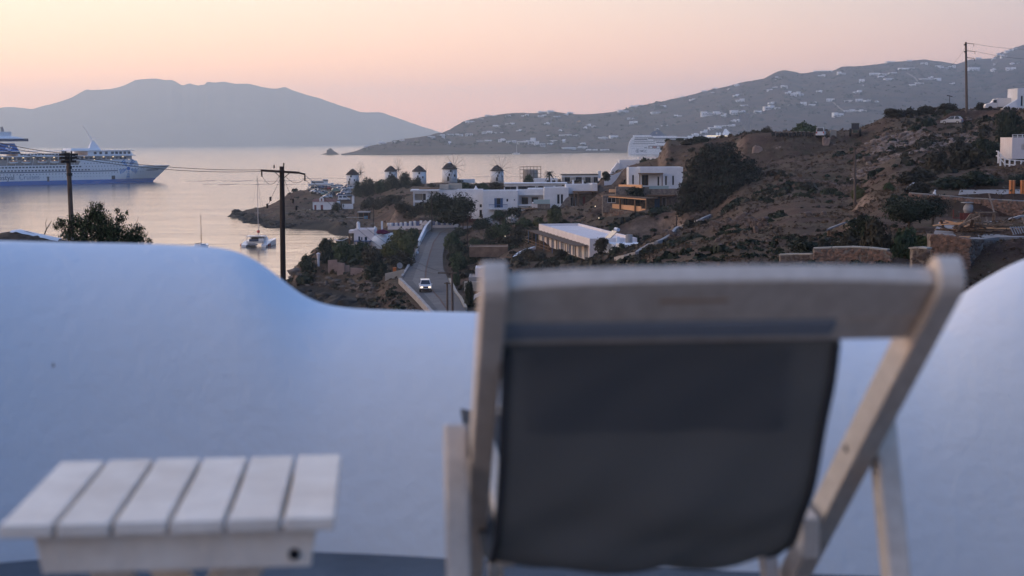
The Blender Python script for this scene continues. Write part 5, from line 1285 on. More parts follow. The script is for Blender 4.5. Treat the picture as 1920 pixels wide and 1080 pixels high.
tag(o, 'dark earthy rock mound with a whitewashed ridge at the left end of the terrace wall', 'mound')
b = MB(); r2 = []
for q in range(9):
    px, py = np.interp(q / 8, [0, .25, .5, 1], [22, 34, 58, 112]), np.interp(q / 8, [0, .25, .5, 1], [433.8, 432.8, 438.5, 450])
    c = P(px, py, 57.2); r2.append([c + Vector((0, -0.25, -0.02 - 0.02 * (q % 2))), c + Vector((0, -0.1, 0.035)), c + Vector((0, 0.3, 0.04)), c + Vector((0, 0.5, -0.1))])
b.grid(r2); b.build('white_ridge', M_WHITE, o, smooth=True)

# ------------------------------------------------------------------ scrub, stones and rubble over the slopes
ROADC = [(ROADL[i].lerp(ROADL[i + 1], q / 8), ROADR[i].lerp(ROADR[i + 1], q / 8)) for i in range(len(ROADL) - 1) for q in range(8)]
def scatter(n, y_lo, y_hi, px_lo, px_hi, seed, ok):
    g = np.random.default_rng(seed)
    y = np.exp(g.uniform(math.log(y_lo), math.log(y_hi), n)); t_ = (g.uniform(px_lo, px_hi, n) - 960) / F
    x = y * t_; z = height(x, y)
    rd = np.full(n, 1e9)
    for a, b_ in ROADC:
        c = (a + b_) / 2; rd = np.minimum(rd, np.hypot(x - c.x, y - c.y) - (a - b_).length / 2)
    m = (z > 1.6) & (rd > 1.6) & ok(x, y, t_ * F + 960, z)
    for X, Yy, rx, ry_, rot, pzz, soft in PADS:
        m &= (np.abs(x - X) > rx * 0.9) | (np.abs(y - Yy) > ry_ * 0.9)
    return x[m], y[m], z[m]
def cloud(name, m, xs, ys_, zs, size, seed, faces=9, flat=0.7, kind='leaf'):
    g = np.random.default_rng(seed); n = len(xs)
    s = size * np.exp(g.normal(0, 0.45, n)) * np.clip(np.asarray(ys_) / 200, 0.5, 1.3)
    c = np.stack([xs, ys_, zs], 1)
    if kind == 'leaf':
        d = g.normal(size=(n, faces, 3)); d[..., 2] = np.abs(d[..., 2]); d /= np.linalg.norm(d, axis=2)[..., None]
        p_ = c[:, None] + d * s[:, None, None] * np.array([1, 1, flat]) * g.uniform(0.5, 1, (n, faces, 1))
        nr_ = d + g.normal(size=d.shape) * 0.5; a = np.cross(nr_, g.normal(size=d.shape)); a /= np.linalg.norm(a, axis=2)[..., None]
        b_ = np.cross(nr_, a); b_ /= np.linalg.norm(b_, axis=2)[..., None]
        a = a * s[:, None, None] * 0.55; b_ = b_ * s[:, None, None] * 0.4
        V = np.stack([p_ - a, p_ - b_, p_ + a, p_ + b_], 2).reshape(-1, 3); Q = np.arange(len(V)).reshape(-1, 4)
    else:
        base = np.array([(1, 0, 0), (0, 1, 0), (-1, 0, 0), (0, -1, 0), (0, 0, 1), (0.7, 0.7, 0.62), (-0.7, 0.7, 0.6), (-0.7, -0.7, 0.6), (0.7, -0.7, 0.62)], float)
        tri = np.array([(0, 1, 5), (1, 2, 6), (2, 3, 7), (3, 0, 8), (0, 5, 8), (1, 6, 5), (2, 7, 6), (3, 8, 7), (4, 8, 5), (4, 5, 6), (4, 6, 7), (4, 7, 8)])
        ang_ = g.uniform(0, 6.28, n); jit = g.uniform(0.65, 1.25, (n, 9, 1)); q = base[None] * jit * np.array([1.15, 0.85, flat])
        cs, sn = np.cos(ang_)[:, None], np.sin(ang_)[:, None]
        q = np.stack([q[..., 0] * cs - q[..., 1] * sn, q[..., 0] * sn + q[..., 1] * cs, q[..., 2] - 0.15], -1)
        V = (c[:, None] + q * s[:, None, None]).reshape(-1, 3); Q = (tri[None] + (np.arange(n) * 9)[:, None, None]).reshape(-1, 3)
    return tag(link(name, np_mesh(name, V, Q, m, False)), kind='stuff')
ok1 = lambda x, y, px, z: fbm(x / 16, y / 16, 3) > -0.12
x, y, z = scatter(20000, 84, 640, 540, 2050, 21, lambda x, y, px, z: (fbm(x / 17, y / 17, 4) > 0.10) & (((px < 1300) | (px > 1690) | (fbm(x / 9, y / 9, 3) > 0.12))) & ((px < 1690) | (y > 152))); cloud('hillside_scrub', M_DUSK, x, y, z, 0.34, 31, 26)
x, y, z = scatter(7000, 84, 700, 540, 2050, 22, lambda x, y, px, z: (fbm(x / 22 + 9, y / 22, 3) > 0.2) & ((px < 1690) | (y > 152))); cloud('green_scrub', M_DARKG, x, y, z, 0.42, 32, 30)
x, y, z = scatter(52000, 84, 560, 540, 2050, 23, lambda x, y, px, z: fbm(x / 14 + 30, y / 14, 3) > -0.16); cloud('dry_grass', mat('straw', (0.13, 0.088, 0.054), 0.95, col2=(0.068, 0.046, 0.032), scale=0.5), x, y, z, 0.17, 33, 7, 0.9)
M_STONE = mat('loose_stone', (0.20, 0.15, 0.125), 0.95, col2=(0.09, 0.066, 0.055), scale=0.9, detail=5)
x, y, z = scatter(14000, 84, 420, 560, 2050, 24, lambda x, y, px, z: (fbm(x / 10 + 60, y / 10, 3) > 0.12) & ((px < 1690) | (y > 152))); cloud('loose_stones', M_STONE, x, y, z, 0.13, 34, kind='stone')
x, y, z = scatter(5200, 236, 312, 1600, 1830, 25, lambda x, y, px, z: (fbm(x / 9 + 4, y / 9, 3) > 0.0)); cloud('rubble_spill', mat('grey_rubble', (0.26, 0.215, 0.19), 0.95, col2=(0.11, 0.085, 0.075), scale=0.5, detail=8), x, y, z, 0.20, 35, kind='stone')
x, y, z = scatter(5000, 9, 84, -500, 2500, 41, lambda x, y, px, z: fbm(x / 6, y / 6, 3) > 0.0); cloud('near_scrub', M_DUSK, x, y, z, 0.30, 42, 16)
x, y, z = scatter(3600, 255, 620, 440, 700, 26, lambda x, y, px, z: z < 3.2); cloud('shore_boulders', mat('shore_rock', (0.17, 0.14, 0.12), 0.95, col2=(0.06, 0.05, 0.045), scale=0.6), x, y, z, 0.30, 36, kind='stone')
gg = np.random.default_rng(55); n = 3600
yy = gg.uniform(252, 300, n); xx = yy * (gg.uniform(535, 690, n) - 960) / F; hz_ = height(xx, yy); mk = (hz_ > -1.6) & (hz_ < 0.9)
cloud('tide_rocks', mat('wet_black_rock', (0.030, 0.027, 0.025), 0.9, col2=(0.012, 0.012, 0.012), scale=0.6), xx[mk], yy[mk], np.maximum(hz_[mk], -0.25), 0.5, 37, kind='stone')
yy = gg.uniform(495, 610, n); xx = yy * (gg.uniform(438, 600, n) - 960) / F; hz_ = height(xx, yy); mk = (hz_ > -1.8) & (hz_ < 1.2)
cloud('tide_rocks', MATS['wet_black_rock'], xx[mk], yy[mk], np.maximum(hz_[mk], -0.2), 0.55, 38, kind='stone')

# ------------------------------------------------------------------ the valley road
def strip(rows): return MB().grid(rows)
M_ASPH = mat('worn_asphalt', (0.115, 0.11, 0.112), 0.85, col2=(0.08, 0.077, 0.08), scale=0.35, detail=8, spec=0.25)
M_ASPH2 = mat('old_pale_asphalt', (0.17, 0.16, 0.155), 0.85, col2=(0.125, 0.118, 0.116), scale=0.5, detail=8, spec=0.25)
def road_pts(u, n=8, dz=0.0):
    out = []
    for i in range(len(ROADL) - 1):
        for q in range(n):
            f = q / n; a = ROADL[i].lerp(ROADL[i + 1], f); b_ = ROADR[i].lerp(ROADR[i + 1], f)
            p = a.lerp(b_, u); p.z += dz; out.append(p)
    p = ROADL[-1].lerp(ROADR[-1], u); p.z += dz; out.append(p); return out
def rstrip(us, dz, i0=0, i1=None):
    cols = [road_pts(u, dz=dz)[i0:i1] for u in us]
    return MB().grid([[c[i] for c in reversed(cols)] for i in range(len(cols[0]))])
tag(rstrip((-0.06, 0.25, 0.5, 0.75, 1.04), 0.06).build('road', M_ASPH), kind='structure')
tag(rstrip((0.20, 0.34, 0.46), 0.066, 6, 76).build('road_repair', M_ASPH2), kind='structure')
wavy = road_pts(0.5, dz=0.0664)
b = MB(); b.grid([[p + Vector((0.11, 0, 0.002)), p + Vector((-0.11 - 0.05 * math.sin(i), 0, 0.002))] for i, p in enumerate(wavy)]); tag(b.build('road_seam', mat('rusty_seam', (0.10, 0.055, 0.045), 0.9)), kind='structure')
def parapet_wall(name, label, i0, i1, u, h, th, m, cat='wall', side=-1, hend=None):
    pts = road_pts(u)[i0:i1]; rows = []
    for i, p in enumerate(pts):
        q = pts[min(i + 1, len(pts) - 1)] - pts[max(i - 1, 0)]; nx = Vector((q.y, -q.x, 0)).normalized() * side * th
        hh = h + ((hend - h) * i / (len(pts) - 1) if hend is not None else 0) + 0.03 * math.sin(i * 1.9)
        rows.append([p + Vector((0, 0, -0.6)), p + Vector((0, 0, hh)), p + nx + Vector((0, 0, hh)), p + nx + Vector((0, 0, -2.5))])
    b = MB(); b.grid(rows); n = len(rows) * 4
    b.f += [(0, 1, 2, 3), (n - 4, n - 1, n - 2, n - 3)]
    return tag(b.build(name, m), label, cat)
M_KERBW = mat('weathered_parapet', (0.40, 0.38, 0.37), 0.9, col2=(0.27, 0.25, 0.24), scale=0.8)
parapet_wall('road_parapet', 'low weathered grey parapet bending along the sea side of the road by the car', 0, 41, -0.06, 0.55, 0.45, M_KERBW)
parapet_wall('road_parapet', 'narrow grey kerb wall on the sea side of the road beside the olive bushes', 42, 62, -0.06, 0.40, 0.35, M_KERBW)
parapet_wall('road_parapet', 'tall white painted road wall climbing to the pillared terrace', 63, 79, -0.06, 0.8, 0.5, M_WHITE, hend=1.9)
parapet_wall('road_edge', 'pale stone edging on the landward side of the road below the hedge', 18, 42, 1.05, 0.22, 0.4, M_BEIGE, side=1)
b = MB(); rg = random.Random(8); a = P(809, 434.5, 360); c = P(858, 433, 362)
for i in range(70): b.sphere(a.lerp(c, rg.random()) + Vector((0, rg.uniform(-.3, .3), rg.uniform(-0.3, 0.9))), rg.uniform(0.2, 0.4), 6, 4, (1.2, 1, .7), .2, rg)
tag(b.build('field_wall', M_REDSTONE), 'low dark rubble wall closing the top of the road below the white pillars', 'wall')
# garden wall pieces on the cliff
for i, (px0, px1, t_, bt, Y, lab) in enumerate([(615, 632, 488, 502, 279, 'ruined pink plaster wall stub at the left end on the cliff edge'), (632, 646, 492, 513, 277, 'tall pinkish wall block in the middle of the cliff garden'), (646, 655, 498, 513, 277.5, 'narrow pinkish wall pier next to the tall block'), (657, 681, 502, 519, 275, 'broad pinkish retaining wall panel on the cliff edge'), (722, 758, 506, 524, 262, 'sloping grey plaster wall under the satellite dish')]):
    p = P(px0, bt, Y); k = Y / F; W, H = (px1 - px0) * k, (bt - t_) * k
    b = MB(); b.add([(0, 0, -1), (W, 0, -1), (W, 0, H * (0.9 if i % 2 else 1.05)), (0, 0, H * (1 if i != 4 else 0.6)), (0, 0.5, -1), (W, 0.5, -1), (W, 0.5, H * (0.9 if i % 2 else 1.05)), (0, 0.5, H * (1 if i != 4 else 0.6))], [(0, 1, 2, 3), (7, 6, 5, 4), (3, 2, 6, 7), (0, 3, 7, 4), (1, 5, 6, 2)])
    tag(b.build('garden_wall', mat('pink_plaster', (0.40, 0.27, 0.22), 0.95, col2=(0.26, 0.18, 0.15), scale=0.8) if i != 4 else M_BEIGE, None, p), lab, 'wall')
p = P(597, 489, 283); b = MB(); b.lathe([(0.2, -1), (0.22, 0.2), (0.32, 1.1), (0.42, 1.25), (0.1, 1.5)], n=10); tag(b.build('gate_post', M_PINK, None, p), 'pale knobbed gate post standing at the cliff edge', 'post')
p = P(749, 503, 263); t = thing('satellite_dish', 'grey satellite dish on the wall above the road beside an orange box', 'satellite dish', p)
Md = Matrix.Rotation(R(25), 4, 'Z') @ Matrix.Rotation(R(78), 4, 'X')
b = MB(); b.lathe([(0.02, 0.0), (0.25, 0.03), (0.45, 0.10), (0.52, 0.14), (0.50, 0.15), (0.25, 0.06), (0.02, 0.04)], n=18, M=Matrix.Translation((0, 0, 0.45)) @ Md); b.build('dish', M_CONC, t)
b = MB(); b.tube([(0, 0.1, -0.8), (0, 0.1, 0.45)], 0.05, 6); b.tube([(0, 0.1, 0.3), (0.15, -0.45, 0.5)], 0.03, 5); b.build('mast', M_IRON, t)
p = P(740, 506, 262.6); b = MB(); b.box(-0.28, 0.28, -0.25, 0.25, -0.6, 0.36); b.box(-0.32, 0.32, -0.29, 0.29, 0.36, 0.42)
tag(bevel(b.build('orange_bin', mat('orange_plastic', (0.45, 0.13, 0.03), 0.6), None, p), 0.03), 'orange plastic bin left of the satellite dish on the wall', 'bin')
p = P(782, 478, 297); b = MB(); rg = random.Random(2)
b.sphere((0, 0, 0.35), 0.36, 8, 6, (0.9, 0.8, 1.1), 0.15, rg); b.sphere((0.14, 0, -0.12), 0.3, 8, 6, (0.9, 0.8, 1.0), 0.15, rg)
tag(b.build('white_bag', M_WHITE, None, p), 'white bulging sack set on the road wall by the olive bushes', 'sack')

# ------------------------------------------------------------------ vehicles
M_TYRE = mat('tyre', (0.015, 0.015, 0.016), 0.9); M_RIM = mat('rim', (0.35, 0.35, 0.36), 0.4, metal=0.7)
M_HEADL = mat('lit_headlight', (0.9, 0.85, 0.75), 0.3, emit=(1.0, 0.72, 0.45), estr=2.4)
M_LAMP = mat('clear_lamp', (0.5, 0.5, 0.52), 0.2); M_TAIL = mat('red_lamp', (0.35, 0.02, 0.02), 0.3)
def paint(name, c): return mat(name + '_car_paint', c, 0.3, spec=0.5)
def make_car(label, paintm, kind='hatch', lit=False, group=None):
    """car along +x (front), wheels on z = 0"""
    t = thing('car', label, 'car', (0, 0, 0), 0, group)
    if kind == 'suv': L, Wd, H, zb, zw = 4.5, 1.84, 1.74, 0.42, 1.06
    elif kind == 'van': L, Wd, H, zb, zw = 4.4, 1.75, 1.85, 0.36, 1.05
    else: L, Wd, H, zb, zw = 3.95, 1.70, 1.48, 0.30, 0.92
    h = L / 2; w = Wd / 2
    if kind == 'hatch': prof = [(-h, zb + .1), (-h + .02, zw - .1), (-h + .10, zw), (h - 1.12, zw), (h - .25, zw - .20), (h - .03, zw - .38), (h, zb + .12), (h - .1, zb), (-h + .12, zb)]
    else: prof = [(-h, zb + .1), (-h + .02, zw), (h - 1.15, zw), (h - .15, zw - .10), (h - .02, zw - .35), (h, zb + .12), (h - .1, zb), (-h + .12, zb)]
    b = MB(); n = len(prof)
    vs = [(x, sg * (w if z < zw - .05 else w - .06), z) for sg in (-1, 1) for x, z in prof]
    b.add(vs, [tuple(range(n)), tuple(reversed(range(n, 2 * n)))] + [(i, n + i, n + (i + 1) % n, (i + 1) % n) for i in range(n)])
    f0 = {'hatch': h - 1.12, 'suv': h - 1.2, 'van': h - 0.95}[kind]; f1 = f0 - {'hatch': .78, 'suv': .6, 'van': .5}[kind]; r1 = -h + {'hatch': .55, 'suv': .32, 'van': .16}[kind]; r0 = -h + .08
    top = w - .24; low = w - .07
    cab = [(r0, -low, zw), (f0, -low, zw), (f0, low, zw), (r0, low, zw), (r1, -top, H), (f1, -top, H), (f1, top, H), (r1, top, H)]
    b.add(cab, [(4, 5, 6, 7), (0, 1, 5, 4), (2, 3, 7, 6), (1, 2, 6, 5), (3, 0, 4, 7)])
    bevel(b.build('body', paintm, t), 0.05, 2)
    def glass(name, q, off):
        q = [Vector(p) for p in q]; c = sum(q, Vector()) / 4; nn = (q[1] - q[0]).cross(q[2] - q[0]).normalized()
        q = [c + (p - c) * 0.86 + nn * off for p in q]; b = MB(); b.add(q + [p - nn * 0.03 for p in q], [(0, 1, 2, 3), (0, 4, 5, 1), (1, 5, 6, 2), (2, 6, 7, 3), (3, 7, 4, 0)]); b.build(name, M_GLASS, t)
    glass('windscreen', [cab[1], cab[2], cab[6], cab[5]], 0.012); glass('rear_window', [cab[3], cab[0], cab[4], cab[7]], 0.012)
    mid = lambda a, c, u: tuple(Vector(a).lerp(Vector(c), u))
    for lo, hi, k in ((0, 1, -1), (3, 2, 1)):
        for u0, u1 in ((0.04, 0.46), (0.48, 0.98)):
            q = [mid(cab[lo], cab[hi], u0), mid(cab[lo], cab[hi], u1), mid(cab[lo + 4], cab[hi + 4], u1), mid(cab[lo + 4], cab[hi + 4], u0)]
            glass('side_window', q if k < 0 else q[::-1], 0.012)
    for x in (h - .78, -h + .72):
        for sg in (-1, 1):
            b = MB(); rr = 0.35 if kind == 'suv' else 0.30; yy = sg * (w - .08)
            b.lathe([(rr * .6, -.1), (rr, -.09), (rr, .09), (rr * .6, .1)], n=14, M=Matrix.Translation((x, yy, rr)) @ Matrix.Rotation(math.pi / 2, 4, 'X')); wl = b.build('wheel', M_TYRE, t)
            b = MB(); b.lathe([(rr * .62, -.105), (rr * .62, .105)], n=12, M=Matrix.Translation((x, yy, rr)) @ Matrix.Rotation(math.pi / 2, 4, 'X')); b.build('rim', M_RIM, wl)
    for sg in (-1, 1):
        zh = zw - (.32 if kind == 'hatch' else .30)
        b = MB(); b.box(h - .16, h + .012, sg * (w - .34) - .17, sg * (w - .34) + .17, zh - .09, zh + .09); b.build('headlight', M_HEADL if lit else M_LAMP, t)
        b = MB(); b.box(-h - .012, -h + .1, sg * (w - .2) - .12, sg * (w - .2) + .12, zw - .36, zw + .02); b.build('tail_light', M_TAIL, t)
        b = MB(); b.box(f0 - .25, f0 - .08, sg * (w + .02) - .09, sg * (w + .02) + .09, zw - .02, zw + .14); b.build('mirror', paintm, t)
    b = MB(); b.box(h - .03, h + .02, -w + .5, w - .5, zb + .22, zb + .42); b.build('grille', M_IRON, t)
    b = MB(); b.box(h + .0, h + .028, -.26, .26, zb + .1, zb + .2); b.build('number_plate', M_WHITE, t)
    b = MB(); b.box(h - .2, h + .04, -w + .06, w - .06, zb - .03, zb + .12); b.box(-h - .04, -h + .2, -w + .06, w - .06, zb - .02, zb + .16); b.build('bumper', M_IRON if kind == 'suv' else paintm, t)
    return t
PW, PS, PG, PB, PK, PR, PV = paint('white', (0.62, 0.62, 0.63)), paint('silver', (0.40, 0.41, 0.43)), paint('pale_green', (0.28, 0.36, 0.27)), paint('blue', (0.07, 0.11, 0.22)), paint('black', (0.03, 0.03, 0.035)), paint('red', (0.28, 0.03, 0.03)), paint('beige', (0.48, 0.36, 0.26))
def on_road(u, i): 
    a = road_pts(u, dz=0.062); return a[i], (a[i - 1] - a[i + 1])
pc, dv = on_road(0.30, 33)
suv = make_car('white off road car driving down the valley road with its headlights on', PW, 'suv', True)
suv.location = pc; suv.rotation_euler = (math.atan2(-dv.z, math.hypot(dv.x, dv.y)) * 0, -math.asin(dv.normalized().z), math.atan2(dv.y, dv.x))
suv.rotation_euler = (0, 0, math.atan2(dv.y, dv.x) - R(4))
# parked cars on the headland
pg = 'cars parked on the headland car park'
protos = {}
for nm, m_, kd in (('white', PW, 'hatch'), ('silver', PS, 'hatch'), ('pale green', PG, 'hatch'), ('blue', PB, 'hatch'), ('black', PK, 'hatch'), ('red', PR, 'hatch'), ('beige', PV, 'van'), ('white van', PW, 'van')):
    protos[nm] = (m_, kd)
made = {}
LOT = [('beige', 586, 358, 'seaward', 200), ('white', 591, 361, 'seaward', 205), ('silver', 597, 362, 'seaward', 205), ('silver', 604.5, 364.5, 'seaward', 205), ('pale green', 611, 366.5, 'seaward', 200), ('black', 618, 367.5, 'seaward', 200), ('white', 613, 371.5, 'seaward', 205),
       ('silver', 585, 355, 'back', 180), ('blue', 592, 354, 'back', 185), ('silver', 600, 353.8, 'back', 180), ('blue', 608, 354, 'back', 180), ('red', 618, 355.5, 'back', 90), ('black', 612, 355, 'back', 100), ('black', 623.5, 357.5, 'back', 95), ('silver', 627, 352.6, 'back', 10), ('white', 634, 352.2, 'back', 12), ('blue', 641, 352.2, 'back', 8),
       ('pale green', 631, 359.8, 'landward', 20), ('white', 640, 357, 'landward', 20), ('silver', 648, 357.5, 'landward', 15), ('red', 652, 354.5, 'landward', 20), ('white', 658, 355, 'landward', 15), ('silver', 650, 361.5, 'landward', 15), ('white', 648, 364, 'landward', 15), ('blue', 645.5, 367.5, 'landward', 18), ('blue', 640.5, 369.5, 'landward', 18), ('silver', 652.5, 369, 'landward', 20), ('white van', 645, 376.5, 'landward', 12), ('silver', 654, 351.8, 'back', 12)]
cnt = {}
for nm, px, py, row, rz in LOT:
    p = land(px, py, 545); p.z += 0.03
    cnt[row] = cnt.get(row, 0) + 1
    lab = f'{nm.replace(" van", "")} {"van" if "van" in nm else "car"} in the headland car park, {ORD[cnt[row] - 1]} in the {row} row'
    if nm not in made:
        made[nm] = make_car(lab, *protos[nm], group=pg); o = made[nm]; o.location = p; o.rotation_euler.z = R(rz)
    else: o = dup(made[nm], p, R(rz), lab, pg)
# cars on the near ridge
p = P(1785, 233.5, 297); p.z = float(height(np.array([p.x]), np.array([p.y]))[0]) + 0.02
c1 = make_car('silver hatchback parked on the rubble ridge, its left flank glowing in the last sun', PS, 'hatch'); c1.location = p; c1.rotation_euler.z = R(148)
p = land(1539, 257.5, 318); v1 = make_car('white van parked behind a small stone block on the upper ledge', PW, 'van'); v1.location = p; v1.rotation_euler.z = R(75)
tr = thing('tractor', 'dark green tractor with a boxy cab parked on the upper ledge', 'tractor', land(1603, 256, 318), R(80))
b = MB(); b.box(-1.3, 1.4, -.45, .45, .7, 1.35); b.build('engine_hood', paint('dark_green', (0.03, 0.05, 0.03)), tr)
b = MB(); b.box(-1.2, .2, -.75, .75, 1.35, 2.5); b.build('cab', M_GLASS, tr)
b = MB(); b.box(-1.3, .3, -.82, .82, 2.5, 2.64); b.build('cab_roof', MATS['dark_green_car_paint'], tr)
for x, rr in ((-.9, .8), (1.0, .5)):
    for sg in (-1, 1):
        b = MB(); b.lathe([(rr * .5, -.2), (rr, -.18), (rr, .18), (rr * .5, .2)], n=16, M=Matrix.Translation((x, sg * .95, rr)) @ Matrix.Rotation(math.pi / 2, 4, 'X')); b.build('wheel', M_TYRE, tr)
g = 'scooters parked in a row on the upper ledge'
M_CHROME = mat('bright_fairing', (0.55, 0.55, 0.57), 0.25, metal=0.5)
sc0 = None
for i, px in enumerate((1450, 1458, 1466, 1474, 1482, 1490, 1498, 1506, 1514, 1522)):
    p = land(px, 257, 318)
    lab = f'small dark scooter on the upper ledge, {ORD[i]} from the left in the parked row'
    if sc0 is None:
        sc0 = thing('scooter', lab, 'scooter', p, R(60), g)
        for x in (-.6, .62):
            b = MB(); b.lathe([(.14, -.06), (.25, -.05), (.25, .05), (.14, .06)], n=12, M=Matrix.Translation((x, 0, .25)) @ Matrix.Rotation(math.pi / 2, 4, 'X')); b.build('wheel', M_TYRE, sc0)
        b = MB(); b.box(-.8, .05, -.16, .16, .38, .72); b.box(.05, .45, -.14, .14, .22, .32); b.bar((.42, 0, .25), (.58, 0, .95), .24, .08, up=(1, 0, 0)); b.build('body', M_IRON, sc0)
        b = MB(); b.box(-.75, .0, -.15, .15, .72, .82); b.build('seat', M_TYRE, sc0)
        b = MB(); b.tube([(.52, -.3, 1.0), (.5, 0, .96), (.52, .3, 1.0)], .025, 5); b.tube([(.62, 0, .25), (.54, 0, .97)], .03, 5); b.build('handlebar', M_CHROME, sc0)
        b = MB(); b.box(.55, .66, -.1, .1, .78, .95); b.build('headlamp', M_CHROME, sc0)
    else: dup(sc0, p, R(60 + 7 * math.sin(i * 2)), lab, g)
p = land(1562, 257, 318); b = MB(); b.box(-.6, .6, -.5, .5, -.1, 1.4); tag(bevel(b.build('stone_block', M_BEIGE, None, p), .06), 'pale square masonry block in front of the parked white van', 'block')
tk = thing('truck', 'white cab truck with a dark window and box body parked by the ridge house', 'truck', P(1870, 206, 305), R(174))
tk.location.z = float(height(np.array([tk.location.x]), np.array([tk.location.y]))[0])
b = MB(); b.prism([(0, 0), (0, 0)], 0, 0) if False else None
prof = [(0.2, .55), (0.2, 2.2), (0.75, 2.2), (1.25, 1.5), (2.3, 1.2), (2.45, .9), (2.45, .5)]
b = MB(); n = len(prof); b.add([(x, y, z) for y in (-.95, .95) for x, z in prof], [tuple(reversed(range(n))), tuple(range(n, 2 * n))] + [(i, (i + 1) % n, n + (i + 1) % n, n + i) for i in range(n)]); b.build('cab', PW, tk)
b = MB(); b.box(-2.4, 0.15, -1.0, 1.0, .7, 2.35); b.build('box_body', PW, tk)
b = MB(); b.box(.32, .95, -.97, .97, 1.45, 2.0); b.build('side_window', M_GLASS, tk)
for x in (-1.5, 1.5):
    for sg in (-1, 1):
        b = MB(); b.lathe([(.25, -.12), (.42, -.11), (.42, .11), (.25, .12)], n=14, M=Matrix.Translation((x, sg * .85, .42)) @ Matrix.Rotation(math.pi / 2, 4, 'X')); b.build('wheel', M_TYRE, tk)

# ------------------------------------------------------------------ poles and wires
def pole(name, label, foot, top, r0, r1, m=M_POLE):
    t = thing(name, label, 'utility pole', foot)
    b = MB(); b.tube([(0, 0, -0.6), top - foot], [r0, r1], 10); b.build('pole', m, t); return t
f2 = ground(P(531, 560, 89).x, 89.0); top2 = P(528.5, 312, 89)
t = pole('utility_pole', 'dark wooden utility pole with a crossarm rising behind the dip of the wall', f2, top2, 0.17, 0.135)
L2, R2 = P(489, 319.5, 88.8), P(562, 324, 88.8)
b = MB(); b.bar(L2 - f2, R2 - f2, 0.10, 0.13); arm = b.build('crossarm', M_POLE, t)
b = MB(); b.bar(P(556, 323, 88.8) - f2, P(572, 327, 89.2) - f2, 0.08, 0.09); b.build('arm_extension', M_POLE, arm)
for a, c in (((515, 322), (527, 334)), ((543, 324), (531, 335))):
    b = MB(); b.tube([P(*a, 88.7) - f2, P(*c, 88.8) - f2], 0.022, 5); b.build('brace', M_IRON, t)
def insul(p, parent, h=0.2):
    b = MB(); b.lathe([(.02, -h), (.05, -h * .9), (.03, -h * .7), (.055, -h * .55), (.03, -h * .4), (.05, -h * .25), (.02, 0)], n=8, c=tuple(p)); b.build('insulator', M_IRON, parent)
insul(L2 - f2 + Vector((.05, 0, -.05)), t, .3); insul(P(571.5, 328, 89.2) - f2, t, .35); insul(P(514, 314, 88.8) - f2 + Vector((0, 0, .15)), t, .2); insul(P(532, 312, 88.8) - f2 + Vector((0, 0, .2)), t, .2)
def wire(label, pts, sag=0.0, r=0.014, n=14, name='cable', m=None):
    b = MB(); out = []
    for a, c in zip(pts[:-1], pts[1:]):
        for i in range(n):
            u = i / n; q = a.lerp(c, u); q.z -= sag * 4 * u * (1 - u); out.append(q)
    out.append(pts[-1]); b.tube(out, r, 4); return tag(b.build(name, m or M_IRON), label, 'cable')
f1 = ground(P(138, 470, 78).x, 78.0); top1 = P(127.5, 286, 77.5)
t = pole('utility_pole', 'leaning weathered utility pole with short end-on crossarms in front of the ship', f1, top1, 0.15, 0.10, M_PALEPOLE)
for py, ln in ((290, 0.9), (296, 0.8), (303, 0.6)):
    c = P(128.5, py, 77.5) - f1; b = MB(); b.bar(c + Vector((-0.16, -ln, 0)), c + Vector((0.16, ln, 0)), 0.12, 0.11); b.build('crossarm', M_POLE, t)
for py in (288, 293, 300):
    for dx in (-.14, .14): insul(P(128.5, py, 77.3) - f1 + Vector((dx, 0, .12)), t, .16)
for py in (314, 327):
    c = P(129.5 + (py - 314) * .05, py, 77.6) - f1; b = MB(); b.lathe([(.145, -.07), (.145, .07)], n=10, c=tuple(c)); b.build('band', M_IRON, t)
c = P(133, 443, 77.4) - f1; b = MB(); b.box(c.x - .19, c.x + .19, c.y - .28, c.y - .14, c.z - .16, c.z + .16); b.build('meter_box', M_CONC, t)
wire('upper cable running from the leaning pole to the upper left', [P(-60, 252, 62), P(127, 288, 77.5)], .12)
wire('lower cable running from the leaning pole to the upper left', [P(-60, 258, 62), P(128, 293, 77.3)], .12)
wire('third cable sagging left from the leaning pole', [P(-60, 262, 60), P(127, 301, 77.4)], .14)
wire('upper cable between the leaning pole and the crossarm pole', [P(130, 291, 77.6), P(490, 318.5, 88.8)], .22)
wire('lower cable between the leaning pole and the crossarm pole', [P(130, 295, 77.6), P(490, 321.5, 88.9)], .26)
wire('jumper loop hanging under the left half of the crossarm', [P(489, 325, 88.8), P(523, 331, 88.8)], .52, .012)
wire('jumper loop hanging under the right half of the crossarm', [P(535, 330, 88.8), P(571, 335, 89.2)], .30, .012)
wire('stay wire with a black strain insulator left of the dark pole', [P(525, 336, 88.9), P(508, 372, 87), P(500, 388, 86)], .02, .012)
wire('stay wire with a black strain insulator right of the dark pole', [P(533, 336, 88.9), P(549, 376, 87), P(556, 400, 86)], .02, .012)
for px, py, Y in ((507, 373, 87), (501, 386, 86.1), (549.5, 377, 87), (555.5, 390, 86.3)):
    b = MB(); p = P(px, py, Y); b.lathe([(.02, -.13), (.06, -.1), (.06, .1), (.02, .13)], n=8); tag(b.build('strain_insulator', M_IRON, None, p), f'black strain insulator {"left" if px < 530 else "right"} of the dark pole, {"lower" if py > 380 else "upper"} one on its stay wire', 'insulator')
tp = P(848, 512, 206); wire('cable from the crossarm pole down to the twin poles by the road, upper one', [P(572, 328, 89.2), P(842, 511, 205)], 1.2, .016)
wire('cable from the crossarm pole down to the twin poles by the road, lower one', [P(571, 335, 89.2), P(832, 512, 205)], 1.6, .016)
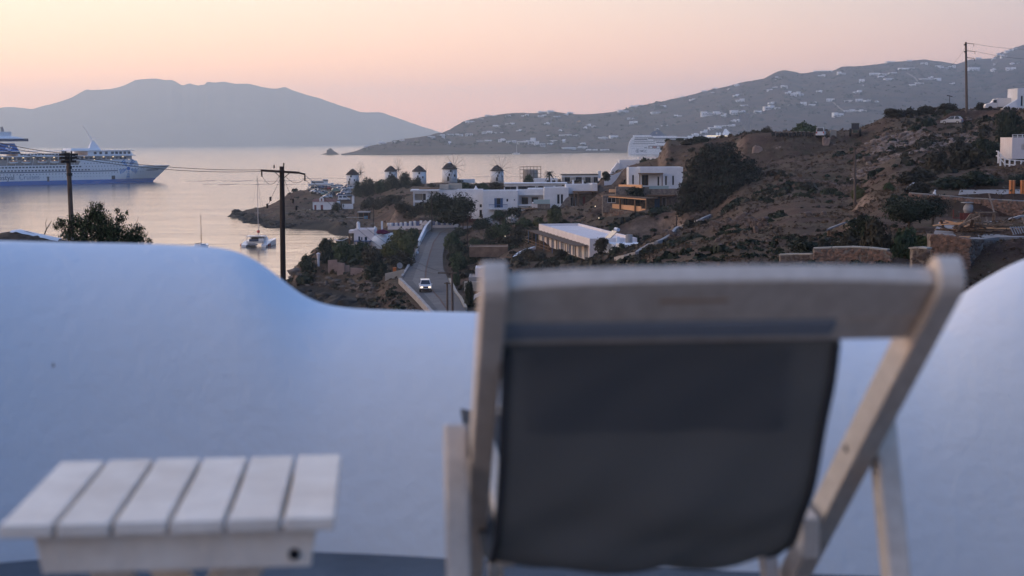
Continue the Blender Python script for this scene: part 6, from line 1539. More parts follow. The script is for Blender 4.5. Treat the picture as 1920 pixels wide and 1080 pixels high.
f = ground(P(849, 588, 206).x, 206.0); t = pole('utility_pole', 'taller of two close wooden poles at the right edge of the road with a crossarm', f, P(847.5, 508, 206), .17, .13, M_PALEPOLE)
b = MB(); b.bar(P(821, 512, 205.6) - f, P(857, 511.5, 205.6) - f, .16, .18); b.build('crossarm', M_PALEPOLE, t)
f = ground(P(839, 588, 205).x, 205.0); t = pole('utility_pole', 'shorter of two close wooden poles at the right edge of the road', f, P(838.5, 529, 205), .16, .13, M_PALEPOLE)
b = MB(); b.bar(P(833, 531, 204.7) - f, P(845, 531, 204.7) - f, .12, .14); b.build('crossarm', M_PALEPOLE, t)
for px, t_, bt, Y, lab in ((809.5, 358, 428, 346, 'thin dark pole before the big trees at the top of the road'), (868, 384, 418, 352, 'thin pole against the white wing behind the hedge'), (876.5, 404, 480, 300, 'brown wooden pole rising from the hedge right of the road'), (1268.5, 405, 434, 262, 'slim pole on the bare slope below the large dark tree'), (700, 388, 430, 420, 'slender pole by the boat shelter on the bay')):
    f = P(px, bt, Y); f.z = min(f.z, ground(f.x, f.y).z + .3); pole('utility_pole', lab, f, P(px, t_, Y), .13, .10, M_POLE)
wire('stay cable from the brown pole slanting down into the garden', [P(877, 405, 300), P(914, 454, 296)], .1, .02)
f = ground(P(1813, 207, 304).x, 304.0); t = pole('utility_pole', 'tall wooden utility pole standing on the ridge at the right against the sky', f, P(1811, 79, 304), .26, .19, M_PALEPOLE)
for py, ex in ((81, 1826), (95, 1828), (108, 1827)):
    b = MB(); b.bar(P(1812, py, 304) - f, P(ex, py + 1.5, 304) - f, .09, .10); b.build('bracket', M_POLE, t); insul(P(ex, py + 1.5, 304) - f, t, .5)
for py in (84, 97): 
    b = MB(); b.lathe([(.3, -.12), (.3, .12)], n=8, c=tuple(P(1810, py, 304) - f)); b.build('collar', M_IRON, t)
wire('upper cable from the ridge pole to the right', [P(1826, 82, 304), P(2000, 90, 290)], .6, .022); wire('lower cable from the ridge pole to the right', [P(1828, 96, 304), P(2000, 112, 290)], .6, .022)
wire('stay wire of the ridge pole slanting down to the left', [P(1810, 88, 304), P(1797, 108, 308), P(1784, 122, 312)], .1, .02)
f = ground(P(1602.5, 412, 197).x, 197.0); t = pole('utility_pole', 'brown pole with a T shaped crossarm in the middle of the bare slope', f, P(1602.5, 274, 197), .16, .12, M_PALEPOLE)
b = MB(); b.bar(P(1584, 276, 196.8) - f, P(1622, 275.5, 196.8) - f, .12, .14); b.build('crossarm', M_PALEPOLE, t)
f = ground(P(1780, 212, 318).x, 318.0); t = thing('street_lamp', 'small street lamp on the skyline left of the tall ridge pole', 'street lamp', f)
b = MB(); b.tube([(0, 0, -.3), (0, 0, 2.4), (0, 0, P(1780, 181, 318).z - f.z)], .06, 6); b.build('pole', M_IRON, t)
b = MB(); zc = P(1780, 180, 318).z - f.z; b.bar((-.55, 0, zc + .1), (.1, 0, zc), .22, .16); b.bar((0, 0, zc), (.55, 0, zc - .12), .2, .14); b.build('lamp_head', M_IRON, t)

# ------------------------------------------------------------------ a person by the chapel wall
def person(label, loc, rz, cloth_m, legs_m, H=1.72):
    t = thing('person', label, 'person', loc, rz)
    s = H / 1.72
    J = [(0, 0, .95), (0, 0, 1.2), (0, 0, 1.42), (0, 0, 1.52), (0, .02, 1.66), (.18, 0, 1.40), (.24, .03, 1.14), (.22, -.1, .92), (-.18, 0, 1.40), (-.24, .02, 1.14), (-.2, -.1, .92), (.10, 0, .88), (.11, -.01, .5), (.12, .02, .08), (.12, -.12, .04), (-.10, 0, .88), (-.12, .05, .5), (-.12, .04, .08), (-.12, -.10, .04)]
    E = [(0, 1), (1, 2), (2, 3), (3, 4), (2, 5), (5, 6), (6, 7), (2, 8), (8, 9), (9, 10), (0, 11), (11, 12), (12, 13), (13, 14), (0, 15), (15, 16), (16, 17), (17, 18)]
    rad = [.14, .14, .15, .055, .1, .065, .05, .035, .065, .05, .035, .1, .065, .045, .04, .1, .065, .045, .04]
    me = bpy.data.meshes.new('body'); me.from_pydata([tuple(c * s for c in j) for j in J], E, []); me.update()
    o = link('body', me, t); md = o.modifiers.new('skin', 'SKIN'); me.skin_vertices[0].data[0].use_root = True
    for v, q in zip(me.skin_vertices[0].data, rad): v.radius = (q * s, q * s * .85)
    o.modifiers.new('smooth', 'SUBSURF').levels = 1; me.materials.append(cloth_m)
    b = MB(); b.sphere((0, .03 * s, 1.70 * s), .105 * s, 10, 6, (.95, 1.05, .9)); b.build('hair', M_IRON, t)
    return t
person('person in dark clothes standing by the chapel courtyard wall', P(644, 391.5, 551), R(20), M_IRON, M_IRON)

# ------------------------------------------------------------------ boats
M_HULLW = mat('white_gelcoat', (0.74, 0.74, 0.75), 0.35, spec=0.5)
M_SHIPW = mat('white_ship_paint', (0.84, 0.84, 0.85), 0.8, var=0.05, scale=0.05, spec=0.1)
M_SHIPB = mat('blue_ship_paint', (0.015, 0.16, 0.50), 0.9, spec=0.05)
M_NAVY = mat('navy_ship_paint', (0.02, 0.05, 0.12), 0.5)
M_PALEB = mat('pale_blue_decal', (0.04, 0.24, 0.56), 0.9, spec=0.05)
M_SHIPGL = mat('ship_window', (0.035, 0.045, 0.065), 0.25)
M_LIT = mat('lit_ship_lamp', (1, .8, .5), 0.4, emit=(1.0, 0.72, 0.42), estr=1.3)
M_LITS = mat('small_lamp', (1, .9, .7), 0.4, emit=(1.0, 0.80, 0.52), estr=3.0)
M_DECK = mat('ship_deck', (0.30, 0.24, 0.21), 0.8)
M_ORNG = mat('lifeboat_orange', (0.42, 0.12, 0.06), 0.5)
p = G(476, 463.5, 0.0); kx = p.y / F
t = thing('catamaran', 'white sailing catamaran at anchor, stern on, with a red sail cover and red fenders', 'catamaran', (p.x, p.y, 0), R(-6))
for sg in (-1, 1):
    b = MB(); secs = []
    for y, w_, zt in ((0, .75, .55), (1.2, .85, .75), (4, .95, 1.35), (8, .85, 1.5), (11, .4, 1.6), (12.2, .06, 1.65)):
        x = sg * 2.65; secs.append([(x - w_, y, zt), (x - w_ * .75, y, .15), (x - w_ * .25, y, -.4), (x + w_ * .25, y, -.4), (x + w_ * .75, y, .15), (x + w_, y, zt), (x, y, zt)])
    for a, c in zip(secs[:-1], secs[1:]):
        o = len(b.v); b.v += a + c; b.f += [(o + i, o + 7 + i, o + 7 + (i + 1) % 7, o + (i + 1) % 7) for i in range(7)]
    o = len(b.v); b.v += secs[0]; b.f.append(tuple(range(o, o + 7)))
    b.build('hull', M_HULLW, t)
b = MB(); b.box(-2.3, 2.3, 1.6, 9.5, .9, 1.45); b.build('bridge_deck', M_HULLW, t)
b = MB(); b.add([(-2.2, 4, 1.45), (2.2, 4, 1.45), (1.6, 9, 1.5), (-1.6, 9, 1.5), (-2.1, 4.2, 2.5), (2.1, 4.2, 2.5), (1.4, 7.6, 2.4), (-1.4, 7.6, 2.4)], [(4, 5, 6, 7), (0, 1, 5, 4), (1, 2, 6, 5), (2, 3, 7, 6), (3, 0, 4, 7)]); cb_ = b.build('cabin', M_HULLW, t)
b = MB(); b.box(-1.7, 1.7, 3.9, 4.02, 1.5, 2.35); b.build('cabin_door', M_GLASS, cb_)
b = MB(); b.box(-2.35, 2.35, .8, 4.4, 2.72, 2.84); b.build('hardtop', M_HULLW, t)
for x in (-2.1, 2.1):
    b = MB(); b.tube([(x, 1.0, .9), (x, 1.0, 2.72)], .06, 6); b.build('hardtop_post', M_CHROME, t)
b = MB(); b.box(-1.6, 1.6, 1.3, 1.9, 1.45, 1.95); b.build('cockpit_seat', M_NAVY, t)
b = MB(); b.tube([(-.3, 5.8, 2.4), (-.3, 5.8, (463.5 - 330) * kx)], [.11, .07], 8); mast = b.build('mast', M_CHROME, t)
for z in (8.5, 12.5):
    b = MB(); b.tube([(-1.1, 5.6, z), (-.3, 5.8, z + .1), (.5, 5.6, z)], .035, 5); b.build('spreader', M_CHROME, mast)
zt = (463.5 - 332) * kx
for q in ((-3.2, 5, 1.5), (2.7, 5, 1.5), (-.3, 12, 1.6)):
    b = MB(); b.tube([(-.3, 5.8, zt), q], .018, 4); b.build('shroud', M_IRON, mast)
b = MB(); b.tube([(-.3, 5.4, 3.7), (.4, 3.4, 3.85), (1.0, 1.4, 3.8)], [.34, .40, .26], 10); bm = b.build('sail_cover', mat('red_canvas', (0.42, 0.03, 0.03), 0.8), t)
b = MB(); b.tube([(-.3, 5.6, 3.35), (1.1, 1.2, 3.42)], .09, 8); b.build('boom', M_CHROME, t)
for x, y in ((-3.55, 1.5), (-3.62, 3.0), (-3.6, 0.5), (3.55, 1.2), (3.6, 2.6)):
    b = MB(); b.tube([(x, y, .1), (x, y, .35), (x, y, .8)], [.1, .17, .08], 8); b.build('fender', MATS['red_canvas'], t)
for sg in (-1, 1):
    b = MB(); b.tube([(sg * 3.3, .2, .6), (sg * 3.3, .2, 1.6), (sg * 3.4, 4, 2.1), (sg * 3.2, 9, 2.2)], .03, 4); b.build('guard_rail', M_CHROME, t)
b = MB(); b.box(1.2, 2.6, .2, .9, 1.5, 2.2); b.build('barbecue_box', M_HULLW, t)
b = MB(); b.box(-1.0, 1.0, -.9, .1, .55, .85); b.build('stern_dinghy', M_CONC, t)
def small_boat(name, label, cat, p, rz, L, B, H, parts, hullm=M_HULLW):
    """pointed hull along +x with deck houses given as (x0, x1, half width, z0, z1, name, material)"""
    t = thing(name, label, cat, p, rz); b = MB(); secs = []
    for u, wf, zf in ((-.5, .82, .85), (-.2, 1, .85), (.15, .98, .92), (.36, .6, 1.05), (.5, .03, 1.2)):
        w_ = B / 2 * wf; secs.append([(u * L, -w_, H * zf), (u * L - (.04 * L if u == .5 else 0), -w_ * .72, -.3), (u * L - (.04 * L if u == .5 else 0), w_ * .72, -.3), (u * L, w_, H * zf)])
    for a, c in zip(secs[:-1], secs[1:]):
        o = len(b.v); b.v += a + c; b.f += [(o + i, o + (i + 1) % 4, o + 4 + (i + 1) % 4, o + 4 + i) for i in range(4)]
    o = len(b.v); b.v += secs[0]; b.f.append((o, o + 3, o + 2, o + 1)); b.build('hull', hullm, t)
    for x0, x1, hw, z0, z1, nm, m in parts:
        b = MB(); b.box(x0, x1, -hw, hw, z0, z1); b.build(nm, m, t)
    return t
p = G(602, 348.5); t = small_boat('excursion_boat', 'white excursion boat with a wheelhouse heading past the headland', 'boat', (p.x, p.y, 0), R(8), 15.5, 4.2, 1.5,
    [(-6.2, 2.0, 1.6, 1.3, 3.0, 'saloon', M_HULLW), (-5.6, 1.6, 1.64, 1.9, 2.6, 'window_band', M_SHIPGL), (-6.0, 1.4, 1.7, 3.0, 3.14, 'upper_deck', M_DECK), (1.0, 4.2, 1.4, 1.4, 3.9, 'wheelhouse', M_HULLW), (1.2, 4.3, 1.44, 2.8, 3.5, 'windscreen', M_SHIPGL), (0.7, 4.4, 1.55, 3.9, 4.05, 'roof', M_HULLW)])
b = MB(); b.tube([(2, 0, 4), (1.8, 0, 6.6)], .05, 5); b.build('mast', M_IRON, t)
for i in range(9): 
    b = MB(); b.box(-6.0 + i * .9, -5.95 + i * .9, -1.68, -1.62, 3.1, 4.0); b.build('rail_post', M_CHROME, t)
b = MB(); b.tube([(-6, -1.65, 4), (1.3, -1.65, 4)], .03, 4); b.build('rail', M_CHROME, t)
p = G(188, 343.2); t = small_boat('tender', 'small white passenger tender lying alongside the blue striped cruise ship', 'boat', (p.x, p.y, 0), R(38), 11, 3.6, 1.1,
    [(-3.8, 2.6, 1.45, 1.0, 2.5, 'cabin', M_HULLW), (-3.5, 2.7, 1.49, 1.45, 2.1, 'window_band', M_SHIPGL), (-4.2, 2.9, 1.6, 2.5, 2.62, 'roof', M_HULLW)], M_NAVY)
p = G(484, 413.5); small_boat('rowing_boat', 'small dark red rowing boat moored off the black rocks', 'boat', (p.x, p.y, 0), R(10), 5, 1.8, .8, [(-1.2, -.9, .8, .5, .6, 'thwart', M_BROWNW), (.6, .9, .75, .5, .6, 'thwart', M_BROWNW)], M_REDW)
p = G(376.5, 467); t = small_boat('sailing_boat', 'yacht mostly behind the wall, only its bare mast showing over the sea', 'sailing boat', (p.x, p.y, 0), R(75), 8, 2.6, 1.0, [(-1.8, 1.2, .9, .9, 1.4, 'cabin', M_HULLW)])
b = MB(); b.tube([(.4, 0, .9), (.4, 0, (467 - 403) * p.y / F)], [.09, .06], 6); b.build('mast', M_BROWNW, t)
b = MB(); b.tube([(.4, .5, 3.4), (.4, -.5, 3.4)], .04, 5); b.tube([(.4, .3, 2.6), (.4, -.3, 2.6)], .05, 5); b.build('spreader', M_BROWNW, t)
b = MB(); b.tube([(.4, 0, 1.5), (-2.8, 0, 1.6)], .1, 6); b.build('boom', M_BROWNW, t)
p = G(968, 289); t = small_boat('sailing_boat', 'distant white sailing yacht lying off the far waterfront hotel', 'sailing boat', (p.x, p.y, 0), R(20), 16, 4.5, 1.9, [(-5, 2, 1.6, 1.7, 2.8, 'cabin', M_HULLW)])
b = MB(); b.tube([(1, 0, 1.5), (1, 0, 21)], [.35, .25], 6); b.build('mast', M_HULLW, t)

# -- the blue and white cruise ship at the left
bow = Vector((-248.5, 1093, 0)); hd = R(40.5)
ship = thing('cruise_ship', 'white cruise ship with a blue stripe, blue funnel and starfish emblem lying at the left', 'cruise ship', bow, hd)
Bm = 12.5
def hb_(s, z):
    s0 = -max(z, 0) * 1.24; L_ = 44 - 16 * min(max(z / 12, 0), 1.2)
    q = min(max((s - s0) / L_, 0), 1); return Bm * (1 - (1 - q) ** 1.9)
def hp(s, z, off=0.0, side=-1): return (-s, side * (hb_(s, z) + off), z)
def sheer(s): return 15.0 if 22 < s < 60 else (12.6 if s >= 60 else 11.2)
ss = list(np.concatenate([np.linspace(-14, 60, 50), np.linspace(63, 196, 30)]))
def hull_band(z0, z1, nz, m, name, slist, off=0.0, sides=(-1, 1), parent=ship):
    b = MB()
    for sd in sides:
        rows = []
        for s in slist:
            r = []
            for j in range(nz + 1):
                z = z0 + ((z1(s) if callable(z1) else z1) - z0) * j / nz
                s_ = max(s, -max(z, 0) * 1.24); r.append(hp(s_, z, off if hb_(s_, z) > 0.01 else 0, sd))
            rows.append(r if sd < 0 else list(reversed(r)))
        b.grid(rows)
    return b.build(name, m, parent, smooth=False)
hull_band(-1.0, 2.6, 2, M_SHIPB, 'boot_stripe', ss, 0.0)
hull_band(2.6, lambda s: min(sheer(s), 11.4) if s < 22 else sheer(s), 8, M_SHIPW, 'hull', ss, 0.0)
b = MB(); b.grid([[hp(max(s, -11.2 * 1.24), min(sheer(s), 11.0) - .05, 0, -1), hp(max(s, -11.2 * 1.24), min(sheer(s), 11.0) - .05, 0, 1)] for s in ss]); b.build('fore_deck', M_DECK, ship)
def block(s0, s1, z0, z1, hw, name, m, rake=0.0, parent=None):
    b = MB(); b.add([(-s1, -hw, z0), (-s0, -hw, z0), (-s0, hw, z0), (-s1, hw, z0), (-s1, -hw, z1), (-s0 - rake, -hw, z1), (-s0 - rake, hw, z1), (-s1, hw, z1)], [(0, 1, 5, 4), (1, 2, 6, 5), (2, 3, 7, 6), (3, 0, 4, 7), (4, 5, 6, 7), (3, 2, 1, 0)])
    return b.build(name, m, parent or ship)
block(14, 60, 11.0, 14.9, 9.0, 'superstructure', M_SHIPW, 2.0)
block(19, 196, 12.5, 18.2, 9.6, 'promenade_deck', mat('ship_shade_deck', (0.34, 0.33, 0.34), 0.8), 1)
block(19.5, 60, 15.0, 15.6, 12.3, 'deck_edge', M_SHIPW)
block(17.5, 180, 18.2, 18.7, 12.0, 'deck_edge', M_SHIPW, 1)
block(19, 52, 18.7, 21.6, 10.6, 'bridge_deck', M_SHIPW, 2.5)
block(18, 190, 21.6, 22.0, 11.2, 'deck_edge', M_SHIPW, 1)
block(40, 62, 22.0, 23.4, 6, 'upper_house', M_SHIPW, 2); block(66, 100, 18.7, 20.2, 9.8, 'lounge', M_SHIPW); block(112, 190, 18.7, 21.4, 10, 'lounge', M_SHIPW)
b = MB()
for s0 in (21.5, 24.5, 27.5, 30.5, 33.5, 38, 42, 46): b.box(-s0 - 1.9, -s0, -10.68, -10.6, 19.4, 21.0)
b.add([(-19.9, -9.8, 19.2), (-19.9, 9.8, 19.2), (-20.9, 9.8, 21.2), (-20.9, -9.8, 21.2)], [(0, 1, 2, 3)])
tag(b.build('bridge_windows', M_SHIPGL, ship), kind='stuff')
b = MB()
def win_row(z, s0, s1, step, wd, ht, ys_=None):
    s = s0
    while s < s1:
        q = [hp(s, z, .06), hp(s + wd, z, .06), hp(s + wd, z + ht, .06), hp(s, z + ht, .06)] if ys_ is None else [(-s, -ys_, z), (-s - wd, -ys_, z), (-s - wd, -ys_, z + ht), (-s, -ys_, z + ht)]
        b.add(q, [(3, 2, 1, 0)]); s += step
win_row(11.0, 58, 190, 2.3, 1.5, 0.85); win_row(8.9, 52, 190, 2.3, 1.35, 0.8); win_row(6.6, 36, 190, 2.2, .55, .5); win_row(4.7, 36, 100, 2.2, .35, .35)
win_row(13.2, 20, 56, 2.2, .55, .55); win_row(11.2, 19, 56, 2.2, .55, .55); win_row(9.2, 12, 50, 2.2, .5, .5); win_row(7.0, 12, 34, 2.2, .45, .45)
win_row(16.2, 24, 180, 3.1, 1.7, 1.2, 9.68); win_row(19.2, 68, 98, 2.4, 1.6, .7, 9.86); win_row(19.4, 114, 188, 2.4, 1.6, 1.2, 10.06)
tag(b.build('window_rows', M_SHIPGL, ship), kind='stuff')
b = MB()
for s0, s1 in ((-2, 9.5), (32, 196)):
    rows = []
    for s in np.linspace(s0, s1, 24): rows.append([hp(s, 7.95, .05), hp(s, 8.55, .05)])
    b.grid([list(reversed(r)) for r in rows])
b.build('hull_line', M_NAVY, ship)
b = MB()
for s in range(26, 180, 7): b.add([(-s, -9.72, 17.4), (-s - 1.1, -9.72, 17.4), (-s - 1.1, -9.72, 17.85), (-s, -9.72, 17.85)], [(3, 2, 1, 0)])
for s in (23, 36, 48, 70, 76, 84, 96, 104): b.add([(-s, -12.35, 15.62), (-s - .8, -12.35, 15.62), (-s - .8, -12.35, 15.95), (-s, -12.35, 15.95)], [(3, 2, 1, 0)])
tag(b.build('deck_lamps', M_LIT, ship), kind='stuff')
for i, s in enumerate((64, 72.5, 81, 92, 100.5)):
    b = MB(); b.sphere((-s - 3.4, -11.2, 14.7), 1.0, 10, 6, (3.3, 1.2, 1.1)); lb = b.build('lifeboat', M_SHIPW, ship)
    b = MB(); b.box(-s - 5.6, -s - 1.2, -12.3, -10.2, 15.1, 15.75); b.build('lifeboat_canopy', M_ORNG, lb)
for a in np.linspace(62, 108, 9):
    b = MB(); b.tube([(-a, -10.2, 12.6), (-a, -11.9, 15.5), (-a, -11.9, 18.1)], .16, 5); b.build('davit', M_SHIPW, ship)
# starfish emblem
b = MB(); cs_, cz_ = 24.0, 9.6
for k in range(5):
    a0 = math.pi * 1.5 + k * 2 * math.pi / 5
    for j in range(5):
        r0 = 1.9 + j * 1.05; r1 = r0 + .62; hw = 0.62 + .22 * j
        q = []
        for r_, sg in ((r0, -1), (r0, 1), (r1, 1.12), (r1, -1.12)):
            ds = r_ * math.cos(a0) - sg * hw * math.sin(a0); dz = r_ * math.sin(a0) + sg * hw * math.cos(a0)
            q.append(hp(cs_ - ds, cz_ + dz, .09))
        b.add(q, [(0, 1, 2, 3)] if True else [])
tag(b.build('starfish_emblem', M_PALEB, ship), kind='stuff')
b = MB()
for k in range(10):
    a0 = k * math.pi / 5; a1 = a0 + math.pi / 5
    b.add([hp(cs_, cz_, .1), hp(cs_ + 1.3 * math.cos(a0), cz_ + 1.3 * math.sin(a0), .1), hp(cs_ + 1.3 * math.cos(a1), cz_ + 1.3 * math.sin(a1), .1)], [(0, 1, 2)])
b.build('emblem_centre', M_SHIPB, ship)
def lettering(body, size, m, parent, loc, name='lettering', rot=(math.pi / 2, 0, 0), shear=0.0, bold=0.0, spacing=1.0):
    cu = bpy.data.curves.new(name, 'FONT'); cu.body = body; cu.size = size; cu.extrude = 0.01; cu.offset = bold; cu.space_character = spacing
    tmp = bpy.data.objects.new(name, cu); C.objects.link(tmp)
    dg = bpy.context.evaluated_depsgraph_get(); me = bpy.data.meshes.new_from_object(tmp.evaluated_get(dg))
    C.objects.unlink(tmp); bpy.data.objects.remove(tmp)
    me.materials.clear(); me.materials.append(m)
    o = link(name, me, parent, loc); o.rotation_euler = rot; return o
# the hull is flat here, so the words lie on it
lettering('Celestyal', 4.6, M_NAVY, ship, (-121.0, -Bm - .06, 3.6), bold=0.02)
lettering('Cruises', 4.6, mat('grey_lettering', (0.30, 0.34, 0.42), 0.6), ship, (-101.2, -Bm - .06, 3.6), bold=-0.01)
b = MB(); b.box(-82, -80.6, -Bm - .05, -Bm, 2.0, 5.2); b.box(-36.5, -34.0, -hb_(35, 4) - .06, -hb_(35, 4) + .3, 2.6, 5.0); b.build('shell_door', M_SHIPGL, ship)
# mast
b = MB(); b.add([(-47, -1.5, 22), (-38, -1.5, 22), (-38, 1.5, 22), (-47, 1.5, 22), (-44.5, -.7, 28), (-42.2, -.7, 28), (-42.2, .7, 28), (-44.5, .7, 28)], [(0, 1, 5, 4), (1, 2, 6, 5), (2, 3, 7, 6), (3, 0, 4, 7), (4, 5, 6, 7)]); b.build('mast_house', M_SHIPW, ship)
b = MB(); b.tube([(-43.6, 0, 28), (-46.5, 0, 33), (-50.5, 0, 39)], [.45, .3, .15], 6); b.bar((-43, -3, 29.5), (-43, 3, 29.5), .4, .3); b.bar((-46, 0, 30.8), (-39, 0, 29.8), .25, .25); b.build('mast', M_SHIPW, ship)
b = MB(); b.lathe([(.9, 0), (1.3, .8), (.9, 1.7), (.1, 2.0)], (-66, -3, 20.3), 12); b.build('radome', M_SHIPW, ship)
# funnel
b = MB(); b.add([(-112, -4.5, 20), (-95.5, -4.5, 20), (-95.5, 4.5, 20), (-112, 4.5, 20), (-112, -3.6, 27), (-99.5, -3.6, 27), (-99.5, 3.6, 27), (-112, 3.6, 27)], [(0, 1, 5, 4), (1, 2, 6, 5), (2, 3, 7, 6), (3, 0, 4, 7), (4, 5, 6, 7)]); fu = b.build('funnel', M_SHIPB, ship)
b = MB(); b.box(-128, -91.5, -7, 7, 28.2, 30.0); b.build('funnel_wing', M_NAVY, fu)
b = MB(); b.add([(-128, -6.5, 30.003), (-93, -6.5, 30.003), (-93, 6.5, 30.003), (-128, 6.5, 30.003), (-128, -5, 31.4), (-100, -5, 31.4), (-100, 5, 31.4), (-128, 5, 31.4)], [(0, 1, 5, 4), (1, 2, 6, 5), (2, 3, 7, 6), (3, 0, 4, 7), (4, 5, 6, 7)]); b.box(-116, -101.5, -4, 4, 31.4, 34.5); b.build('funnel_top', M_SHIPW, fu)
for x in (-113, -110.5, -108, -105.5):
    b = MB(); b.tube([(x, 0, 34.5), (x - .7, 0, 37.6)], .9, 8); b.build('exhaust_pipe', M_CONC, fu)
b = MB()
for k in range(5):
    a = math.pi / 2 + k * 2 * math.pi / 5
    c0 = Vector((-103.5, -4.22, 23.4)); d1 = Vector((math.cos(a), 0, math.sin(a))); d2_ = Vector((-d1.z, 0, d1.x))
    b.add([c0 + d1 * .5 - d2_ * .35, c0 + d1 * .5 + d2_ * .35, c0 + d1 * 2.3 + d2_ * .75 + Vector((0, .15, 0)), c0 + d1 * 2.3 - d2_ * .75 + Vector((0, .15, 0))], [(0, 1, 2, 3)])
b.build('funnel_emblem', M_SHIPW, fu)
b = MB(); b.add([(-196, -9, 18), (-196, 9, 18), (-196, 9, 0), (-196, -9, 0)], [(0, 1, 2, 3)]); b.build('stern_plate', M_SHIPW, ship)

# -- the big white liner in the harbour
p = G(1178.5, 289.5); kk = p.y / F
lin_ = thing('cruise_ship', 'large white liner with a dark funnel moored in the harbour behind the brown cliff', 'cruise ship', (p.x, p.y, 0), R(-3))
q = lambda px, py: ((px - 1178.5) * kk, (289.5 - py) * kk)
prof = [(1178.5, 289.6), (1177.5, 284), (1178, 276), (1180.5, 266), (1184.5, 259.5), (1189, 256.8), (1262, 256.8), (1290, 257.5), (1420, 263.5), (1445, 268), (1436, 289.6)]
b = MB(); n = len(prof); b.add([(q(*a)[0], y, q(*a)[1]) for y in (0, 32) for a in prof], [tuple(reversed(range(n))), tuple(range(n, 2 * n))] + [(i, (i + 1) % n, n + (i + 1) % n, n + i) for i in range(n)]); b.build('hull', M_SHIPW, lin_)
def lb_(px0, px1, t_, bt, y0, y1, name, m, parent=None): 
    b = MB(); b.box(q(px0, 0)[0], q(px1, 0)[0], y0, y1, q(0, bt)[1], q(0, t_)[1]); return b.build(name, m, parent or lin_)
lb_(1187, 1221, 254, 257, 2, 30, 'upper_deck', M_SHIPW); lb_(1221, 1268, 255.6, 257, 1, 31, 'upper_deck', M_SHIPW); lb_(1290, 1330, 255.5, 259, 3, 29, 'upper_deck', M_SHIPW)
for px0, px1, t_, bt in ((1189.5, 1213.5, 260.2, 262.6), (1214.5, 1290, 259.4, 261.4), (1230, 1290, 266.2, 268.2), (1190, 1224, 257.1, 258.5), (1290, 1400, 263.6, 265.4), (1225, 1290, 262.4, 263.8), (1189, 1228, 265.6, 266.5), (1187, 1228, 269.0, 269.9)):
    lb_(px0, px1, t_, bt, -.35, .0, 'deck_recess', M_SHIPGL)
rc = lb_(1215.5, 1252, 273.5, 278.8, -.3, 0, 'promenade_recess', mat('recess_brown', (0.12, 0.06, 0.055), 0.8))
for i in range(5): lb_(1217.5 + i * 6.9, 1222.5 + i * 6.9, 275.0, 277.8, -1.6, -.3, 'lifeboat', M_ORNG if i % 2 else M_SHIPW, rc)
b = MB()
for py in (264.5, 267, 269.5, 272.2, 275, 278.5):
    for i in range(14):
        px = 1182.5 + i * 2.4 + (py < 266) * 2; x, z = q(px, py); b.add([(x, -.12, z), (x + .95, -.12, z), (x + .95, -.12, z + .7), (x, -.12, z + .7)], [(0, 1, 2, 3)])
for i in range(3): lb_(1207.8 + i * 2, 1209.3 + i * 2, 276.4, 278.2, -.2, 0, 'shell_door', M_SHIPGL)
tag(b.build('window_rows', M_SHIPGL, lin_), kind='stuff')
x, z = q(1200.5, 285.8)
lettering('MSC', 6.6, M_NAVY, lin_, (x, -.2, z), bold=0.05)
b = MB(); x, z = q(1195.3, 283.2)
for r0, r1 in ((2.6, 3.3),): b.add([(x + r_ * math.cos(i * math.pi / 9), -.15, z + r_ * math.sin(i * math.pi / 9)) for r_ in (r0, r1) for i in range(18)], [(i, (i + 1) % 18, 18 + (i + 1) % 18, 18 + i) for i in range(18)])
for k in range(8):
    a = k * math.pi / 4; L_ = 2.9 if k % 2 == 0 else 1.9; b.add([(x + .5 * math.cos(a + 1.2), -.17, z + .5 * math.sin(a + 1.2)), (x + L_ * math.cos(a), -.17, z + L_ * math.sin(a)), (x + .5 * math.cos(a - 1.2), -.17, z + .5 * math.sin(a - 1.2))], [(0, 1, 2)])
b.build('compass_emblem', M_NAVY, lin_)
b = MB(); pf = [(1216, 255.5), (1222, 248.5), (1228, 245.5), (1236, 245.2), (1243, 250), (1247, 255.5)]
b.add([(q(*a)[0], y, q(*a)[1]) for y in (11, 21) for a in pf], [tuple(range(6)), tuple(reversed(range(6, 12)))] + [(i, 6 + i, 6 + (i + 1) % 6, (i + 1) % 6) for i in range(6)]); fu = b.build('funnel', M_NAVY, lin_)
x, z = q(1231, 250); b = MB(); b.lathe([(1.9, 0), (1.9, .2)], n=14, M=Matrix.Translation((x, 10.9, z)) @ Matrix.Rotation(math.pi / 2, 4, 'X')); b.build('funnel_emblem', M_CONC, fu)
b = MB(); b.tube([(q(1229, 0)[0], 16, q(0, 246)[1]), (q(1229, 0)[0], 16, q(0, 240)[1])], 2.2, 8); b.build('exhaust_pipe', M_CONC, fu)
lb_(1322, 1392, 254.6, 257.8, 2, 30, 'bridge_house', M_SHIPW); lb_(1324, 1374, 255.6, 257, 1.7, 2, 'bridge_window', M_LIT); lb_(1318, 1396, 257.8, 259.6, -.5, 32, 'bridge_deck', M_SHIPW); lb_(1325, 1395, 259.8, 261, -.4, 0, 'deck_recess', M_SHIPGL)
for px in (1343.5, 1349):
    x, z = q(px, 252); b = MB(); b.lathe([(1.0, -3), (2.0, -1.2), (2.3, 0), (1.7, 1.7), (.2, 2.3)], (x, 12, z), 10); b.build('radome', M_SHIPW, lin_)
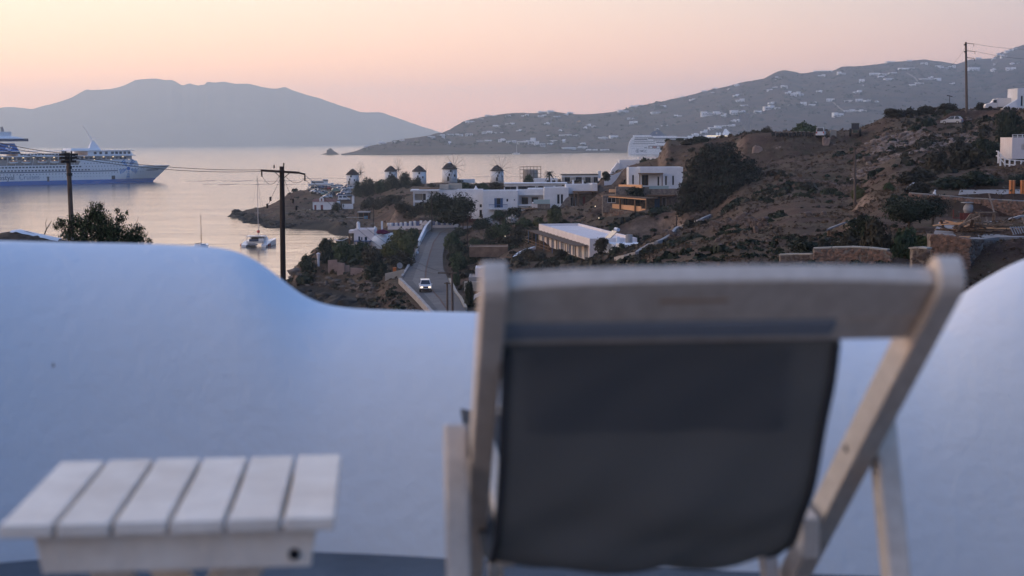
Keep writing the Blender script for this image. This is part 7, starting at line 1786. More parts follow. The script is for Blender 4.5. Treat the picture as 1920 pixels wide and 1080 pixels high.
b = MB(); b.add([(q(1353, 0)[0], 12, q(0, 254.6)[1]), (q(1372, 0)[0], 12, q(0, 254.6)[1]), (q(1361, 0)[0], 14, q(0, 243)[1]), (q(1358, 0)[0], 14, q(0, 243)[1]), (q(1353, 0)[0], 18, q(0, 254.6)[1]), (q(1372, 0)[0], 18, q(0, 254.6)[1]), (q(1361, 0)[0], 16, q(0, 243)[1]), (q(1358, 0)[0], 16, q(0, 243)[1])], [(0, 1, 2, 3), (7, 6, 5, 4), (1, 5, 6, 2), (0, 3, 7, 4), (3, 2, 6, 7)]); b.build('mast', M_SHIPW, lin_)
# a second vessel: only its blue sided funnel shows
p = G(1408, 291); f3 = thing('ferry', 'ferry hidden behind the near ridge, only its white and blue funnel showing, smoking', 'ferry', (p.x, p.y, 0)); k3 = p.y / F
b = MB(); z0, z1 = 28 * k3, 36.5 * k3
b.add([(-9 * k3, -5, z0), (12 * k3, -5, z0), (12 * k3, 5, z0), (-9 * k3, 5, z0), (-6 * k3, -3, z1), (3 * k3, -3, z1), (3 * k3, 3, z1), (-6 * k3, 3, z1)], [(0, 1, 5, 4), (1, 2, 6, 5), (2, 3, 7, 6), (3, 0, 4, 7), (4, 5, 6, 7)]); fu = b.build('funnel', M_SHIPW, f3)
b = MB(); b.add([(3 * k3, -5.15, z0), (11.8 * k3, -5.15, z0), (3 * k3, -3.15, z1), (1 * k3, -3.4, z1 - 1)], [(0, 1, 2, 3)]); b.build('funnel_panel', M_SHIPB, fu)
b = MB(); b.box(-60 * k3, 40 * k3, -9, 9, -1, z0); b.build('hull', M_SHIPW, f3)
ms = bpy.data.materials.new('funnel_smoke'); ms.use_nodes = True; _t = ms.node_tree; _t.nodes.clear(); _o = _t.nodes.new('ShaderNodeOutputMaterial'); _v = _t.nodes.new('ShaderNodeVolumePrincipled'); _v.inputs['Anisotropy'].default_value = 0.8; _v.inputs['Density'].default_value = 0.004; _v.inputs['Color'].default_value = (.95, .9, .88, 1); _t.links.new(_v.outputs[0], _o.inputs['Volume'])
b = MB(); b.tube([(-4 * k3, 0, 37 * k3), (-7 * k3, 1, 50 * k3), (-10 * k3, 3, 64 * k3), (-13 * k3, 5, 76 * k3)], [1.5, 5, 8, 9], 12); tag(b.build('smoke', ms, None, (p.x, p.y, 0)), kind='stuff')
# wakes on the water
def wake(pts, wd, hgt):
    rows = []
    for i, (px, py) in enumerate(pts):
        c = G(px, py); w_ = wd * (0.6 + 0.4 * math.sin(i * 1.7)); rows.append([c + Vector((0, -w_, -.05)), c + Vector((0, -w_ * .35, hgt)), c + Vector((0, w_ * .3, hgt * .9)), c + Vector((0, w_, -.05))])
    return MB().grid([list(reversed(r)) for r in rows])
M_SEA = bpy.data.materials['sea_water']
for pts, wd, hg in (([(px, 346 + .6 * math.sin(px * .11)) for px in range(380, 586, 6)], 1.6, .22), ([(px, 339.5 + .5 * math.sin(px * .09)) for px in range(340, 560, 6)], 1.6, .22), ([(px, 344 - (px - 620) * .06 + .4 * math.sin(px * .2)) for px in range(620, 660, 5)], 1.6, .25), ([(px, 334.5 + .4 * math.sin(px * .1)) for px in range(560, 652, 6)], 1.4, .2), ([(px, 331.5 + .3 * math.sin(px * .1)) for px in range(880, 1050, 6)], 1.4, .2)):
    tag(wake(pts, wd, hg).build('wake', M_SEA, None, smooth=True), kind='stuff')

# ------------------------------------------------------------------ right edge: ridge house, terrace house, walls
def free_site(name, label, cat, px, py, Y, rz=0.0):
    return Site(name, label, cat, px, py, Y, None, rz)
s = free_site('house', 'white ridge house at the right edge with a narrow door and a white ramp wall', 'house', 1908, 208, 300)
s.wall(1907, 1960, 166, 210, 0, 6, holes=[(1913.5, 1917.5, 180, 199, 'g')], parapet=0.3)
b = MB(); poly = [(1878, 209), (1880, 202.5), (1893, 194), (1907, 186), (1907, 209)]
b.add([(s.X(u), y, s.Z(v)) for y in (-0.4, 0.2) for u, v in poly], [tuple(range(5)), tuple(reversed(range(5, 10)))] + [(i, 5 + i, 5 + (i + 1) % 5, (i + 1) % 5) for i in range(5)]); b.build('ramp_wall', M_WHITE, s.o)
s.box(1879, 1912, 201.5, 211.5, -1.2, -0.6, 'low_wall', M_PINK); s.box(1875, 1884, 203, 215, -1.5, -0.5, 'gate_pier', M_BEIGE)
s = free_site('house', 'pinkish white house at the right edge with vertical slit windows above a white fence', 'house', 1897, 296, 205)
s.wall(1897.2, 1960, 258, 298, 0, 5, m=M_PINK, holes=[(1915, 1916.6, 270.5, 281, 'o'), (1918.4, 1920, 270.5, 281, 'o'), (1921.5, 1923, 270.5, 281, 'o')], parapet=0)
for py in (252.5, 255.5): s.box(1897.5, 1958, py, py + .9, 0.1, 0.16, 'roof_rail', M_WHITE)
for px in (1898, 1907, 1916, 1930, 1945): s.box(px, px + 1, 252.5, 258, 0.08, 0.18, 'rail_post', M_WHITE)
fk = 203 / F
fz = thing('fence', 'white painted post and rail fence curving below the slit windowed house', 'fence', P(1884, 315, 203))
fp = [(1868, 283), (1872, 284), (1876, 289), (1884, 298), (1893, 299.5), (1903, 300.5), (1915, 301.5), (1930, 302)]
fpts = [P(u, v, 203 - i * .3) - fz.location for i, (u, v) in enumerate(fp)]
for dz in (0, -0.62):
    for a, c in zip(fpts[:-1], fpts[1:]):
        b = MB(); b.bar(a + Vector((0, 0, dz)), c + Vector((0, 0, dz)), .07, .12); b.build('rail', M_WHITE, fz)
for a in fpts[1:]:
    b = MB(); b.box(a.x - .09, a.x + .09, a.y - .09, a.y + .09, a.z - 1.5, a.z + .08); b.build('post', M_WHITE, fz)

def stone_wall(name, label, pts, hgt, th, n_st, seed, size=0.26, cap=True, m=None, stm=None):
    """dry stone wall along pts [(px, py of its top, distance)], with proud stones on the near face and a flat coping"""
    top = [P(*a) for a in pts]; o0 = top[0].copy()
    rows = []
    for p in top: q = p - o0; rows.append([q + Vector((0, 0, -hgt)), q, q + Vector((0, th, 0)), q + Vector((0, th, -hgt))])
    b = MB(); b.grid([list(reversed(r)) for r in rows]); e = (len(rows) - 1) * 4; b.f += [(0, 1, 2, 3), (e + 3, e + 2, e + 1, e)]
    w = b.build(name, m or M_GREYSTONE, None, o0); tag(w, label, 'wall')
    rg = random.Random(seed); b = MB(); L = [(top[i + 1] - top[i]).length for i in range(len(top) - 1)]
    for _ in range(n_st):
        i = rg.choices(range(len(L)), L)[0]; u = rg.random(); p = top[i].lerp(top[i + 1], u) - o0; a = size * rg.uniform(.5, 1.2)
        b.sphere((p.x, p.y - .02, p.z - rg.uniform(0.02, 1) * min(hgt, 2.6)), a * .55, 5, 3, (1.25, .55, .8), .22, rg)
    tag(b.build('stonework', stm or M_REDSTONE, w), kind='stuff')
    if cap:
        for a, c in zip(top[:-1], top[1:]):
            Lc = (c - a).length; k = max(1, int(Lc / 0.9))
            for i in range(k):
                p = a.lerp(c, i / k) - o0; q = a.lerp(c, (i + .96) / k) - o0; up_ = Vector((0, th / 2, .05 + .02 * rg.random()))
                b = MB(); b.bar(p + up_, q + up_, th + .08, .09); b.build('coping_stone', M_CONC if i % 3 else M_BEIGE, w)
    return w
stone_wall('stone_wall', 'long rust coloured stone terrace wall above the timber pile', [(1706, 363, 150.5), (1760, 367, 150), (1830, 373, 149.5), (1880, 376, 149), (1960, 380, 148)], 2.6, .5, 1300, 5, .34)
stone_wall('stone_wall', 'low pale stone wall at the left end of the near garden wall', [(1463, 480, 100), (1500, 478.5, 99.5), (1527, 478, 99)], 1.4, .45, 150, 6, .2, stm=M_STONE)
stone_wall('stone_wall', 'near garden wall of patchy rust fieldstone running behind the head board', [(1527, 467.5, 98.6), (1562, 466, 98.3), (1598, 465, 98), (1634, 467, 97.4), (1669, 471, 96.8)], 2.0, .5, 620, 7, .22)
stone_wall('stone_wall', 'short plain rounded stone wall left of the big stone bastion', [(1711, 467, 94), (1728, 466, 93.6), (1746, 468, 93.2)], 2.0, .6, 130, 8, .22, stm=M_STONE)
stone_wall('stone_wall', 'large rust and grey fieldstone bastion face below the timber pile', [(1745, 439, 97), (1780, 441.5, 96.4), (1818, 447, 95.8)], 3.4, .8, 620, 9, .27, cap=False)
stone_wall('stone_wall', 'shaded grey stone return wall right of the bastion face', [(1819, 448, 95.9), (1845, 449, 97.5), (1870, 451, 99)], 3.4, .6, 240, 10, .24, cap=False, stm=M_STONE)
stone_wall('stone_wall', 'brown stone retaining wall at the right edge above the white wall curve', [(1871, 451.5, 99.2), (1960, 452, 99.5)], 3.2, .5, 260, 11, .24, cap=False)
b = MB(); c0 = P(1745, 440, 97.8); yard = [P(1746, 440, 97.8), P(1820, 448, 96.6), P(1872, 451, 99.4), P(1965, 452, 99.9), P(1990, 425, 116), P(1900, 418, 119), P(1760, 421, 118)]
zt = 20.72; b.prism([(p.x, p.y) for p in yard], 18, zt); tag(b.build('yard', mat('pale_yard_concrete', (0.30, 0.28, 0.27), 0.9, col2=(0.20, 0.18, 0.17), scale=.7)), kind='structure')
pile_c = P(1828, 436, 104); pile_c.z = zt
pl = thing('timber_pile', 'heap of old roof timbers and planks thrown together on the stone bastion', 'timber pile', pile_c)
rg = random.Random(12); M_PLK = mat('weathered_plank', (0.24, 0.165, 0.115), .85, var=.4, scale=4, objvar=.25)
for i in range(46):
    a = rg.uniform(0, 6.28); r_ = rg.uniform(.2, 2.2); L_ = rg.uniform(1.2, 2.9); d = Vector((math.cos(a), math.sin(a) * .6, 0)); c = Vector((rg.gauss(0, 1.1), rg.gauss(0, .6), rg.uniform(.05, .75)))
    lift = Vector((0, 0, rg.uniform(-.32, .45))); p0_, p1_ = c - d * L_ / 2, c + d * L_ / 2 + lift; p0_.z = max(.06, p0_.z - lift.z * .5); p1_.z = max(.06, p1_.z)
    b = MB(); b.bar(p0_, p1_, rg.uniform(.08, .2), rg.uniform(.04, .09)); b.build('plank', M_PLK if i % 5 else M_OCHRE, pl)
for i in range(6):
    b = MB(); a = i * .5 - 1.2; b.bar((math.sin(a) * 1.1 - .3, .1 * i - .3, .05), (.1 * i - .3, 0, 1.25), .09, .09); b.build('plank', M_PLK, pl)
p = P(1784, 447, 97.6); p.z = zt + .03; lp = thing('plank_stack', 'long flat orange brown boards lying along the edge of the bastion', 'boards', p)
for i in range(4):
    b = MB(); b.bar((-1.2 + i * .12, i * .16, .03 + .03 * i), (1.0 + i * .08, i * .17 - .25, .03 + .03 * i), .14, .035); b.build('plank', M_OCHRE if i % 2 else M_PLK, lp)
mx = thing('cement_mixer', 'old rusty cement mixer with a grey hopper beside the terrace wall', 'mixer', P(1812, 424, 120), R(10)); mx.location = (P(1812, 424, 117).x, 117, 20.74); mx.scale = (.72, .72, .72)
b = MB(); b.lathe([(.25, 0), (.48, .3), (.5, .65), (.36, .95), (.38, 1.0)], n=14, M=Matrix.Translation((0, 0, .9)) @ Matrix.Rotation(R(18), 4, 'Y')); b.build('drum', M_CONC, mx)
b = MB(); b.box(-.55, .5, -.42, -.32, .25, .95); b.box(-.55, .5, .32, .42, .25, .95); b.box(-1.5, -.55, -.06, .06, .4, .5); b.box(-1.5, -1.42, -.06, .06, .4, 1.3); b.build('frame', mat('rusty_red_iron', (.16, .045, .035), .8), mx)
b = MB(); b.box(-.42, .5, -.5, .5, 1.98, 2.06); b.build('cover_sheet', M_CONC, mx)
for y in (-.5, .5):
    b = MB(); b.lathe([(.15, -.06), (.28, -.05), (.28, .05), (.15, .06)], n=12, M=Matrix.Translation((.35, y, .28)) @ Matrix.Rotation(math.pi / 2, 4, 'X')); b.build('wheel', M_TYRE, mx)
tb = thing('work_table', 'plank trestle table standing in front of the terrace wall', 'table', P(1848, 424, 116)); tb.location.z = 20.73
b = MB(); b.box(-.7, .75, -.3, .3, .72, .8); b.build('top', M_PLK, tb)
for x in (-.55, .6):
    for y in (-.22, .22):
        b = MB(); b.box(x - .04, x + .04, y - .04, y + .04, 0, .72); b.build('leg', M_PLK, tb)
b = MB(); lad = P(1866, 414, 144.5); lad.z = 19.75; t = thing('leaning_plank', 'long pale plank leaning against the terrace wall', 'plank', lad)
b.bar((0, 0, 0), (.45, 3.6, 2.2 - .2), .14, .05); b.build('board', M_PLK, t)
b = MB(); rows = []
for i, (u, v) in enumerate(((1866, 428), (1880, 419), (1897, 409), (1915, 404), (1945, 401))):
    c = P(u, v, 112 + i * .4); rows.append([c + Vector((0, 0, -1.9)), c, c + Vector((0, .4, 0)), c + Vector((0, .4, -1.9))])
b.grid([list(reversed(r)) for r in rows]); tag(b.build('ramp_wall', M_CONC), 'dark curved concrete ramp wall rising at the right edge behind the timber', 'wall')
cr = P(1914, 436, 101); cr.z = zt; t = thing('crate', 'tilted white slatted crate on the yard at the right edge', 'crate', cr, R(20))
for i in range(6):
    b = MB(); b.bar((-.5 + i * .2, 0, 0), (-.55 + i * .2, .35, .55), .07, .03, up=(0, 1, 0)); b.build('slat', M_CONC, t)
b = MB(); b.bar((-.6, .02, .06), (.6, .02, .06), .05, .05); b.bar((-.62, .34, .5), (.58, .34, .5), .05, .05); b.build('frame', M_CONC, t)
# gate pillars, the low sun's orange put into their colour
for i, (px, lab) in enumerate(((1894.2, 'left one of the first pair of slender pillars tinted sunset orange above the terrace wall'), (1899.8, 'right one of the first pair of slender pillars tinted sunset orange above the terrace wall'), (1915.2, 'left one of the second pair of sunset tinted pillars, at the picture edge'), (1919.6, 'right one of the second pair of sunset tinted pillars, at the picture edge'))):
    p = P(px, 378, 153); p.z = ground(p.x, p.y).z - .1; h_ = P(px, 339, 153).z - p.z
    t = thing('pillar', lab, 'pillar', p, R(45), 'sunset tinted pillars')
    b = MB(); b.box(-.11, .11, -.11, .11, 0, h_); b.build('shaft', mat('low_sun_orange', (.62, .24, .09), .7, var=.15, scale=3), t)
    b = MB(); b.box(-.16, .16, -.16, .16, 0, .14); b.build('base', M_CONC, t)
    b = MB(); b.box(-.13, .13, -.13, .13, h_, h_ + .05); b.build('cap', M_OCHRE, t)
p = P(1752, 366.5, 151); p.z = ground(p.x, p.y + 1).z + .1
b = MB(); rg = random.Random(4); b.sphere((0, 0, .25), .16, 8, 6, (1, .8, 1.5)); b.sphere((.05, 0, .55), .1, 8, 6); tag(b.build('white_jar', M_WHITE, None, (p.x, p.y, P(1752, 362.5, 151).z - .3)), 'small white jar standing on the coping of the long terrace wall', 'jar')
# pool terrace slab behind the wall
b = MB(); pts = [P(1795, 362, 157), P(1890, 366, 154), P(1975, 366, 152), P(1975, 352, 182), P(1800, 353, 182)]
b.prism([(p.x, p.y) for p in pts], 19, 21.0); tag(b.build('patio', MATS['pale_yard_concrete']), kind='structure')
# white edged path walls on the slopes
def path_wall(label, pts, hgt=.3, th=.16, m=M_CONC):
    rows = []; z_ = None
    for a, c in zip(pts[:-1], pts[1:]):
        for i in range(6):
            u = i / 6; px, py = a[0] + (c[0] - a[0]) * u, a[1] + (c[1] - a[1]) * u
            p = land(px, py + .5, 170); rows.append(p)
    P_ = [np.array(r) for r in rows]; Pn = [P_[0]] + [(P_[i - 1] + P_[i] * 2 + P_[i + 1]) / 4 for i in range(1, len(P_) - 1)] + [P_[-1]]
    b = MB(); g_ = []
    for i, p in enumerate(Pn):
        d = Pn[min(i + 1, len(Pn) - 1)] - Pn[max(i - 1, 0)]; n_ = Vector((d[1], -d[0], 0)).normalized() * th; v = Vector(p)
        g_.append([v - n_ + Vector((0, 0, -1)), v - n_ + Vector((0, 0, hgt)), v + n_ + Vector((0, 0, hgt + .03)), v + n_ + Vector((0, 0, -1))])
    b.grid(g_); tag(b.build('path_wall', m), label, 'wall')
path_wall('pale winding path wall descending the bare slope right of the long house', [(1332, 407), (1310, 417), (1283, 425), (1268, 432), (1255, 447), (1240, 455), (1215, 464), (1195, 477), (1172, 484), (1150, 489)], .45, .18, M_KERBW)
path_wall('short white curved wall left of the long house veranda', [(1003, 467), (985, 472), (972, 479), (962, 488)], .45, .2, M_WHITE)
path_wall('short pale wall at the corner of the dark thicket on the right slope', [(1698, 361), (1708, 352), (1716, 345)], .3, .2, M_CONC)
p0 = P(1555, 428, 128)
b = MB(); rows = [[P(1550, 430, 130), P(1606, 408, 134)], [P(1556, 426, 136), P(1604, 409, 141)]]
b.add([rows[0][0], rows[0][1], rows[1][1], rows[1][0], rows[0][0] - Vector((0, 0, .12)), rows[0][1] - Vector((0, 0, .12)), rows[1][1] - Vector((0, 0, .12)), rows[1][0] - Vector((0, 0, .12))], [(0, 1, 2, 3), (7, 6, 5, 4), (0, 4, 5, 1), (1, 5, 6, 2), (2, 6, 7, 3), (3, 7, 4, 0)])
rf = tag(b.build('lean_to_roof', M_CONC), 'flat grey tin roof of a sunken shed left of the umbrella shaped tree', 'roof')
for a in (P(1556, 428, 131), P(1603, 410, 135)):
    b = MB(); b.box(a.x - .1, a.x + .1, a.y + .3, a.y + .5, a.z - 3.2, a.z - .18); b.build('post', M_BROWNW, rf)
# pale rock slabs of the quarried ledge, larger boulders and litter, each by itself
M_SLAB = mat('pale_quarry_rock', (0.42, 0.31, 0.25), 0.95, col2=(0.25, 0.17, 0.13), scale=.8, detail=6, bump=.6, bscale=3)
def boulder(label, px, py, wpx, hpx, m, seed, Y=None, name='boulder', lean=0.0, depth=.6):
    p = P(px, py, Y) if Y else land(px, py, 150); k = p.y / F; rg = random.Random(seed)
    b = MB(); b.sphere((0, 0, .35), .6, 9, 6, (1, 1, 1), .10, rg)
    sg_ = lambda v, e: math.copysign(abs(v) ** e, v)
    tx, ty = rg.uniform(-.5, .5), rg.uniform(-.3, .3)
    b.v = [(sg_(x / .6, .55) * .5 + tx * (z - .35) + rg.uniform(-.05, .05), sg_(y / .6, .55) * .5 + ty * (z - .35), .35 + sg_((z - .35) / .6, .6) * .6 * (1 + .25 * math.sin(3 * x + seed))) for x, y, z in b.v]
    o = b.build(name, m, None, (p.x, p.y + .1, p.z - .1 * hpx * k)); o.scale = (wpx * k * .95, wpx * k * .95 * depth + .3, hpx * k * 1.1); o.rotation_euler = (0, lean, 0)
    return tag(o, label, 'rock', 'pale rocks of the quarried ledge' if m is M_SLAB else 'loose boulders on the bare slope')
for i, (px, py, wd, hh, ln) in enumerate([(1415, 299, 18, 26, .2), (1428, 302, 12, 34, -.15), (1516, 297, 10, 26, .25), (1527, 300, 8, 28, .3), (1541, 292, 12, 34, .3), (1546, 272, 10, 14, .1), (1566, 296, 18, 24, -.1), (1482, 299, 20, 24, .2), (1500, 300, 14, 18, .1), (1455, 298, 18, 26, .1)]):
    boulder(f'pale jointed rock face block in the quarried ledge, {ORD[i]} counted along it', px, py, wd, hh, M_SLAB, i + 3, 315, lean=ln, depth=.35)
for i, (px, py, wd, hh) in enumerate([(1628, 303, 22, 12), (1638, 300, 14, 10), (1692, 257, 14, 8), (1440, 316, 8, 5), (1418, 437, 10, 12), (1729, 310, 14, 9), (1300, 462, 10, 9), (1345, 468, 10, 10), (1515, 405, 16, 7), (1545, 402, 10, 5), (1760, 288, 9, 5), (1562, 262, 9, 7)]):
    boulder(f'{"pale" if i % 2 == 0 else "grey"} loose boulder on the bare slope, {ORD[i]} of those scattered there', px, py, wd, hh, M_STONE, i + 30)

# stone terraces on the bare slope
for lab, pts, hg, n_ in (('crumbling dry stone terrace wall across the lower bare slope', [(1338, 424, 196), (1370, 421, 197), (1405, 420, 198), (1435, 425, 197)], 1.6, 420), ('low broken dry stone wall on the slope below the big dark tree', [(1225, 433, 236), (1250, 437, 234), (1268, 446, 231)], 1.3, 180), ('ragged stone terrace edge in the middle of the bare slope', [(1460, 345, 258), (1500, 341, 262), (1550, 343, 262), (1610, 350, 258)], 1.2, 420)):
    top = [land(px, py + 6, 170) for px, py, Y in pts]; b = MB(); rg = random.Random(len(lab))
    for _ in range(n_):
        i = rg.randrange(len(top) - 1); q = top[i].lerp(top[i + 1], rg.random()); q.z = ground(q.x, q.y).z; a = rg.uniform(.12, .34)
        b.sphere((q.x + rg.gauss(0, .2), q.y + rg.uniform(-.5, .5), q.z + rg.random() ** 1.5 * hg * .7), a, 5, 3, (1.2, .8, .75), .2, rg)
    w = tag(b.build('terrace_wall', M_STONE), lab, 'wall')

# ------------------------------------------------------------------ the far town: white houses on the hills
M_TOWN = mat('town_white', (0.84, 0.84, 0.85), 0.9, objvar=0.10, spec=0.1)
M_TOWNO = mat('town_ochre', (0.45, 0.26, 0.14), 0.9, spec=0.1)
M_TWIN = mat('town_window', (0.05, 0.055, 0.075), 0.5)
_cube = MB(); _cube.box(-.5, .5, -.5, .5, 0, 1); WIN = _cube.mesh('window', M_TWIN)
A1 = [(290,305,35,15),(390,290,50,22),(460,285,30,14),(510,275,30,12),(690,255,50,14),(745,245,60,16),(800,240,50,12),(860,240,45,18),(925,238,45,22),(798,290,35,22),(1020,278,100,14),(1035,225,65,18),(1100,187,60,16),(1180,172,60,14),(930,160,60,14),(990,142,45,14),(1040,120,35,12),(1080,124,35,10),(1168,127,35,18),(1272,121,45,16),(1385,100,60,12),(1435,97,45,18),(1380,124,55,18),(1475,125,45,18),(1525,114,30,12),(1555,105,40,12),(1410,170,35,18),(1237,214,30,14),(1110,228,60,8),(1488,213,22,12),(1605,160,25,18),(1665,180,30,16),(1645,198,25,20),(1700,190,28,14),(1430,245,50,8),(1520,243,75,20),(1590,245,40,12),(1755,258,60,18),(1828,254,55,20),(1447,278,50,16),(1503,278,40,22),(1430,297,35,12),(1632,295,38,14),(1630,320,60,16),(1550,325,90,14),(1690,335,80,10),(1770,335,60,10),(1128,275,45,25),(1190,280,70,30),(1260,285,80,35),(1305,280,60,42),(1365,298,70,38)]
A2 = [(410,360,95,30),(500,318,70,18),(555,312,60,16),(912,215,45,14),(750,320,55,26),(470,418,65,26),(495,458,75,30),(700,370,110,32),(875,398,70,20),(1000,260,45,20),(1105,185,55,20),(1190,165,45,18),(1175,197,30,10),(1310,172,22,18),(1380,135,45,24),(1330,135,15,10),(1735,73,60,26),(1785,147,60,24),(1665,173,60,24),(1705,155,45,14),(1585,205,25,14),(1820,200,50,30),(1870,215,40,30),(1375,225,50,26),(1410,268,75,36),(1445,310,65,14),(1180,378,215,34),(1265,395,45,36),(1360,370,75,40),(1432,365,50,30),(1480,408,70,24),(1345,440,40,28),(1390,440,50,26),(1335,480,60,22),(1280,480,60,26),(1195,500,110,36),(1100,535,55,38),(1025,560,60,28),(1675,292,50,30),(1660,330,90,40),(1565,366,70,26),(1735,333,65,14),(1825,305,20,10),(225,588,75,24),(330,580,75,28),(58,637,50,18),(55,670,90,20),(150,688,80,12),(240,690,90,12),(760,480,55,12),(695,515,40,22)]
A3 = [(385,418,40,28),(430,415,45,34),(570,290,50,16),(705,275,55,22),(840,327,40,28),(845,358,28,12),(815,400,55,24),(555,397,38,18),(580,260,130,9),(928,282,75,20),(985,282,50,20),(1052,273,55,22),(970,298,40,14),(1025,317,60,16),(1110,248,50,18),(1165,247,55,18),(1155,192,35,14),(1035,199,65,8),(1255,210,50,12),(1350,230,40,14),(1390,238,60,18),(1440,230,50,16),(1590,248,85,26),(1620,172,40,12),(1725,178,28,10),(1790,162,45,18),(1865,112,35,22),(1820,128,50,18),(1765,148,50,16),(1730,212,22,14),(1845,210,30,14),(1720,250,35,18),(1720,265,25,10),(1835,245,70,20),(1885,205,20,10),(1300,314,150,16),(1300,303,30,16),(1225,340,55,16),(1180,355,45,14),(1440,343,35,12),(630,455,55,24),(750,432,45,12),(750,457,60,24),(825,457,50,22),(885,455,50,22),(938,466,35,16),(450,480,45,28),(510,487,45,14),(528,470,22,14),(775,525,115,18),(850,525,45,18),(685,552,70,30)]
TOWN = [(600 + x / 3.31, 180 + y / 3.31, w_ / 3.31, h_ / 3.31) for x, y, w_, h_ in A1] + [(1080 + x / 4.571, 130 + y / 4.571, w_ / 4.571, h_ / 4.571) for x, y, w_, h_ in A2] + [(1380 + x / 3.556, 60 + y / 3.556, w_ / 3.556, h_ / 3.556) for x, y, w_, h_ in A3]
def zone(px):
    for lim, nm in ((760, 'on the far headland tip'), (880, 'on the far headland neck'), (1010, 'by the waterfront hotel'), (1120, 'right of the waterfront hotel'), (1180, 'at the harbour head'), (1260, 'above the liner stern'), (1330, 'left of the hillside block'), (1400, 'beside the hillside block'), (1480, 'under the rounded summit'), (1560, 'right of the rounded summit'), (1640, 'above the parking ledge'), (1720, 'above the rubble ridge'), (1800, 'left of the ridge pole'), (2000, 'right of the ridge pole')):
        if px < lim: return nm
info = []
rt_py = lambda px: np.interp(px, [a for a, b in RIDGE], [b for a, b in RIDGE])
for px, py, wd, hh in TOWN:
    sk = rt_py(px); sh = 288
    u = (py - sk) / max(sh - sk, 1)
    band = 'skyline' if u < .12 else 'upper' if u < .35 else 'middle' if u < .65 else 'lower'
    shape = 'long low' if wd / hh > 4 else 'broad' if wd > 17 else 'tall' if hh > 8 else 'small' if wd < 10 else 'cubic'
    info.append((px, py, wd, hh, shape, band, zone(px)))
from collections import Counter, defaultdict
tot = Counter((i[4], i[5], i[6]) for i in info); seen = defaultdict(int)
ordr = sorted(range(len(info)), key=lambda i: info[i][0]); rank = {}
for i in ordr:
    kx_ = info[i][4:7]; rank[i] = seen[kx_]; seen[kx_] += 1
rg = random.Random(77)
M_TREEF = mat('far_garden_green', (0.030, 0.034, 0.020), .95, col2=(.018, .02, .014), scale=.05)
gx, gy, gz = [], [], []
for i, (px, py, wd, hh, shape, band, zn) in enumerate(info):
    p = far_land(px, py + hh * .45); k = p.y / F; W, H = wd * k * .98, hh * k * .98; D_ = max(7, min(W * .6, 16))
    n_ = tot[(shape, band, zn)]; place = {'skyline': 'on the skyline', 'upper': 'high', 'middle': 'halfway up', 'lower': 'low'}[band]
    col = 'ochre' if i == 30 else 'white'
    lab = f'{shape} {col} house {place} {zn}' + ('' if n_ == 1 else f', {ORD[rank[i]]} from left')
    h = thing('hillside_house', lab, 'house', (p.x, p.y, p.z - .5), R(rg.uniform(-16, 16)), 'white houses on the far hills')
    m_ = M_TOWNO if i == 30 else M_TOWN
    b = MB(); hb0 = H * rg.uniform(.62, .8)
    if W > 16:
        n = max(2, int(W / 13)); x = -W / 2
        for j in range(n):
            w0 = W / n * rg.uniform(.85, 1.0); hj = H if j == rg.randrange(n) or hh < 4.2 else hb0 * rg.uniform(.8, 1.1); y0_ = rg.uniform(-2, 1.5)
            b.box(x, x + w0, y0_, y0_ + D_ + j * .01, -4, hj); x += W / n
    else:
        b.box(-W / 2, W / 2, 0, D_, -4, hb0); q = rg.uniform(-.25, .1) * W; b.box(q, q + W * .5, .6, D_ - .5, hb0 - .01, H)
    b.build('wall', m_, h)
    nw = 0 if wd < 6 else int(wd / 3.0)
    for j in range(min(nw, 9)):
        o = link('window', WIN, h, (-W * .44 + (j + .5) * W * .88 / nw, -.6 if W > 16 else -.02, hb0 * (.18 if j % 2 else .24))); o.scale = (W * .36 / nw, 4.2 if W > 16 else .5, hb0 * .42)
    for _ in range(3): gx.append(p.x + rg.uniform(-W, W) * .9); gy.append(p.y - rg.uniform(-6, 14)); gz.append(0)
# hotel terraces of windows on the waterfront are part of the houses above; the pale quay strip below them
gx = np.array(gx + list(np.random.default_rng(4).uniform(-380, 1500, 2600))); gy_ = np.random.default_rng(5).uniform(3250, 5300, 2600); gy = np.array(list(gy) + list(gy_))
gz = far_h(gx, gy); y0v, yrv, zrv = far_params(gx / gy); mk = (gz > 4) & (gy < yrv * .99) & (gy > y0v)
def big_cloud(name, m, xs, ys_, zs, size, seed):
    V, Q = [], []
    g_ = np.random.default_rng(seed); n = len(xs); f_ = 10
    s = size * np.exp(g_.normal(0, .4, n)); d = g_.normal(size=(n, f_, 3)); d[..., 2] = np.abs(d[..., 2]); d /= np.linalg.norm(d, axis=2)[..., None]
    c = np.stack([xs, ys_, zs], 1)[:, None] + d * s[:, None, None] * np.array([1.6, 1, .75]) * .7
    a = g_.normal(size=d.shape); a /= np.linalg.norm(a, axis=2)[..., None]; a = a * s[:, None, None] * .6; b_ = np.cross(d, a)
    V = np.stack([c - a, c - b_, c + a, c + b_], 2).reshape(-1, 3)
    return tag(link(name, np_mesh(name, V, np.arange(len(V)).reshape(-1, 4), m, False)), kind='stuff')
big_cloud('far_shrubs', M_TREEF, gx[mk], gy[mk], gz[mk], 3.6, 6)
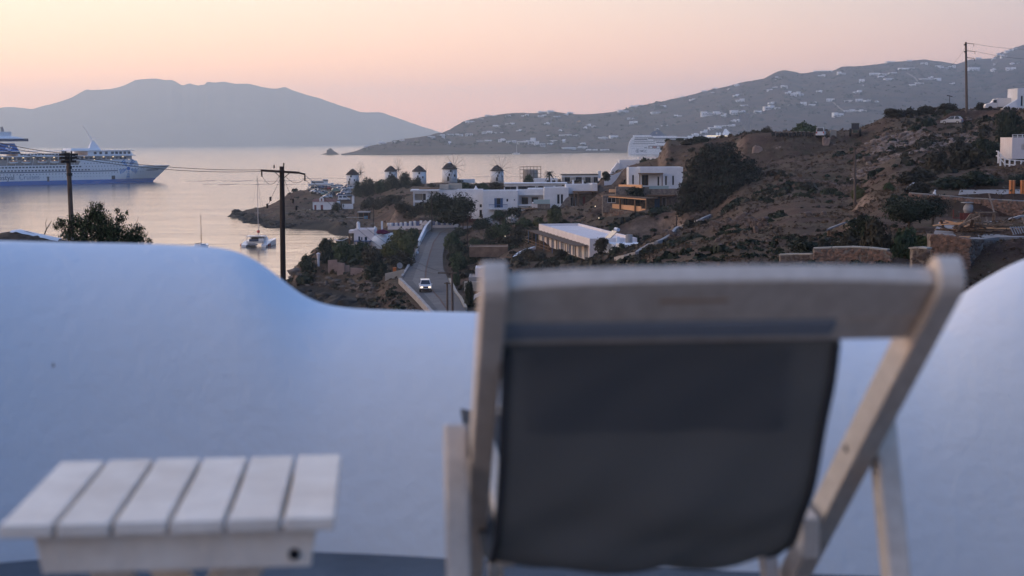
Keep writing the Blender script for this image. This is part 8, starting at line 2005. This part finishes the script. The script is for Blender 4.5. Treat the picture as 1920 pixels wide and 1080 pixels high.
# field walls and tracks on the far hills, thin pale lines
M_TRACK = mat('pale_track', (0.30, 0.24, 0.20), .95)
for lab, pts in (('pale dirt track climbing from the harbour side towards the summit houses', [(1490, 207), (1520, 201), (1545, 196), (1563, 192)]), ('pale track below the long row of cubes', [(1563, 193), (1575, 204), (1590, 213)]), ('pale stone field wall on the slope above the liner', [(1290, 196), (1330, 190), (1372, 186)]), ('pale lane beside the summit hamlet on the right', [(1700, 137), (1715, 146), (1722, 155)])):
    rows = []
    for a, c in zip(pts[:-1], pts[1:]):
        for q in range(8):
            u = q / 8; p = far_land(a[0] + (c[0] - a[0]) * u, a[1] + (c[1] - a[1]) * u); rows.append([p + Vector((-2.2, 0, .7)), p + Vector((2.2, 1.5, 1.3))])
    tag(MB().grid([list(reversed(r)) for r in rows]).build('track', M_TRACK), kind='structure')
b = MB(); rows = []
for px in range(640, 1182, 6): p = G(px, 289.2); y0_ = float(far_params(np.array(p.x / p.y))[0]); rows.append([Vector((p.x / p.y * (y0_ - 26), y0_ - 26, -.5)), Vector((p.x / p.y * (y0_ - 24), y0_ - 24, 2.2)), Vector((p.x / p.y * (y0_ - 4), y0_ - 4, 3.0))])
b.grid([list(reversed(r)) for r in rows]); tag(b.build('far_shore', mat('far_shore_rock', (.06, .05, .046), .95, var=.4, scale=.03)), kind='structure')
# small lamps already lit near the houses
for i, (px, py, Y, lab) in enumerate(((1160, 473, 238, 'red lit lamp glowing beside the end of the long pinkish house'), (947, 444, 300, 'tiny lit garden lamp in the shrubs below the balcony house'), (841, 404.5, 346, 'tiny lit lamp against the dark trees by the road top'), (1116, 388, 310, 'tiny lit lamp beside the paved court of the stone wing'), (1123, 410, 300, 'tiny lit lamp at the foot of the terraced house wall'), (797, 384.5, 402, 'tiny lit lamp on the framed hotel'))):
    p = P(px, py, Y); t = thing('garden_lamp', lab, 'lamp', p)
    m_ = M_LITS if i else mat('red_lamp_glow', (.9, .25, .12), .4, emit=(1, .22, .08), estr=10)
    b = MB(); b.sphere((0, 0, .12), .07 if i else .12, 8, 5); b.build('globe', m_, t); b = MB(); b.tube([(0, 0, -.6), (0, 0, .03)], .03, 5); b.build('stem', M_IRON, t)
